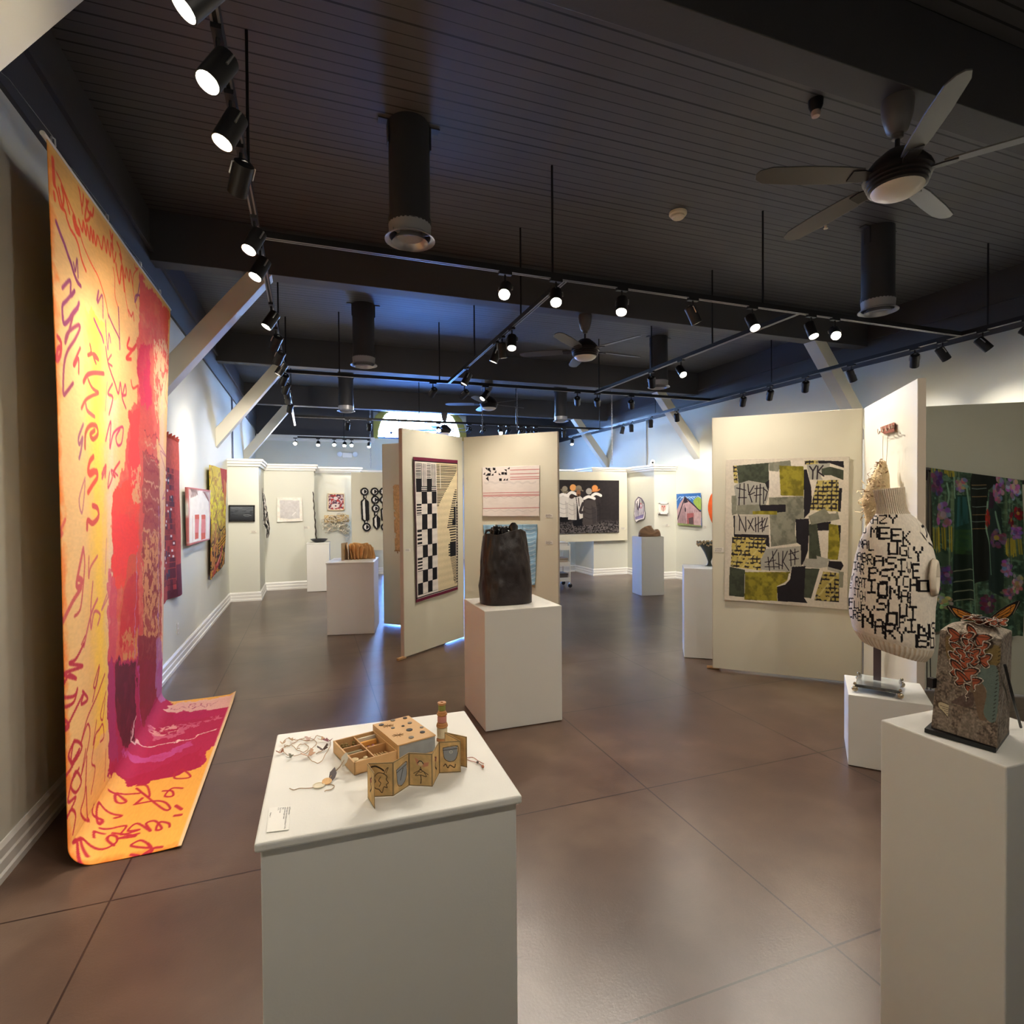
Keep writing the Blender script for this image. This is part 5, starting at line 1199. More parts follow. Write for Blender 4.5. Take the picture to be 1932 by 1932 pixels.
patch(BK, (645, 785), (735, 780), (738, 840), (728, 1000), (700, 1080), (682, 1100), (680, 960), (650, 940), tex=.2); patch(SLT, (445, 985), (680, 965), (682, 1100), (620, 1105), (610, 1140), (410, 1125), (412, 1060))
patch(BK, (700, 450), (720, 450), (750, 570), (755, 660), (740, 740), (702, 780)); patch(DG, (735, 820), (790, 800), (795, 870), (820, 1060), (735, 1050), tex=.4); patch(BK, (790, 810), (885, 800), (870, 860), (795, 862)); patch(CRM, (795, 865), (868, 860), (862, 1050), (822, 1045)); patch(OL, (870, 815), (935, 825), (945, 960), (930, 1060), (862, 1055), tex=.6); patch(BK, (932, 825), (952, 825), (945, 950))
plaid((705, 392), (795, 388), (795, 415), (708, 418)); patch(BK, (795, 390), (970, 395), (972, 440), (880, 410), (800, 412)); patch(SLT, (720, 418), (878, 408), (875, 440), (820, 445), (818, 500), (830, 520), (740, 520)); patch(DG, (820, 445), (880, 432), (970, 455), (968, 522), (885, 490), (822, 490), tex=.4)
patch(CRM, (745, 525), (790, 530), (775, 600), (760, 610)); plaid((790, 525), (935, 520), (938, 735), (740, 722), (760, 650)); patch(BK, (938, 575), (960, 575), (950, 735), (930, 730)); patch(GR, (732, 765), (840, 710), (860, 735), (930, 735), (942, 785), (750, 822), tex=.2); patch(CRM, (860, 735), (918, 730), (920, 745), (870, 748))
patch(SLT, (695, 1080), (715, 1048), (790, 1052), (862, 1065), (862, 1105), (800, 1115), (700, 1108)); patch(SLT, (785, 1030), (880, 1055), (875, 1075), (790, 1055)); patch(BK, (870, 1065), (955, 1070), (970, 1098), (950, 1130), (862, 1105), tex=.1); patch(SLT, (862, 1105), (950, 1128), (930, 1145), (862, 1125)); patch(GR, (935, 1135), (970, 1140), (965, 1245), (940, 1245))
plaid((820, 1135), (938, 1148), (940, 1345), (772, 1332), base=(168, 152, 84)); patch(CRM, (800, 1118), (832, 1135), (770, 1325), (750, 1320)); patch(DG, (705, 1115), (808, 1118), (750, 1318), (702, 1312), tex=.3)
patch(DG, (203, 1105), (305, 1125), (300, 1310), (198, 1300), tex=.4); patch(OL, (305, 1140), (610, 1140), (600, 1200), (520, 1235), (522, 1335), (302, 1328), tex=.7, dark=(92, 86, 32)); patch(BK, (620, 1105), (712, 1100), (702, 1312), (726, 1350), (525, 1336), (520, 1240), (575, 1225), (608, 1190), tex=.1); patch(CRM, (520, 1236), (575, 1225), (606, 1190), (610, 1150), (600, 1150), (590, 1195), (560, 1220))
def twig(w, *p): c.line(zq(*p), w, (40, 32, 40), False)
for p in (((272, 550), (265, 690)), ((300, 545), (300, 685)), ((250, 575), (310, 590)), ((262, 640), (316, 640)), ((325, 550), (330, 600), (352, 670)), ((365, 560), (330, 620)), ((340, 620), (370, 605)), ((385, 560), (380, 670)), ((408, 550), (405, 690)), ((372, 580), (415, 575)), ((370, 625), (415, 620)), ((425, 575), (455, 600), (440, 660)), ((430, 570), (430, 680))): twig(1.9, *p)
for p in (((270, 770), (268, 860)), ((262, 755), (310, 870)), ((310, 770), (312, 860)), ((330, 850), (360, 780)), ((325, 790), (365, 860)), ((375, 775), (378, 870)), ((395, 770), (395, 870)), ((372, 830), (415, 800)), ((420, 775), (422, 870)), ((440, 780), (410, 830)), ((455, 775), (430, 860)), ((405, 850), (460, 830))): twig(1.8, *p)
for p in (((460, 1040), (470, 1130)), ((440, 1075), (510, 1060)), ((490, 1000), (500, 1120)), ((520, 990), (460, 1090)), ((530, 1010), (535, 1120)), ((510, 1080), (560, 1100)), ((560, 1000), (555, 1120)), ((590, 1000), (560, 1070), (600, 1130)), ((610, 990), (615, 1100)), ((640, 985), (640, 1090)), ((600, 1020), (665, 1000)), ((605, 1060), (665, 1050)), ((440, 1105), (530, 1105)), ((650, 1050), (610, 990))): twig(1.6, *p)
for p in (((740, 430), (762, 460), (760, 515)), ((785, 425), (760, 465)), ((795, 430), (790, 515)), ((830, 425), (795, 465), (835, 495))): twig(2.4, *p)
c.a *= (1+.10*(fnoise(c.h, c.w, 90, 80, 7, 3)-.5))[..., None]
sheet('patchwork_quilt', c, pl, q, 'large patchwork quilt of olive, grey and black shapes with twig lettering', 'quilt', thick=.010, bulge=.014, waves=5, off=.014)
# --- small printed cards beside the works
card = mat('card_stock', (224, 220, 208), rough=.6); ink_m = mat('card_ink', (120, 116, 110), rough=.7)
def artcard(plane, x0, y0, x1, y1, text, n=3):
    q = [Vector(at(*p, **plane)) for p in ((x0, y0), (x1, y0), (x0, y1))]
    x = q[1]-q[0]; y = q[2]-q[0]; nn = x.cross(y).normalized()
    if nn.dot(Vector(EYE)-q[0]) < 0: nn = -nn
    t = thing('art_label', tuple(q[2]), 0, text, 'label card', 'small printed cards beside the works')
    def quad(u0, v0, u1, v1, d, m):
        for a, b in ((d, .0),):
            P = [q[0]+x*u+y*v+nn*a for u, v in ((u0, v0), (u1, v0), (u1, v1), (u0, v1))]; B = [p-nn*.002 for p in P]
            m.add(P+B, [(0, 1, 2, 3), (7, 6, 5, 4), (0, 4, 5, 1), (1, 5, 6, 2), (2, 6, 7, 3), (3, 7, 4, 0)])
        return m
    quad(0, 0, 1, 1, .0035, MB()).build('card', card, t)
    m = MB(); rg = np.random.default_rng(int(x0))
    for k in range(n):
        v = (k+.7)/(n+.6); u = .06
        while u < .55+.4*rg.random(): w_ = .04+.09*rg.random(); quad(u, v-.06, min(.95, u+w_), v+.05, .0042, m); u += w_+.025
    m.build('printed_lines', ink_m, t)
PA1, PA2, PB1 = board_plane(A0, A1_), board_plane(A1_, A2_), board_plane(B0, B1_)
for a in ((dict(Y=10.647), 474, 1001, 484, 1006, 'tiny card below the corner of the dark seascape'), (dict(Y=11.797), 573, 993, 584, 998, 'tiny card beside the grey centred white textile'),
          (PA1, 764, 1035, 774, 1041, 'tiny card on the edge of the divider beside the checkered weaving'), (PA2, 1029, 970, 1043, 977, 'card beside the white quilted hanging'), (PA2, 1029, 1020, 1043, 1027, 'card beside the pale blue pleated cloth'),
          (dict(Y=11.168), 1171, 995, 1180, 999, 'tiny card beside the dark picture of people in hats'), (dict(Y=10.197), 1256, 989, 1262, 993, 'tiny card below the small white box frame'), (dict(X=XR-.002), 1328, 992, 1333, 996, 'tiny card beside the barn quilt'), (PB1, 1348, 1033, 1366, 1042, 'card beside the patchwork quilt')): artcard(*a)
# wall fittings
t = thing('wall_outlet', (XL, 6.69, .3), 0, 'white outlet plate low on the wall between banner and yellow tapestry', 'outlet')
MB().box(XL, 6.655, .315, XL+.007, 6.725, .43).build('plate', trimw, t, bevel=.002); MB().box(XL+.007, 6.675, .335, XL+.009, 6.705, .365).box(XL+.007, 6.675, .38, XL+.009, 6.705, .41).build('socket_face', mat('outlet_ivory', (208, 206, 198), rough=.4), t)
q = at(1231, 881, Y=10.16); t = thing('security_camera', tuple(q), 0, 'small white dome camera on top of the stepped partition cornice', 'camera')
T = Matrix.Translation((q[0], 10.16, 2.456)); MB().lathe([(.055, 0), (.055, .03), (.045, .035)], 20, T).build('mount_base', trimw, t, smooth=.6); MB().ball((q[0], 10.15, 2.51), .05, 16).build('dome', trimw, t, smooth=1); MB().ball((q[0]-.025, 10.115, 2.495), .022, 12).build('camera_lens', black, t, smooth=1)
q = at(655, 858, Y=15.9); x, z_ = q[0], q[2]; t = thing('emergency_sconce', (x, 15.9, z_-.1), 0, 'white twin head emergency light on the far wall', 'emergency light')
MB().box(x-.13, 15.82, z_-.09, x+.13, 15.9, z_+.05).build('battery_case', trimw, t, bevel=.01)
for s in (-1, 1): MB().lathe([(.03, -.05), (.07, .05), (.06, .055), (.0005, .05)], 18, Matrix.Translation((x+s*.2, 15.82, z_+.02)) @ Matrix.Rotation(PI/2+.3, 4, 'X')).build('lamp_head', mat('reflector', (214, 222, 230), rough=.25), t, smooth=.7)
# ================================================================== things on the plinths
# --- crumpled black vessel
VX, VY, VZ = 1.44, 4.155, .881
V = thing('fibre_vessel', (VX, VY, VZ), 0, 'black brown crumpled sack-like vessel with knotted black top on a white plinth', 'vessel')
nt_, nz_ = 140, 90
th = np.linspace(-PI, PI, nt_)[None, :]; s = np.linspace(0, 1, nz_)[:, None]
W0 = .200-.038*s**1.2+.010*np.sin(s*PI); D0 = .150-.045*s
e = 2.6; cx = np.sign(np.cos(th))*np.abs(np.cos(th))**(2/e); sy = np.sign(np.sin(th))*np.abs(np.sin(th))**(2/e)
wr = (fnoise(nz_, nt_, 4, 16, 3, 3)-.5)*.022*np.clip(s*4, .2, 1)
px_ = VX+cx*(W0+wr)-.012*s; py_ = VY+sy*(D0+wr*1.4); pz_ = VZ+.001+s*(.545+.02*np.cos(th*1+.6)+.012*np.sin(th*4)) + .010*(np.abs(np.sin(th)))*(1-s)*0
cv = Cv(1, 1, 10); colr = np.empty((nz_, nt_, 3)); colr[:] = (36, 27, 25); colr *= (1+.5*(fnoise(nz_, nt_, 12, 20, 7, 3)-.5))[..., None]
vw = vmat('waxed_black_cloth', rough=.42, bump=.35, bscale=90, spec=.45)
cgrid('body', np.stack([px_+0*s, py_+0*s, pz_], -1), colr, V, vw, thick=.004)
MB().lathe([(.0005, 0), (.17, 0), (.17, .008), (.0005, .008)], 30, Matrix.Translation((VX, VY, VZ+.004)) @ Matrix.Diagonal((1.08, .8, 1, 1))).build('base', mat('black_cloth', (22, 20, 22), rough=.55), V)
m = MB(); rg = np.random.default_rng(5)
for k in range(26):
    a = rg.random()*6.28; c0 = Vector((VX-.045+.055*(rg.random()-.5)*2, VY-.03*rg.random(), VZ+.52+.02*rg.random()))
    h_ = .035+.035*rg.random(); m.tube([c0-Vector((0, 0, .06)), c0, c0+Vector((.03*math.cos(a), .03*math.sin(a), h_)), c0+Vector((.06*math.cos(a), .05*math.sin(a), h_*.9)), c0+Vector((.075*math.cos(a), .05*math.sin(a), .01))], [.010, .013, .014, .011, .007], 6)
for k in range(16):
    a = k*.39; c0 = Vector((VX+.05, VY-.05, VZ+.50)); m.tube([c0-Vector((.03*math.cos(a), -.02, .06)), c0+Vector((.02*math.cos(a), .02*math.sin(a), .03)), c0+Vector((.026*math.cos(a), .026*math.sin(a), .10)), c0+Vector((.01*math.cos(a), .01*math.sin(a), .125))], [.006, .012, .010, .004], 6)
m.build('knotted_top', mat('black_ribbon', (16, 15, 18), rough=.38), V, smooth=.9)
# --- folded brown leather form
LX, LY, LZ = 5.72, 8.60, 1.046
u = np.linspace(0, 2*PI, 70)[None, :]; v = np.linspace(0, 1, 34)[:, None]
r = np.sin(v*PI*.5)**.7; X_ = LX+.20*r*np.cos(u)*(1+.12*np.cos(u*2)); Y_ = LY+.13*r*np.sin(u)
hh = .135*np.cos(v*PI*.5)**.8*(1+.35*np.cos(u+2.6))+.03*np.sin(u*3+v*5)*v*(1-v)*4+.02*fnoise(34, 70, 5, 6, 2, 3)*(1-v)
colr = np.empty((34, 70, 3)); colr[:] = (142, 110, 82); colr *= (1+.6*(fnoise(34, 70, 8, 10, 4, 3)-.5))[..., None]
LF = thing('leather_form', (LX, LY, LZ), 0, 'crumpled brown leather hat-like form with a stalk on a tall white plinth', 'sculpture')
cgrid('hide', np.stack([X_+0*v, Y_+0*v, LZ+.004+np.maximum(hh, 0)], -1), colr, LF, vmat('leather', rough=.5, bump=.4, bscale=60, spec=.4), thick=.006)
MB().tube([(LX-.02, LY, LZ+.12), (LX-.01, LY, LZ+.165), (LX+.03, LY-.01, LZ+.185)], [.018, .012, .009], 8).tube([(LX-.01, LY, LZ+.165), (LX-.05, LY, LZ+.17)], [.01, .006], 6).build('stalk', mat('leather_stalk', (112, 96, 78), rough=.6), LF, smooth=.8)
# --- flared vase with flowered rim
T = Matrix.Translation((4.10, 5.02, .956))
VS = thing('flared_vase', (4.10, 5.02, .956), 0, 'dark flared vase with a beaded floral rim, peeking past the quilt divider', 'vase')
MB().lathe([(.05, 0), (.03, .006), (.018, .03), (.016, .05), (.03, .09), (.055, .15), (.085, .20), (.115, .235), (.128, .26), (.122, .262), (.05, .15), (.0005, .10)], 30, T, cap=False).build('body', mat('dark_green_glaze', (44, 52, 42), rough=.3, noise=.3, nscale=30), VS, smooth=.8)
m = MB(); rg = np.random.default_rng(2)
for k in range(46):
    a = k*2*PI/46; rr = .120+.012*rg.random(); m.ball((4.10+rr*math.cos(a), 5.02+rr*math.sin(a), .956+.225+.04*rg.random()), .010+.005*rg.random(), 6)
m.build('beaded_rim', mat('beige_beads', (172, 152, 116), rough=.6, noise=.3, nscale=60), VS, smooth=.9)
# --- bowl with upright stick
T = Matrix.Translation((.147, 11.47, .931))
MB().lathe([(.0005, .004), (.075, 0), (.10, .01), (.14, .035), (.165, .062), (.158, .064), (.13, .04), (.09, .018), (.0005, .014)], 30, T, cap=False).build('dark_bowl', mat('black_blue_glaze', (34, 37, 48), rough=.3, noise=.4, nscale=14), smooth=.8)
label(bpy.data.objects['dark_bowl'], 'shallow dark glazed bowl on the small far plinth', 'bowl')
m = MB(); P = []
for k in range(22): f = k/21; P.append((.147-.05-.05*f+.006*math.sin(k*1.7), 11.47, .950+.96*f))
m.tube(P, [.013-.004*k/21+.003*math.sin(k*2.3) for k in range(22)], 7)
label(m.build('gnarled_stick', mat('dark_bark', (62, 54, 48), rough=.9), smooth=.8), 'thin dark stick standing upright in the shallow bowl', 'stick')
# --- fanned book
BK_ = thing('fanned_book', (.36, 7.70, .926), 0, 'open fanned book of tan deckled paper on a white plinth', 'book')
tan = mat('tan_handmade_paper', (216, 172, 116), rough=.85, noise=.12, nscale=25); tan2 = mat('tan_page_edge', (232, 196, 148), rough=.85, noise=.1, nscale=40)
MB().box(-.004, 0, 0, .004, .17, .225, T=Matrix.Translation((.372, 7.62, .927)) @ Matrix.Rotation(-.5, 4, 'Z')).build('cover', mat('grey_tan_board', (170, 148, 116), rough=.8), BK_)
for k in range(9):
    f = k/8; nn = 14; hgt = .20+.012*math.sin(k*2.1); x0 = .42+.045*k
    colr = np.empty((10, nn, 3)); colr[:] = (218, 174, 118); colr *= (1+.25*(fnoise(10, nn, 3, 4, k, 2)-.5))[..., None]
    uu = np.linspace(0, 1, nn)[None, :]; vv = np.linspace(0, 1, 10)[:, None]
    bx_ = .50+.09*(f-.5)+(x0-.50-.05*(f-.5))*uu**.8; by_ = 7.84-.19*uu*(1-.25*abs(f-.5))
    pz = .928+vv*hgt*(1-.16*(uu > .85)*vv)+.006*np.sin(uu*9+k)*vv
    pos = np.stack([bx_+.012*np.sin(vv*3+k)*uu, by_+.01*np.cos(vv*4+k)*uu+0*vv, pz], -1)
    cgrid('page', pos, colr, BK_, vmat('deckled_paper', rough=.9, bump=.3, bscale=120), thick=.004)
# --- sewing box: drawer, sleeve, contents
AX = math.atan2(.272, .962); TB = Matrix.Translation((.105, 1.612, .901)) @ Matrix.Rotation(AX, 4, 'Z')
bw = mat('box_wood', (206, 164, 112), rough=.5, noise=.1, nscale=30, stretch=(1, 12, 1)); bin_ = mat('box_wood_inside', (186, 142, 94), rough=.6, noise=.1, nscale=30)
SB = thing('sewing_box', (.105, 1.612, .901), AX, 'small wooden drawer box with compartments of trinkets, slid from its sleeve', 'box')
m = MB(); t_ = .005; H_ = .036
m.box(0, 0, 0, .132, .182, .004, T=TB).box(0, 0, 0, .132, t_, H_, T=TB).box(0, .182-t_, 0, .132, .182, H_, T=TB).box(0, 0, 0, t_, .182, H_, T=TB).box(.127, 0, 0, .132, .182, H_, T=TB)
m.build('drawer', bw, SB, bevel=.001)
m = MB().box(.062, .004, .003, .066, .178, H_-.003, T=TB).box(.004, .060, .003, .064, .064, H_-.003, T=TB).box(.004, .112, .003, .064, .116, H_-.003, T=TB).box(.064, .078, .003, .128, .082, H_-.003, T=TB)
m.build('drawer_divider', bin_, SB)
def inb(name, parts, mm): return parts.build(name, mm, SB)
m = MB(); rg = np.random.default_rng(8)
for k in range(26): m.ball(TB @ Vector((.010+.048*rg.random(), .122+.05*rg.random(), .012+.014*rg.random())), .004+.003*rg.random(), 6)
inb('dried_buds', m, mat('dried_buds', (120, 98, 52), rough=.9, noise=.4, nscale=90))
m = MB()
for k in range(3): m.tube([TB @ Vector((.012, .070+.012*k, .016+.003*k)), TB @ Vector((.058, .074+.012*k, .02))], .005, 8)
inb('thread_twist', m, mat('grey_thread', (150, 140, 112), rough=.9))
m = MB().lathe([(.0005, .006), (.016, .006), (.016, .012), (.0005, .012)], 20, TB @ Matrix.Translation((.034, .026, .01))).lathe([(.010, .012), (.012, .018), (.008, .02), (.0005, .02)], 16, TB @ Matrix.Translation((.018, .046, .006))).ball(TB @ Vector((.05, .044, .016)), .010, 8)
inb('old_buttons', m, mat('bone_button', (206, 184, 138), rough=.5, noise=.2, nscale=80))
m = MB().box(.070, .086, .006, .124, .172, .010, T=TB).box(.072, .14, .012, .122, .150, .024, T=TB); inb('cloth_scrap', m, mat('ochre_scrap', (214, 160, 84), rough=.9, noise=.15, nscale=60))
m = MB().box(.068, .160, .012, .126, .166, .030, T=TB); inb('lace_roll', m, mat('lace_white', (214, 204, 184), rough=.9))
m = MB()
for k in range(7): m.ball(TB @ Vector((.084+.03*rg.random(), .098+.03*rg.random(), .014)), .0045, 6)
inb('pink_beads', m, mat('dusky_pink', (160, 106, 112), rough=.6))
m = MB()
for k in range(6): m.tube([TB @ Vector((.070+.008*k, .012, .008)), TB @ Vector((.074+.009*k, .04, .012+.004*(k % 2))), TB @ Vector((.080+.008*k, .072, .010))], .0025, 5)
inb('rolled_papers', m, mat('paper_roll', (206, 176, 126), rough=.85))
# sleeve with buttons sewn on the lid
m = MB(); x0, x1, y0, y1, z1 = .129, .254, -.006, .188, .054
m.box(x0, y0, 0, x1, y1, .004, T=TB).box(x0, y0, z1-.004, x1, y1, z1, T=TB).box(x0, y0+.008, .004, x1, y0+.012, z1-.004, T=TB).box(x0, y1-.004, .004, x1, y1, z1-.004, T=TB).box(x0, y0, .004, x0+.005, y1, z1-.004, T=TB)
m.build('sleeve', bw, SB, bevel=.001)
MB().box(x0+.006, y0+.0035, .005, x1-.001, y0+.007, z1-.005, T=TB).build('sleeve_lining', mat('grey_lining', (142, 146, 148), rough=.6, noise=.2, nscale=40), SB)
for k, (a, b_, r) in enumerate(((.02, .165, .008), (.065, .178, .0075), (.105, .172, .007), (.04, .12, .006), (.072, .115, .005), (.10, .125, .007), (.075, .075, .010), (.115, .07, .006), (.10, .035, .008), (.055, .02, .008))):
    MB().lathe([(.0005, .0), (r, .0), (r, .002), (r*.55, .0026), (.0005, .0016)], 18, TB @ Matrix.Translation((x0+a, b_, z1))).build('sewn_button', mat(('button_dark', 'button_grey')[k % 2], ((46, 42, 40), (120, 112, 100))[k % 2], rough=.35), SB, smooth=.6)
m = MB()
for cx_, cy_ in ((.035, .145), (.03, .06)):
    for k in range(9): a = k*.7; m.tube([TB @ Vector((x0+cx_, cy_, z1+.0006)), TB @ Vector((x0+cx_+.018*math.cos(a), cy_+.014*math.sin(a), z1+.0006))], .0006, 4)
m.build('stitched_star', mat('brown_stitch', (128, 96, 64), rough=.9), SB)
# --- zigzag little book
pts = [(.1415, 1.418), (.131, 1.478), (.193, 1.461), (.240, 1.501), (.298, 1.473), (.331, 1.540), (.390, 1.526), (.362, 1.600), (.413, 1.545)]
AB = thing('accordion_book', (.13, 1.48, .901), 0, 'tan accordion folded stitched book standing in a zigzag before the sewing box', 'book')
tea = vmat('tea_stained_paper', rough=.8, bump=.2, bscale=150)
def panel_art(k, cv):
    L = lambda w, *p: cv.line(p, w, (44, 34, 30))
    if k == 1:
        L(.022, (.3, .55), (.25, .42), (.4, .3), (.62, .33), (.75, .42), (.72, .5), (.80, .6), (.72, .65), (.75, .74), (.62, .72), (.55, .88), (.42, .78), (.28, .74), (.22, .62), (.3, .55)); L(.018, (.62, .34), (.72, .2), (.8, .16), (.72, .3)); L(.02, (.5, .42), (.42, .52), (.5, .6), (.44, .7)); L(.05, (.12, .12), (.3, .1), (.5, .17), (.62, .24))
    if k in (2, 5):
        P = [(.2, .3), (.85, .22), (.85, .6), (.72, .78), (.5, .84), (.28, .74)] if k == 2 else [(.18, .2), (.85, .16), (.84, .45), (.7, .62), (.45, .64), (.24, .52)]
        cv.poly(P, (150, 154, 158)); L(.02, *(P+P[:1])); L(.02, (P[0][0], P[0][1]+.08), (P[1][0], P[1][1]+.08)); L(.03, (.45, .66), (.62, .36)) if k == 2 else cv.ell(.55, .34, .08, .06, (210, 208, 200), ring=.4)
        if k == 5: L(.03, (.2, .78), (.3, .72), (.4, .84), (.5, .76), (.7, .84), (.75, .74))
    if k == 3:
        cv.poly([(.24, .12), (.48, .25), (.5, .38), (.35, .36)], (206, 140, 110)); cv.poly([(.58, .3), (.85, .26), (.82, .38), (.6, .42)], (206, 140, 110)); cv.ell(.5, .3, .12, .10, (222, 196, 150)); L(.03, (.38, .3), (.45, .24), (.55, .25), (.62, .32)); L(.02, (.2, .62), (.5, .5), (.5, .5), (.82, .64)); L(.02, (.42, .56), (.28, .68), (.5, .66), (.74, .7), (.62, .54)); L(.03, (.5, .66), (.52, .8), (.5, .92)); L(.015, (.5, .42), (.44, .56), (.56, .56), (.5, .42))
    if k in (0, 4): L(.06, (.4, .25), (.55, .4), (.42, .55), (.6, .7)); cv.ell(.5, .35, .12, .08, (150, 80, 70))
for k in range(8):
    a, b_ = pts[k], pts[k+1]; cv = Cv(1, 1.25, 64, (212, 176, 120)); cv.a *= (1+.28*(fnoise(cv.h, cv.w, 5, 4, k+30, 3)-.5))[..., None]
    panel_art(k, cv) if False else None
    cv2 = cv; cv.H_ = 1
    def scaled(f, cv=cv):
        m0 = cv.m; cv.m = lambda p: np.array(p, float)*np.array([1, 1.25]); f(k, cv); cv.m = m0
    scaled(panel_art)
    for p in ([(0.02, 0.02), (.98, .02)], [(.02, 1.23), (.98, 1.23)], [(.02, .02), (.02, 1.23)], [(.98, .02), (.98, 1.23)]): cv.line(p, .035, (126, 110, 84), False)
    u = np.linspace(0, 1, cv.w)[None, :]; v = np.linspace(0, 1, cv.h)[:, None]
    pos = np.stack([a[0]+(b_[0]-a[0])*u+0*v, a[1]+(b_[1]-a[1])*u+0*v, .9015+(.089)*(1-v)+0*u], -1)
    cgrid('folded_panel', pos, cv.a, AB, tea, thick=.0015)
# --- spools
def spool(z, h, r, rf, col, text, wood_):
    t = thing('thread_spool', (.3885, 1.757, z), 0, text, 'thread spool', 'stacked wooden thread spools'); T = Matrix.Translation((.3885, 1.757, z))
    MB().lathe([(rf*.3, 0), (rf, 0), (rf, .005), (r*.8, .009), (r*.8, h-.009), (rf, h-.005), (rf, h), (rf*.3, h), (rf*.3, 0)], 24, T, cap=False).build('spool_core', wood_, t, smooth=.5)
    MB().lathe([(r*.8, .008), (r, .010), (r, h-.010), (r*.8, h-.008)], 24, T, cap=False).build('thread', mat('thread_%d' % int(z*1000), col, rough=.8, bump=.6, bscale=500), t, smooth=.6)
ow = mat('old_spool_wood', (184, 128, 76), rough=.5, noise=.1, nscale=60)
spool(.901, .050, .0165, .0185, (226, 212, 178), 'lowest wooden spool of cream thread in the stack', ow); spool(.9512, .037, .0145, .0165, (204, 136, 124), 'middle wooden spool of pink thread in the stack', ow); spool(.9884, .034, .0115, .0135, (146, 148, 72), 'topmost wooden spool of green thread in the stack', ow)
# --- string garlands, button charm
def tabletop(pts, z=.9025, lift=0): return [tuple(at(x, y, Z=z)) for x, y in pts]
zt = lambda *p: [(500+x*.20147, 1310+y*.20147) for x, y in p]
G = thing('string_garland', tuple(at(575, 1410, Z=.901)), 0, 'tangled string garland with tiny butterflies on the white plinth top', 'garland')
st = mat('tan_string', (176, 150, 122), rough=.9)
m = MB()
for P in ([(130, 540), (190, 490), (240, 480), (320, 430), (400, 410), (470, 440), (480, 470), (430, 520), (370, 560), (250, 580), (190, 560), (170, 530)], [(170, 450), (220, 410), (250, 430), (330, 430), (440, 440), (490, 390), (560, 420), (610, 440), (610, 490), (570, 560), (520, 640), (460, 640), (400, 590)], [(250, 480), (310, 530), (370, 545), (410, 500), (370, 470), (320, 480), (300, 510), (325, 510)], [(480, 560), (530, 535), (560, 520)], [(190, 470), (185, 500), (240, 480)]):
    Q = spline(np.array(zt(*P)), False, 4); m.tube([(p[0], p[1], .9030+.0025*math.sin(i*.9)**2) for i, p in enumerate(tabletop(Q))], .0011, 5)
m.build('string', st, G)
def tiny_butterfly(px, py, w, a, col, parent, z=.906, name='paper_butterfly'):
    c0 = at(px, py, Z=z); mm = MB(); ca, sa = math.cos(a), math.sin(a)
    def R(x, y, zz): return (c0[0]+w*(x*ca-y*sa), c0[1]+w*(x*sa+y*ca), z+w*zz)
    for s in (-1, 1):
        mm.add([R(0, .1, 0), R(s*.5, .45, .35), R(s*.55, .1, .3), R(s*.35, -.05, .2), R(s*.4, -.4, .25), R(s*.05, -.2, 0)], [(0, 1, 2, 3), (0, 3, 4, 5)])
    o = mm.build(name, mat('butterfly_%d_%d_%d' % col, col, rough=.7), parent); sm = o.modifiers.new('th', 'SOLIDIFY'); sm.thickness = .001; return o
for (x, y), w, a, col in (((145, 545), .02, .4, (150, 100, 76)), ((235, 590), .02, 1.2, (120, 120, 104)), ((255, 430), .018, 2.2, (176, 146, 112)), ((170, 458), .016, .1, (190, 160, 130)), ((410, 575), .036, .6, (204, 166, 140)), ((400, 430), .024, 1.5, (206, 176, 164)), ((545, 515), .030, .2, (70, 50, 44)), ((590, 440), .026, 2.6, (120, 54, 66)), ((530, 425), .018, .8, (200, 164, 130))):
    p = zt((x, y))[0]; tiny_butterfly(p[0], p[1], w, a, col, G)
CH = thing('button_charm', tuple(at(600, 1478, Z=.901)), 0, 'charm of buttons and leaf shapes on a string beside the sewing box', 'charm')
m = MB()
for P in ([(230, 880), (270, 895), (320, 880), (380, 880), (440, 875), (470, 860)], [(560, 910), (570, 900), (620, 890), (650, 860), (620, 845), (570, 840)]):
    Q = spline(np.array(zt(*P)), False, 4); m.tube(tabletop(Q), .0012, 5)
m.tube([tuple(at(*zt((590, 800))[0], Z=.906)), tuple(at(*zt((640, 740))[0], Z=.912)), tuple(at(*zt((700, 680))[0], Z=.925)), tuple(at(*zt((750, 600))[0], Z=.935)), tuple(at(*zt((765, 585))[0], Z=.938))], .0014, 6)
m.build('string', st, CH)
ivory = mat('ivory_button', (228, 218, 192), rough=.35)
p = at(*zt((505, 850))[0], Z=.903); MB().lathe([(.0005, .0005), (.016, 0), (.0165, .0025), (.012, .0035), (.011, .0022), (.0005, .002)], 24, Matrix.Translation((p[0], p[1], .9015))).build('large_button', ivory, CH, smooth=.6)
p = at(*zt((580, 815))[0], Z=.905); MB().lathe([(.0005, .0), (.013, 0), (.013, .002), (.0005, .002)], 20, Matrix.Translation((p[0], p[1], .9045)) @ Matrix.Rotation(.2, 4, 'X')).build('flower_button', mat('amber_button', (214, 170, 112), rough=.4, noise=.4, nscale=120), CH)
for (x, y), zz, col in (((635, 755), .911, (120, 112, 116)), ((745, 610), .934, (206, 196, 178))):
    p = at(*zt((x, y))[0], Z=zz); o = MB().prism([(0, -.020), (.009, -.006), (.010, .006), (0, .020), (-.010, .006), (-.009, -.006)], 0, .0015, T=Matrix.Translation((p[0], p[1], zz)) @ Matrix.Rotation(-.5, 4, 'Z') @ Matrix.Rotation(.9, 4, 'X')).build('leaf_charm', mat('leaf_%d' % col[0], col, rough=.5), CH)
R_ = thing('bead_tassel', tuple(at(900, 1437, Z=.901)), 0, 'thin pink string with two beads trailing off the zigzag book', 'tassel')
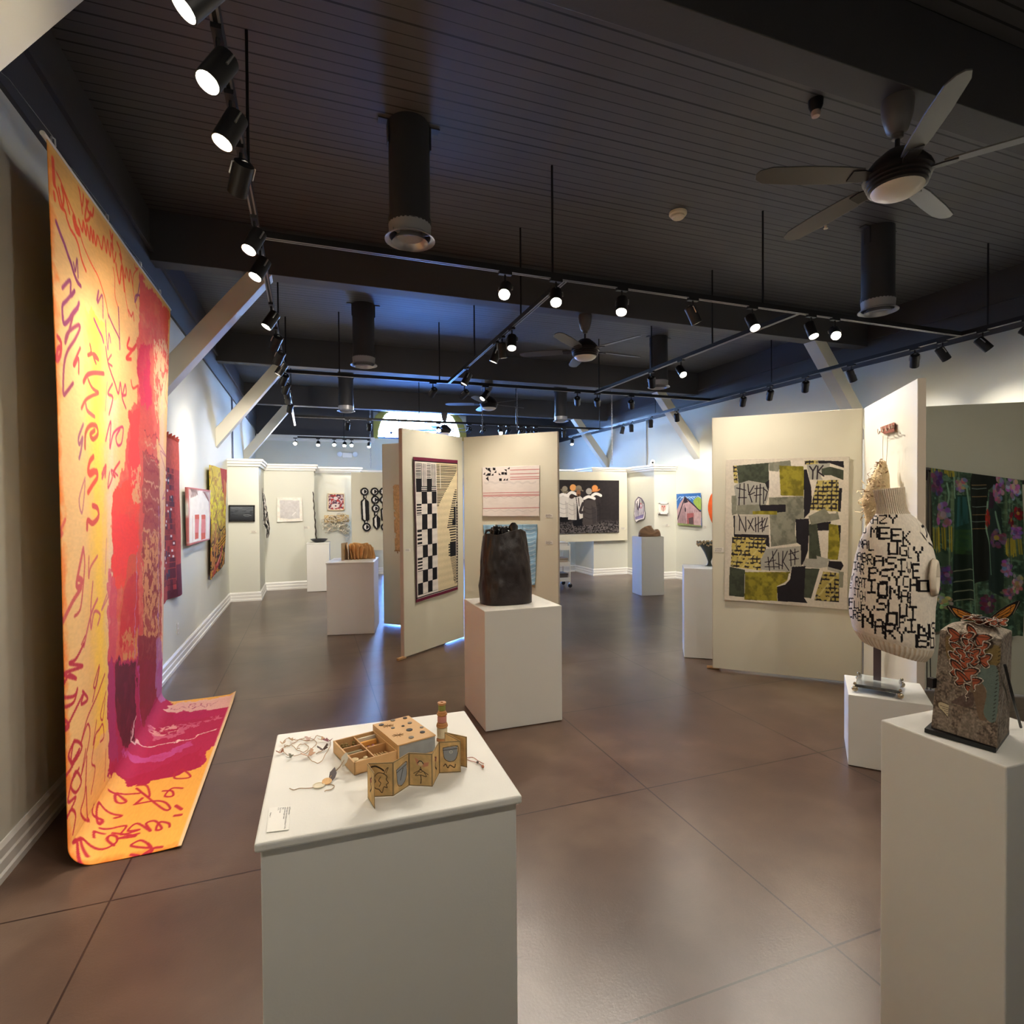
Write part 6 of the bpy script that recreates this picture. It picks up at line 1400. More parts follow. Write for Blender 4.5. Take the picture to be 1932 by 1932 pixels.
m = MB().tube(tabletop(spline(np.array([(881, 1430), (892, 1429), (903, 1436), (913, 1441)]), False, 4)), .001, 5).tube(tabletop(spline(np.array([(881, 1433), (890, 1436), (903, 1440), (911, 1446)]), False, 4)), .001, 5); m.build('string', mat('pink_string', (190, 130, 116), rough=.9), R_)
p = at(901, 1439, Z=.904); MB().ball((p[0], p[1], .9055), .004, 8).build('bead', mat('dark_bead', (92, 84, 80), rough=.3), R_, smooth=1)
p = at(911, 1447, Z=.904); MB().ball((p[0], p[1], .9055), (.004, .007, .004), 8).build('bead', mat('coral_bead', (206, 128, 96), rough=.4), R_, smooth=1)
# --- card on the plinth, its lines reading from the side
t = thing('art_label', tuple(at(528, 1546, Z=.901)), 0, 'white printed card lying on the near plinth top, its lines turned sideways', 'label card', 'small printed cards beside the works')
q = [at(*p, Z=.9012) for p in ((508, 1525), (551, 1521), (545, 1566), (503, 1571))]
MB().add([tuple(p) for p in q]+[tuple(p+np.array([0, 0, .0012])) for p in q], [(3, 2, 1, 0), (4, 5, 6, 7), (0, 1, 5, 4), (1, 2, 6, 5), (2, 3, 7, 6), (3, 0, 4, 7)]).build('card', mat('bright_card', (236, 235, 228), rough=.5), t)
cu = bpy.data.curves.new('tmp', 'FONT'); cu.body = 'Lady Penance Box\nwood, paper, found objects and thread, 7 x 9 in.\ncotton, linen, paper, beads\n2023\nNot for sale\n$ 175\n\n\n              Number 3'
cu.size = .0052; cu.space_line = 1.05
fo = bpy.data.objects.new('tmp', cu); COL.objects.link(fo); dg = bpy.context.evaluated_depsgraph_get(); me = bpy.data.meshes.new_from_object(fo.evaluated_get(dg)); bpy.data.objects.remove(fo)
e1 = Vector(q[2]-q[1]).normalized(); e0 = Vector(q[1]-q[0]).normalized()
me.transform(Matrix(((e1.x, e0.x, 0, q[1][0]-.006*e0.x+.004*e1.x), (e1.y, e0.y, 0, q[1][1]-.006*e0.y+.004*e1.y), (0, 0, 1, .9027), (0, 0, 0, 1))))
link('printed_text', me, t, mat('text_ink', (40, 38, 38), rough=.7))
# ================================================================== sweater on its stand
SX, SY = 3.43, 2.585
wp = np.array([SY, -SX, 0.0])/math.hypot(SX, SY)      # across the line of sight
wd_ = np.array([SX, SY, 0.0])/math.hypot(SX, SY)      # along it
zs = np.array([.70, .74, .80, .90, 1.0, 1.1, 1.2, 1.3, 1.38, 1.45, 1.50, 1.545, 1.575, 1.60, 1.64, 1.69, 1.735])
wa = np.array([.165, .195, .218, .226, .230, .236, .226, .212, .195, .172, .148, .116, .090, .080, .077, .080, .083])
ce = np.array([.085, .085, .080, .072, .072, .080, .085, .088, .090, .092, .092, .088, .080, .076, .070, .062, .056])
class Sweater(Cv):
    def m(s, pts):
        out = []
        for x, y in pts:
            dp = -.12
            for _ in range(4):
                d = at(x, y, n=wd_, p=np.array([SX, SY, 1])+wd_*dp); e = (d-np.array([SX, SY, 0]))@wp; z = d[2]
                for _ in range(6): z = d[2]+np.clip((.95-z)/.25, 0, 1)*.26*(e-.08)-np.clip((z-1.6)/.13, 0, 1)*.10*(e-.07)
                a = np.interp(z, zs, wa); k = max(-1, min(1, (e-np.interp(z, zs, ce))/a))
                dp = -a*.63*math.sqrt(1-k*k)
            out.append((.5*s.W+math.asin(k)/PI*.5*s.W, (1.735-z)/(1.735-.70)*s.H))
        return np.array(out)
c = Sweater(1.6, 1.035, 260, (236, 226, 208)); c.Hm = True; c.k = 1
BKS = (24, 20, 22)
zS = lambda x, y: (1560+x*.19255, 840+y*.19255)
def glyph(ch, x0, y0, x1, y1, sk=0.0):
    g = FONT[ch]; pw, ph = (x1-x0)/5, (y1-y0-sk*(x1-x0))/7
    for r in range(7):
        for k in range(5):
            if g[r][k] == '1':
                x, y = x0+k*pw, y0+r*ph+sk*k*pw; o = .06
                c.poly([zS(x-pw*o, y-ph*o), zS(x+pw*(1+o), y-ph*o+sk*pw), zS(x+pw*(1+o), y+ph*(1+o)+sk*pw), zS(x-pw*o, y+ph*(1+o))], BKS)
for t in (('R', 400, 685, 445, 770), ('A', 448, 690, 503, 772), ('Z', 512, 682, 592, 772), ('Y', 604, 680, 692, 772), ('O', 348, 785, 388, 862), ('M', 430, 795, 502, 905), ('E', 505, 800, 618, 925), ('E', 622, 815, 735, 948), ('K', 742, 842, 820, 975),
          ('N', 312, 918, 348, 1000), ('A', 350, 925, 402, 1015), ('L', 408, 935, 462, 1035), ('U', 595, 955, 702, 1075), ('G', 712, 978, 788, 1090), ('L', 795, 1000, 832, 1112), ('Y', 845, 995, 942, 1140),
          ('A', 292, 1050, 338, 1125), ('B', 342, 1055, 388, 1150), ('R', 392, 1065, 446, 1172), ('A', 452, 1080, 562, 1188), ('S', 570, 1092, 684, 1226), ('I', 692, 1112, 772, 1245), ('V', 780, 1140, 830, 1262), ('E', 834, 1158, 908, 1308),
          ('I', 258, 1140, 288, 1222), ('A', 290, 1150, 326, 1240), ('R', 330, 1160, 366, 1268), ('P', 405, 1195, 505, 1312), ('S', 515, 1215, 622, 1350), ('Y', 632, 1245, 736, 1378), ('C', 742, 1280, 802, 1395), ('H', 810, 1305, 884, 1432), ('O', 890, 1318, 1004, 1440),
          ('Y', 222, 1255, 262, 1325), ('R', 278, 1285, 312, 1385), ('A', 314, 1295, 346, 1392), ('T', 348, 1300, 392, 1402), ('I', 396, 1312, 482, 1452), ('O', 494, 1348, 600, 1482), ('N', 610, 1375, 716, 1512), ('A', 722, 1415, 802, 1542), ('L', 808, 1450, 880, 1592),
          ('E', 205, 1345, 240, 1402), ('I', 262, 1395, 286, 1470), ('T', 288, 1402, 320, 1490), ('C', 322, 1425, 346, 1512), ('H', 348, 1435, 378, 1535), ('S', 484, 1485, 586, 1618), ('L', 592, 1512, 696, 1652), ('U', 706, 1552, 792, 1682), ('T', 798, 1578, 884, 1700),
          ('F', 216, 1495, 262, 1578), ('L', 264, 1520, 306, 1600), ('U', 308, 1528, 338, 1622), ('F', 334, 1560, 376, 1652), ('Y', 384, 1570, 470, 1690), ('O', 578, 1640, 696, 1768), ('P', 706, 1678, 768, 1792), ('I', 786, 1700, 874, 1838), ('N', 884, 1748, 1016, 1892), ('S', 1026, 1735, 1062, 1850),
          ('C', 203, 1592, 250, 1690), ('R', 254, 1612, 298, 1702), ('E', 302, 1632, 340, 1722), ('N', 344, 1650, 460, 1790), ('A', 466, 1700, 558, 1848), ('R', 562, 1738, 676, 1900), ('Y', 684, 1780, 782, 1930), ('B', 866, 1850, 1004, 1985), ('O', 1012, 1880, 1050, 1990)): glyph(*t)
for P in ([(870, 600), (930, 660)], [(885, 620), (970, 700)], [(930, 800), (975, 780)], [(920, 860), (970, 930)], [(960, 810), (975, 900)], [(1000, 960), (1050, 1010)]): c.line([zS(*p) for p in P], .014, BKS, False)
c.line([zS(*p) for p in ((765, 600), (830, 690), (920, 860), (1000, 970))], .006, (206, 194, 174), True)
# ribbing: narrower collar and hem darker between ribs
ribs = (np.sin(c.X/c.W*2*PI*46) > .15); zc_ = 1.735-c.Y/c.H*1.035
for m_ in ((zc_ > 1.575), (zc_ < .775)): c.put(m_*ribs*.55, (198, 176, 142))
c.a *= (1+.10*(fnoise(c.h, c.w, 90, 140, 4, 2)-.5))[..., None]
# lie the letters on a knitted surface
th = (c.X/c.W-.5)*2*PI; z = zc_
A_ = np.interp(z, zs, wa); C_ = np.interp(z, zs, ce)
ribg = ((z > 1.575)*1.+(z < .775)*1.)*.0035*np.sin(c.X/c.W*2*PI*46)
lump = .012*(fnoise(c.h, c.w, 7, 10, 9, 3)-.5)*np.clip((1.57-z)*8, 0, 1)
a = A_+ribg+lump; b_ = a*np.interp(z, zs, [.60, .62, .64, .66, .66, .64, .62, .62, .6, .58, .58, .62, .7, .78, .85, .88, .9])
e = C_+a*np.sin(th); dp = -b_*np.cos(th)
zz = z-np.clip((.95-z)/.25, 0, 1)*.26*(e-.08)+np.clip((z-1.6)/.13, 0, 1)*.10*(e-.07)
pos = np.array([SX, SY, 0.])+wp*e[..., None]+wd_*(dp)[..., None]; pos[..., 2] = zz
SW = thing('lettered_sweater', (SX, SY, .66), 0, 'cream turtleneck sleeveless sweater knitted with rows of black words', 'sweater')
knit = vmat('knit_wool', rough=.95, bump=.5, bscale=260)
cgrid('knit_body', pos, c.a, SW, knit, thick=.008)
# armhole cuff at the side
cc = np.array([SX, SY, 0.])+wp*(.08+.215)+wd_*(-.05); u = np.linspace(0, 2*PI, 60)[None, :]; v = np.linspace(0, 1, 12)[:, None]
rr = .030+.042*np.sin(v*PI*.5); ea = cc+wp*(.030*np.sin(v*PI)-.018)[..., None]+wp*(rr*.22*np.cos(u))[..., None]+wd_*(rr*.8*np.cos(u)-.02)[..., None]
P = ea; P[..., 2] = 1.19+(rr*1.55)*np.sin(u)+.004*np.sin(u*26)*(v > .2)
colr = np.empty((12, 60, 3)); colr[:] = (230, 218, 196); colr[:2] = (150, 132, 110)
cgrid('armhole_cuff', P, colr, SW, knit, thick=.006)
# padded form inside, so the neck and armhole read as filled
MB().lathe([(.0005, 1.0), (.09, 1.02), (.10, 1.2), (.06, 1.45), (.03, 1.6), (.0005, 1.62)], 20, Matrix.Translation((SX+wp[0]*.08, SY+wp[1]*.08, 0))).build('form_lining', mat('form_lining', (120, 108, 92), rough=.9), SW, smooth=.8)
# stand
ST = thing('acrylic_stand', (SX, SY, .448), 0, 'clear acrylic stand with ball feet under the lettered sweater', 'stand')
acr = mat('clear_acrylic', (225, 232, 232), rough=.06, trans=.9, ior=1.3, spec=.6)
cn = [at(1606, 1296, Z=.485), at(1692, 1310, Z=.485), at(1707, 1287, Z=.485), at(1628, 1273, Z=.485)]
cm = sum(cn)/4; x_ = Vector(cn[1]-cn[0]); y_ = Vector(cn[3]-cn[0]); ang = math.atan2(x_.y, x_.x); TS = Matrix.Translation((cm[0], cm[1], 0)) @ Matrix.Rotation(ang, 4, 'Z'); hw, hd = x_.length/2, min(.13, y_.length/2)
MB().box(-hw, -hd, .480, hw, hd, .500, T=TS).build('plate', acr, ST, bevel=.003)
brs = mat('aged_silver_ball', (176, 160, 132), rough=.25, metal=.8)
for sx in (-1, 1):
    for sy in (-1, 1):
        p = TS @ Vector((sx*hw, sy*hd, .470)); f = MB().ball((p.x, p.y, .4705), .0185, 14).build('ball_foot', brs, ST, smooth=1)
        MB().ball((p.x, p.y, .503), .010, 10).build('finial', brs, f, smooth=1)
MB().box(-.021, -.016, .5005, .021, .016, .86, T=Matrix.Translation((SX, SY, 0)) @ Matrix.Rotation(ang, 4, 'Z')).build('post', mat('smoked_post', (120, 108, 116), rough=.12, trans=.35, ior=1.4), ST, bevel=.002)
# --- butterfly covered cloth sculpture
zb, ztop = 1.014, 1.289
BL, BR2, TL, TR = at(1757, 1372, Z=zb), at(1881, 1411, Z=zb), at(1774, 1189, Z=ztop), at(1889, 1206, Z=ztop)
back = np.array([.150, .055, 0]); BC, TC = BR2+back, TR+back*.93; BD, TD = BL+back, TL+back*.93
BG = thing('cloth_sculpture', (1.72, 1.03, 1.001), 0, 'boxy grey felted cloth sculpture covered in orange butterfly cutouts', 'sculpture')
wool = vmat('felted_tweed', rough=.95, bump=.8, bscale=220)
def face(q, cv, off=0.0, name='side', thick=.006, mask=None, bul=.004):
    tl, tr, br, bl = (np.array(p) for p in q); n = np.cross(bl-tl, tr-tl); n /= np.linalg.norm(n)
    if n @ (EYE-tl) < 0: n = -n
    u = np.linspace(0, 1, cv.w)[None, :, None]; v = np.linspace(0, 1, cv.h)[:, None, None]
    pos = (tl*(1-u)+tr*u)*(1-v)+(bl*(1-u)+br*u)*v+n*(off+bul*(np.sin(u*PI)*np.sin(v*PI))**.5)
    return cgrid(name, pos, cv.a, BG, wool if mask is None else paper, thick=thick, mask=mask), n
zB_ = lambda *p: [(1740+x*.28402, 1120+y*.28402) for x, y in p]
def tweed(cv, sd):
    n1 = fnoise(cv.h, cv.w, 60, 40, sd, 2); cv.a *= (1+.9*(n1-.5))[..., None]; cv.put((fnoise(cv.h, cv.w, 6, 5, sd+3, 3) > .52)*.35, (176, 166, 152)); return cv
qpx = [(1774, 1189), (1889, 1206), (1881, 1411), (1757, 1372)]
cv = Cv(float(np.linalg.norm(TR-TL)), ztop-zb, 950, (124, 110, 98), qpx); tweed(cv, 3)
cv.poly(zB_((150, 290), (210, 270), (240, 320), (240, 400), (320, 480), (420, 620), (440, 800), (380, 820), (330, 640), (220, 560), (180, 440)), (126, 104, 84), .85, smooth=True); cv.poly(zB_((160, 290), (230, 290), (240, 380), (170, 420)), (140, 116, 76), .8, smooth=True); cv.poly(zB_((430, 350), (515, 350), (510, 460), (420, 450)), (146, 122, 72), .85, smooth=True); cv.poly(zB_((360, 500), (500, 485), (490, 830), (410, 790), (430, 640), (390, 570)), (112, 130, 124), .95, smooth=True); cv.poly(zB_((400, 310), (470, 320), (460, 360), (400, 350)), (84, 70, 64), .8, smooth=True); cv.poly(zB_((200, 700), (330, 640), (330, 740), (220, 720)), (92, 74, 70), .7, smooth=True)
for k in range(24): p = zB_((522-k*2.4, 350+k*26)); q2 = zB_((510-k*2.4, 358+k*26)); cv.line([p[0], q2[0]], 1.0, (40, 34, 32), False)
f1, nL = face([TL, TR, BR2, BL], cv)
cv = Cv(.16, ztop-zb, 800, (128, 116, 104)); tweed(cv, 8); cv.line([(.02, .2), (.06, .1), (.12, .02)], .006, (170, 164, 154)); face([TR, TC, BC, BR2], cv)
cv = Cv(.16, .28, 300, (124, 112, 100)); tweed(cv, 12); face([TD, TL, BL, BD], cv); face([TC, TD, BD, BC], cv)
cv = Cv(.14, .16, 500, (176, 164, 148)); tweed(cv, 15); face([TD, TC, TR, TL], cv, name='crown', bul=.022)
m = MB(); P = [at(1744, 1381, Z=1.002), at(1879, 1420, Z=1.002)]; P += [P[1]+back*1.12, P[0]+back*1.12]
m.prism([(p[0], p[1]) for p in P], 1.001, 1.013); m.build('base_board', black, BG, bevel=.001)
def wing_patch(px, py, w, ang, parent, n, d0, kind=0, name='butterfly_cutout'):
    """flat cutout butterfly lying on the cloth face"""
    cv = Cv(1, .72, 44, (226, 212, 196)); mk = Cv(1, .72, 44, (0, 0, 0))
    Lw = [(.5, .30), (.30, .08), (.04, .05), (.10, .26), (.22, .38), (.16, .58), (.30, .68), (.46, .52)]; Rw = [(1-x, y) for x, y in Lw]
    for P in (Lw, Rw): mk.poly(P, (255,)*3, smooth=True); mk.line(P+P[:1], .07, (255,)*3)
    for P in (Lw, Rw): cv.poly(P, (50, 34, 30), smooth=True)
    for P in (Lw, Rw): Q = [(.5+(x-.5)*.8+(-.03 if x < .5 else .03), .36+(y-.36)*.78) for x, y in P]; cv.poly(Q, (178, 92, 62), smooth=True)
    for s in (-1, 1): cv.line([(.5, .36), (.5+s*.36, .14)], .03, (54, 36, 30)); cv.line([(.5, .4), (.5+s*.26, .56)], .03, (54, 36, 30))
    cv.line([(.5, .2), (.5, .6)], .06, (40, 28, 26)); cv.k = 1
    c0 = at(px, py, n=nL, p=TL+nL*d0); xr = (np.array(TR)-TL); xr /= np.linalg.norm(xr); yr = np.cross(nL, xr); yr = yr if yr[2] < 0 else -yr
    ca, sa = math.cos(ang), math.sin(ang); ax, ay = xr*ca+yr*sa, -xr*sa+yr*ca
    if n is not None: ax, ay = n
    X = (cv.X-.5)*w; Y = (cv.Y-.36)*w; pos = c0+ax*X[..., None]+ay*Y[..., None]+nL*(np.abs(cv.X-.5)*w*.16)[..., None]
    return cgrid(name, pos, cv.a, parent, paper, thick=.0012, mask=mk.a[..., 0] > 128)
for (x, y), w, a in (((252, 290), 110, .1), ((358, 285), 110, .45), ((262, 370), 92, -.1), ((352, 360), 110, .05), ((312, 410), 100, -.15), ((250, 447), 100, .15), ((380, 442), 100, -.1), ((268, 518), 120, .25), ((296, 582), 112, .25), ((358, 668), 100, .15), ((350, 762), 90, .4)):
    p = zB_((x, y))[0]; wing_patch(p[0], p[1], w*.28402/480, a, BG, None, .0085)
rg = np.random.default_rng(6)
for k in range(13):
    p = np.array(TL)*(1-.3)+.0; s_, t_ = .30+.62*rg.random(), .08+.7*rg.random(); base = TL+(TR-TL)*s_+back*t_*.93; base = base+np.array([0, 0, .026+.012*rg.random()])
    a = rg.random()*6.28; ax = np.array([math.cos(a), math.sin(a), .35*(rg.random()-.5)]); ay = np.cross([0, 0, 1], ax)*.8+np.array([0, 0, -.45]); 
    cvp = wing_patch(0, 0, .04+.012*rg.random(), 0, BG, (ax, ay), .014); me = cvp.data; me.transform(Matrix.Translation(Vector(base)-Vector(at(0, 0, n=nL, p=TL+nL*.014))))
cv = Cv(1, .62, 130, (204, 190, 160)); mk = Cv(1, .62, 130, (0, 0, 0)); P = [(.03, .06), (.14, .02), (.5, .12), (.9, .22), (.98, .34), (.93, .46), (.74, .52), (.68, .60), (.56, .58), (.36, .50), (.16, .28), (.05, .18)]
mk.poly(P, (255,)*3, smooth=True); cv.poly(P, (92, 76, 62), smooth=True); cv.poly([(.5+(x-.5)*.90, .31+(y-.31)*.88) for x, y in P], (206, 192, 160), smooth=True)
for k in range(8):
    y = .12+k*.05; x = .12+.045*k+.02*max(0, k-3); xe = min(.90, .62+.09*k) if k < 4 else .88-.05*(k-4)
    while x < xe: w_ = .02+.05*rg.random(); cv.line([(x, y+x*.14), (x+w_, y+(x+w_)*.14)], .014, (96, 82, 70), False); x += w_+.018
p0, p1, p3 = zB_((92, 735))[0], zB_((385, 830))[0], zB_((120, 900))[0]
qq = [zB_((85, 700))[0], zB_((392, 762))[0], zB_((392, 925))[0], zB_((85, 860))[0]]; Q = [at(*p, n=nL, p=TL+nL*.0075) for p in qq]
face(Q, cv, off=.0, name='text_patch', thick=.001, mask=mk.a[..., 0] > 128, bul=.0)
MB().tube([tuple(at(1896, 1255, n=(BC-BR2)[[1, 0, 2]]*np.array([1, -1, 0]), p=BR2+nL*.0-np.array([0, .012, 0]))), tuple(at(1912, 1320, n=(BC-BR2)[[1, 0, 2]]*np.array([1, -1, 0]), p=BR2-np.array([0, .013, 0]))), tuple(at(1926, 1372, n=(BC-BR2)[[1, 0, 2]]*np.array([1, -1, 0]), p=BR2-np.array([0, .013, 0])))], .0035, 6).build('cord', black, BG)
p = TL*.45+BL*.55; MB().box(-.012, -.008, -.012, .006, .008, .016, T=Matrix.Translation(Vector(p)+Vector((-.004, .004, 0)))).build('clasp', black, BG, bevel=.002)
# monarch butterfly perched on top
MO = thing('monarch_butterfly', (1.79, 1.03, 1.32), 0, 'large orange and black butterfly perched on top of the cloth sculpture', 'butterfly')
def wing(q, name):
    cv = Cv(1, .62, 110, (28, 22, 20)); mk = Cv(1, .62, 110, (0, 0, 0)); P = [(.98, .60), (.70, .30), (.40, .12), (.08, .02), (.02, .12), (.16, .34), (.34, .50), (.6, .60)]
    mk.poly(P, (255,)*3, smooth=True); cv.poly([(.92, .58), (.66, .34), (.40, .19), (.17, .13), (.26, .34), (.40, .48), (.62, .57)], (206, 132, 50), smooth=True)
    for t in ((.2, .16), (.28, .34), (.42, .46), (.55, .52), (.45, .22)): cv.line([(.95, .59), t], .016, (26, 20, 18), False)
    cv.line([(.3, .15), (.32, .3), (.46, .4), (.6, .5)], .014, (26, 20, 18)); rg2 = np.random.default_rng(4)
    for k in range(14): f = k/13; cv.ell(.06+.3*f*.6, .07+.36*f, .012, .010, (216, 200, 170))
    tl, tr, br, bl = q; u = cv.X[..., None]/cv.W; v = cv.Y[..., None]/cv.H; pos = (tl*(1-u)+tr*u)*(1-v)+(bl*(1-u)+br*u)*v
    return cgrid(name, pos, cv.a, MO, paper, thick=.0015, mask=mk.a[..., 0] > 128)
def qz(px): return [at(x, y, Y=yy) for x, y, yy in px]
wing(qz(((1785, 1140, 1.09), (1858, 1148, 1.05), (1858, 1172, 1.05), (1785, 1172, 1.09))), 'wing')
wing(qz(((1926, 1130, 1.00), (1862, 1140, 1.05), (1862, 1172, 1.05), (1926, 1172, 1.00))), 'wing')
p = at(1860, 1168, Y=1.05); MB().ball(p, (.006, .018, .007), 10).ball((p[0], p[1]-.02, p[2]+.003), .006, 8).build('body', black, MO, smooth=1)
for s in (-1, 1): MB().tube([(p[0], p[1]-.02, p[2]+.004), (p[0]+s*.006, p[1]-.03, p[2]+.02)], .0008, 4).build('antenna', black, MO)
# ================================================================== floral cloth, hook board, cart
D3a, D3b = (4.80, 3.50), (6.3, 2.45); pl = board_plane(D3a, D3b); n3 = np.array(pl['n']); n3 /= np.linalg.norm(n3); n3 = n3 if n3 @ (EYE-np.array(pl['p'])) > 0 else -n3
plF = dict(n=n3, p=np.array([D3a[0], D3a[1], 0])+n3*.09)
q = [(1756, 883), (1929, 906), (1929, 1200), (1757, 1190)]
c = quadcv(q, plF, 300, (62, 84, 66)); zF = Z(1730, 860, 202/1301); W_, H_ = c.W, c.H
nn = fnoise(c.h, c.w, 24, 18, 5, 3); n2 = fnoise(c.h, c.w, 50, 26, 15, 3); vs_ = vnoise(c.h, c.w, 5, 60, 7)
c.put(np.clip((nn-.5)*5, 0, 1)*.9, (40, 62, 50)); c.put(np.clip((n2-.55)*6, 0, 1)*.8, (96, 132, 108)); c.put(np.clip((vs_-.6)*4, 0, 1)*.5, (130, 150, 110))
dk = (24, 28, 24)
c.poly(zF((690, 190), (1020, 200), (1040, 300), (880, 420), (860, 650), (850, 900), (900, 1150), (900, 1500), (720, 1560), (690, 1100), (660, 600), (660, 330)), dk, .97); c.poly(zF((470, 480), (640, 480), (690, 1100), (690, 1700), (440, 1780), (450, 1280), (480, 1000)), (34, 66, 56), .95); c.poly(zF((480, 1150), (680, 1150), (700, 1750), (440, 1780)), (26, 38, 30), .9); c.poly(zF((480, 900), (660, 900), (680, 1200), (470, 1200)), (52, 86, 44), .8, tex=np.clip(n2*1.6, 0, 1)); c.poly(zF((500, 500), (620, 500), (630, 820), (500, 880)), (54, 108, 112), .7, tex=np.clip((vs_-.3)*3, 0, 1))
c.poly(zF((890, 430), (1040, 640), (1060, 1100), (1060, 1720), (880, 1620), (900, 1150), (850, 880)), (40, 56, 52), .95); c.poly(zF((900, 440), (970, 460), (960, 640), (880, 640)), (58, 36, 56), .9)
for k, y in enumerate((360, 400, 500, 620, 720, 800, 890)): c.line(zF((680, y), (760, y+6*(k % 2)), (860, y-4)), 1.4, ((138, 116, 76), (112, 130, 120))[k % 2])
for y in (1390, 1520, 1640, 1750): c.line(zF((470, y+20), (560, y+8), (640, y-16), (700, y)), 2.0, (128, 138, 112))
for P in ([(620, 340), (640, 600), (670, 900), (690, 1200), (720, 1900)], [(380, 330), (400, 480), (380, 600)], [(460, 200), (470, 440), (480, 520)], [(870, 560), (850, 880), (900, 1100), (940, 1450)], [(990, 680), (1020, 860), (1040, 1000)]): c.line(zF(*P), 2.2, (130, 168, 140))
for y0, y1, x0, x1 in ((860, 1180, 160, 470), (1000, 1240, 1060, 1280), (130, 260, 160, 480)):
    for k in range(16): x = x0+(x1-x0)*rg.random(); c.line(zF((x, y0+20*rg.random()), (x+10, y1-60*rg.random())), 1.6, (176, 158, 50), al=.85)
rf = np.random.default_rng(10)
def bloom(x, y, rx, ry, col, core):
    for k in range(34): a = rf.random()*6.28; d = rf.random()**.6; c.ell(*zF((x+rx*d*math.cos(a), y+ry*d*math.sin(a)))[0], rx*.045, ry*.04, tuple(v*(.7+.6*rf.random()) for v in col), al=.9)
    c.ell(*zF((x, y))[0], rx*.05, ry*.05, core, al=.8)
for b in ((260, 330, 90, 140, (92, 60, 100), (60, 40, 80)), (340, 720, 80, 140, (152, 122, 148), (176, 160, 160)), (555, 350, 70, 90, (146, 124, 130), (170, 150, 120)), (380, 1450, 80, 100, (92, 70, 116), (150, 110, 160)), (250, 1580, 60, 90, (96, 54, 90), (70, 40, 70)), (360, 1770, 90, 90, (176, 168, 140), (190, 180, 120)), (1180, 380, 80, 140, (158, 138, 156), (190, 180, 160)), (1010, 400, 60, 150, (150, 112, 140), (90, 60, 90)), (1000, 1000, 70, 110, (110, 80, 112), (190, 170, 60)), (1210, 930, 60, 90, (130, 106, 146), (90, 70, 120)), (1110, 1360, 70, 110, (130, 112, 150), (160, 140, 170)), (1120, 1660, 70, 80, (136, 104, 124), (110, 70, 90)), (900, 1800, 90, 110, (94, 52, 78), (150, 150, 120)), (1220, 1550, 50, 110, (160, 140, 140), (170, 150, 90)), (1150, 780, 40, 90, (122, 30, 40), (196, 160, 70)), (1240, 700, 40, 80, (122, 30, 40), (196, 160, 70)), (870, 770, 24, 100, (150, 48, 40), (150, 60, 40))): bloom(*b)
c.k = c.k
u = np.linspace(0, 1, c.w)[None, :, None]; v = np.linspace(0, 1, c.h)[:, None, None]; tl, tr, br, bl = (at(*p, **plF) for p in q)
pos = (tl*(1-u)+tr*u)*(1-v)+(bl*(1-u)+br*u)*v
fold = .022*np.sin(u*31+1.5*np.sin(v*3))*np.clip(v*3+.25, 0, 1)+.02*np.sin(u*13+2)*v; pos = pos+n3*fold
FC = thing('floral_cloth', tuple(bl), 0, 'dark green painted cloth with purple flowers draped on the shaded divider', 'painted cloth')
cgrid('cloth', pos, c.a, FC, vmat('painted_cloth', rough=.8, bump=.25, bscale=300), thick=.004)
rb = mat('black_pole', (30, 26, 26), rough=.4)
RD = thing('hanging_pole', tuple(tl), 0, 'dark pole with a round end cap holding the floral cloth', 'pole')
ra, rb_ = tl+(tl-tr)/np.linalg.norm(tl-tr)*.05+n3*-.045, tr+(tr-tl)*.05+n3*-.045
ra[2] -= .012; rb_[2] -= .012; MB().tube([ra, rb_], .018, 12).build('pole', rb, RD, smooth=.7); MB().tube([ra+(ra-rb_)*.0, ra+(ra-rb_)/np.linalg.norm(ra-rb_)*.04], .028, 14).build('end_cap', rb, RD, smooth=.7)
b0 = ra+(rb_-ra)*.06; MB().tube([b0, b0-n3*.02+np.array([0, 0, -.03]), b0-n3*.034+np.array([0, 0, -.09])], .010, 8).build('bracket', rb, RD, smooth=.7)
m = MB(); x0 = tl+(tl-tr)/np.linalg.norm(tl-tr)*.02
for d in (0.0, .03): m.tube([x0+np.array([d*.8, -d*.5, -.02]), x0+np.array([d*.8+.005, -d*.5, -.6]), x0+np.array([d*.6-.01, -d*.4, -1.2]), x0+np.array([d*.8, -d*.5, -1.9])], .004, 5)
m.build('dangling_cord', rb, RD)
# --- hook board with a bundle of shavings on the white divider
p2 = board_plane((4.636, 3.622), B2_); n2_ = np.array(p2['n']); n2_ /= np.linalg.norm(n2_); n2_ = n2_ if n2_ @ (EYE-np.array(p2['p'])) > 0 else -n2_
def on2(px, py, off): return at(px, py, n=n2_, p=np.array(p2['p'])+n2_*off)
HB = thing('hook_board', tuple(on2(1674, 808, 0)), 0, 'small rust red board with wire hooks high on the white divider', 'hook board')
Q = [(1661, 806), (1687.5, 796.5), (1687.5, 814), (1669, 819), (1662, 815)]; P = [on2(*p, .002) for p in Q]; P2 = [on2(*p, .02) for p in Q]; k = len(Q)
MB().add([tuple(v) for v in P]+[tuple(v) for v in P2], [tuple(range(k)), tuple(range(2*k-1, k-1, -1))]+[(i, (i+1) % k, k+(i+1) % k, k+i) for i in range(k)]).build('board', mat('rust_board', (150, 84, 66), rough=.6, noise=.15, nscale=30), HB)
hk = mat('hook_wire', (150, 128, 108), rough=.35, metal=.6)
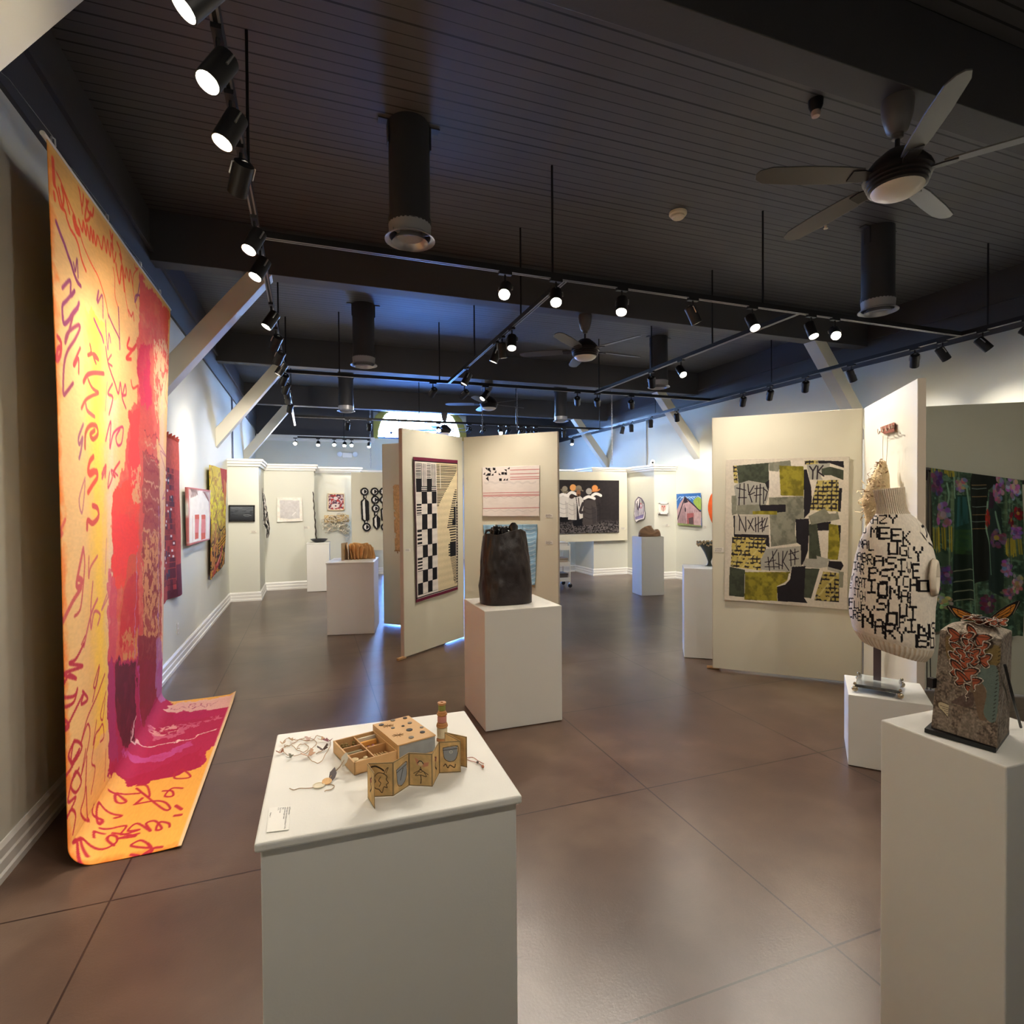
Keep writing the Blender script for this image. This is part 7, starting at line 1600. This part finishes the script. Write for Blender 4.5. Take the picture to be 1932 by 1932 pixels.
for i, (x, y) in enumerate(((1656, 812), (1664, 808), (1671, 806), (1677, 803), (1682, 801))):
    MB().tube([on2(x, y-2, .02), on2(x, y+3, .03), on2(x+1.5, y+7, .05), on2(x+3.5, y+5, .06), on2(x+4, y+1, .058)], .0035, 6).build('hook', hk, HB, smooth=.9)
FB = thing('shavings_bundle', tuple(on2(1655, 1000, 0)), 0, 'long bundle of pale curly shavings hanging on strings behind the lettered sweater', 'fibre work')
m = MB().tube([on2(1666, 822, .09), on2(1665.5, 845, .09), on2(1666, 874, .09)], .002, 4).tube([on2(1675, 820, .09), on2(1674, 845, .09), on2(1672, 876, .09)], .002, 4); m.build('string', mat('pale_string', (208, 190, 160), rough=.9), FB)
core = MB(); Pc = [on2(1666, 872, .09), on2(1663, 895, .12), on2(1657, 920, .14), on2(1650, 945, .14), on2(1650, 980, .12), on2(1650, 1050, .12), on2(1645, 1130, .12), on2(1641, 1205, .11)]; core.tube(Pc, [.02, .05, .075, .085, .06, .05, .045, .03], 12); core.build('core', mat('straw_core', (214, 192, 150), rough=.95, noise=.3, nscale=60, bump=.8, bscale=60), FB, smooth=1)
m = MB(); rs = np.random.default_rng(14)
for i in range(420):
    f = rs.random()**.75; j = f*(len(Pc)-1); a = int(min(j, len(Pc)-2)); c0 = np.array(Pc[a])*(1-(j-a))+np.array(Pc[a+1])*(j-a); r = np.interp(j, range(8), [.03, .07, .105, .12, .07, .055, .05, .04])
    d = rs.normal(size=3); d /= np.linalg.norm(d); d = d if d @ n2_ > -.2 else -d; s0 = c0+d*r*(.6+.5*rs.random()); t1 = rs.normal(size=3); t1 /= np.linalg.norm(t1); L = .018+.03*rs.random()
    s1 = s0+t1*L*.5+d*L*.4; s2 = s0+t1*L-d*.0; w = np.cross(t1, d); w /= np.linalg.norm(w)+1e-9; w = w*.004
    m.add([s0-w, s0+w, s1+w, s1-w, s2+w, s2-w], [(0, 1, 2, 3), (3, 2, 4, 5)], mi=int(rs.integers(3) == 0))
o = m.build('shavings', [mat('pale_shaving', (226, 206, 168), rough=.9), mat('brown_shaving', (150, 118, 84), rough=.9)], FB); o['kind'] = 'stuff'
# --- white utility cart behind the divider
CT = thing('utility_cart', (4.5, 10.0, 0), -.1, 'white three tier rolling cart peeking out past the corner divider', 'cart'); T = Matrix.Translation((4.50, 10.08, 0)) @ Matrix.Rotation(-.1, 4, 'Z'); wc = mat('white_cart_metal', (224, 222, 214), rough=.4)
for x in (-.26, .26):
    for y in (-.2, .2):
        MB().tube([T @ Vector((x, y, .09)), T @ Vector((x, y, .86))], .012, 8).build('post', wc, CT, smooth=.7)
        cb = MB().tube([T @ Vector((x, y-.015, .045)), T @ Vector((x, y+.015, .045))], .04, 16).build('caster', black, CT, smooth=.7); MB().box(x-.015, y-.02, .07, x+.015, y+.02, .10, T=T).build('caster_fork', steel, cb)
for z in (.13, .43, .74): MB().box(-.26, -.2, z, .26, .2, z+.012, T=T).box(-.27, -.21, z, .27, -.20, z+.075, T=T).box(-.27, .20, z, .27, .21, z+.075, T=T).box(-.27, -.2, z, -.26, .2, z+.075, T=T).box(.26, -.2, z, .27, .2, z+.075, T=T).build('tray', wc, CT)
for z, col, tx, cat in ((.443, (176, 160, 140), 'tan box on the middle tray of the white cart', 'box'), (.143, (90, 84, 82), 'dark box on the bottom tray of the white cart', 'box'), (.753, (214, 212, 206), 'pale box on the top tray of the white cart', 'box')):
    t = thing('storage_box', tuple(T @ Vector((.1, 0, z))), -.1, tx, cat); MB().box(-.1, -.14, z, .24, .16, z+.13, T=T).build('carton', mat('carton_%d' % col[0], col, rough=.7), t, bevel=.004); MB().box(-.105, -.145, z+.1, .245, .165, z+.135, T=T).build('cover', mat('carton_lid_%d' % col[0], tuple(v*.85 for v in col), rough=.7), t, bevel=.004)
# ================================================================== light and exposure
wd = bpy.data.worlds.new('World'); SC.world = wd; wd.use_nodes = True
wd.node_tree.nodes['Background'].inputs[0].default_value = (.05, .055, .06, 1); wd.node_tree.nodes['Background'].inputs[1].default_value = .2
SC.view_settings.view_transform = 'Standard'; SC.view_settings.look = 'None'; SC.view_settings.gamma = 1; SC.view_settings.exposure = 1.5
SC.cycles.max_bounces = 5; SC.cycles.diffuse_bounces = 3; SC.cycles.glossy_bounces = 2; SC.cycles.use_adaptive_sampling = True; SC.cycles.adaptive_threshold = .16; SC.cycles.transmission_bounces = 4
SC.cycles.use_denoising = True; SC.cycles.sample_clamp_indirect = 6; SC.cycles.caustics_reflective = False; SC.cycles.caustics_refractive = False
for o in SC.objects:
    if o.type == 'EMPTY' and o.parent is None and 'category' not in o: print('no category', o.name)
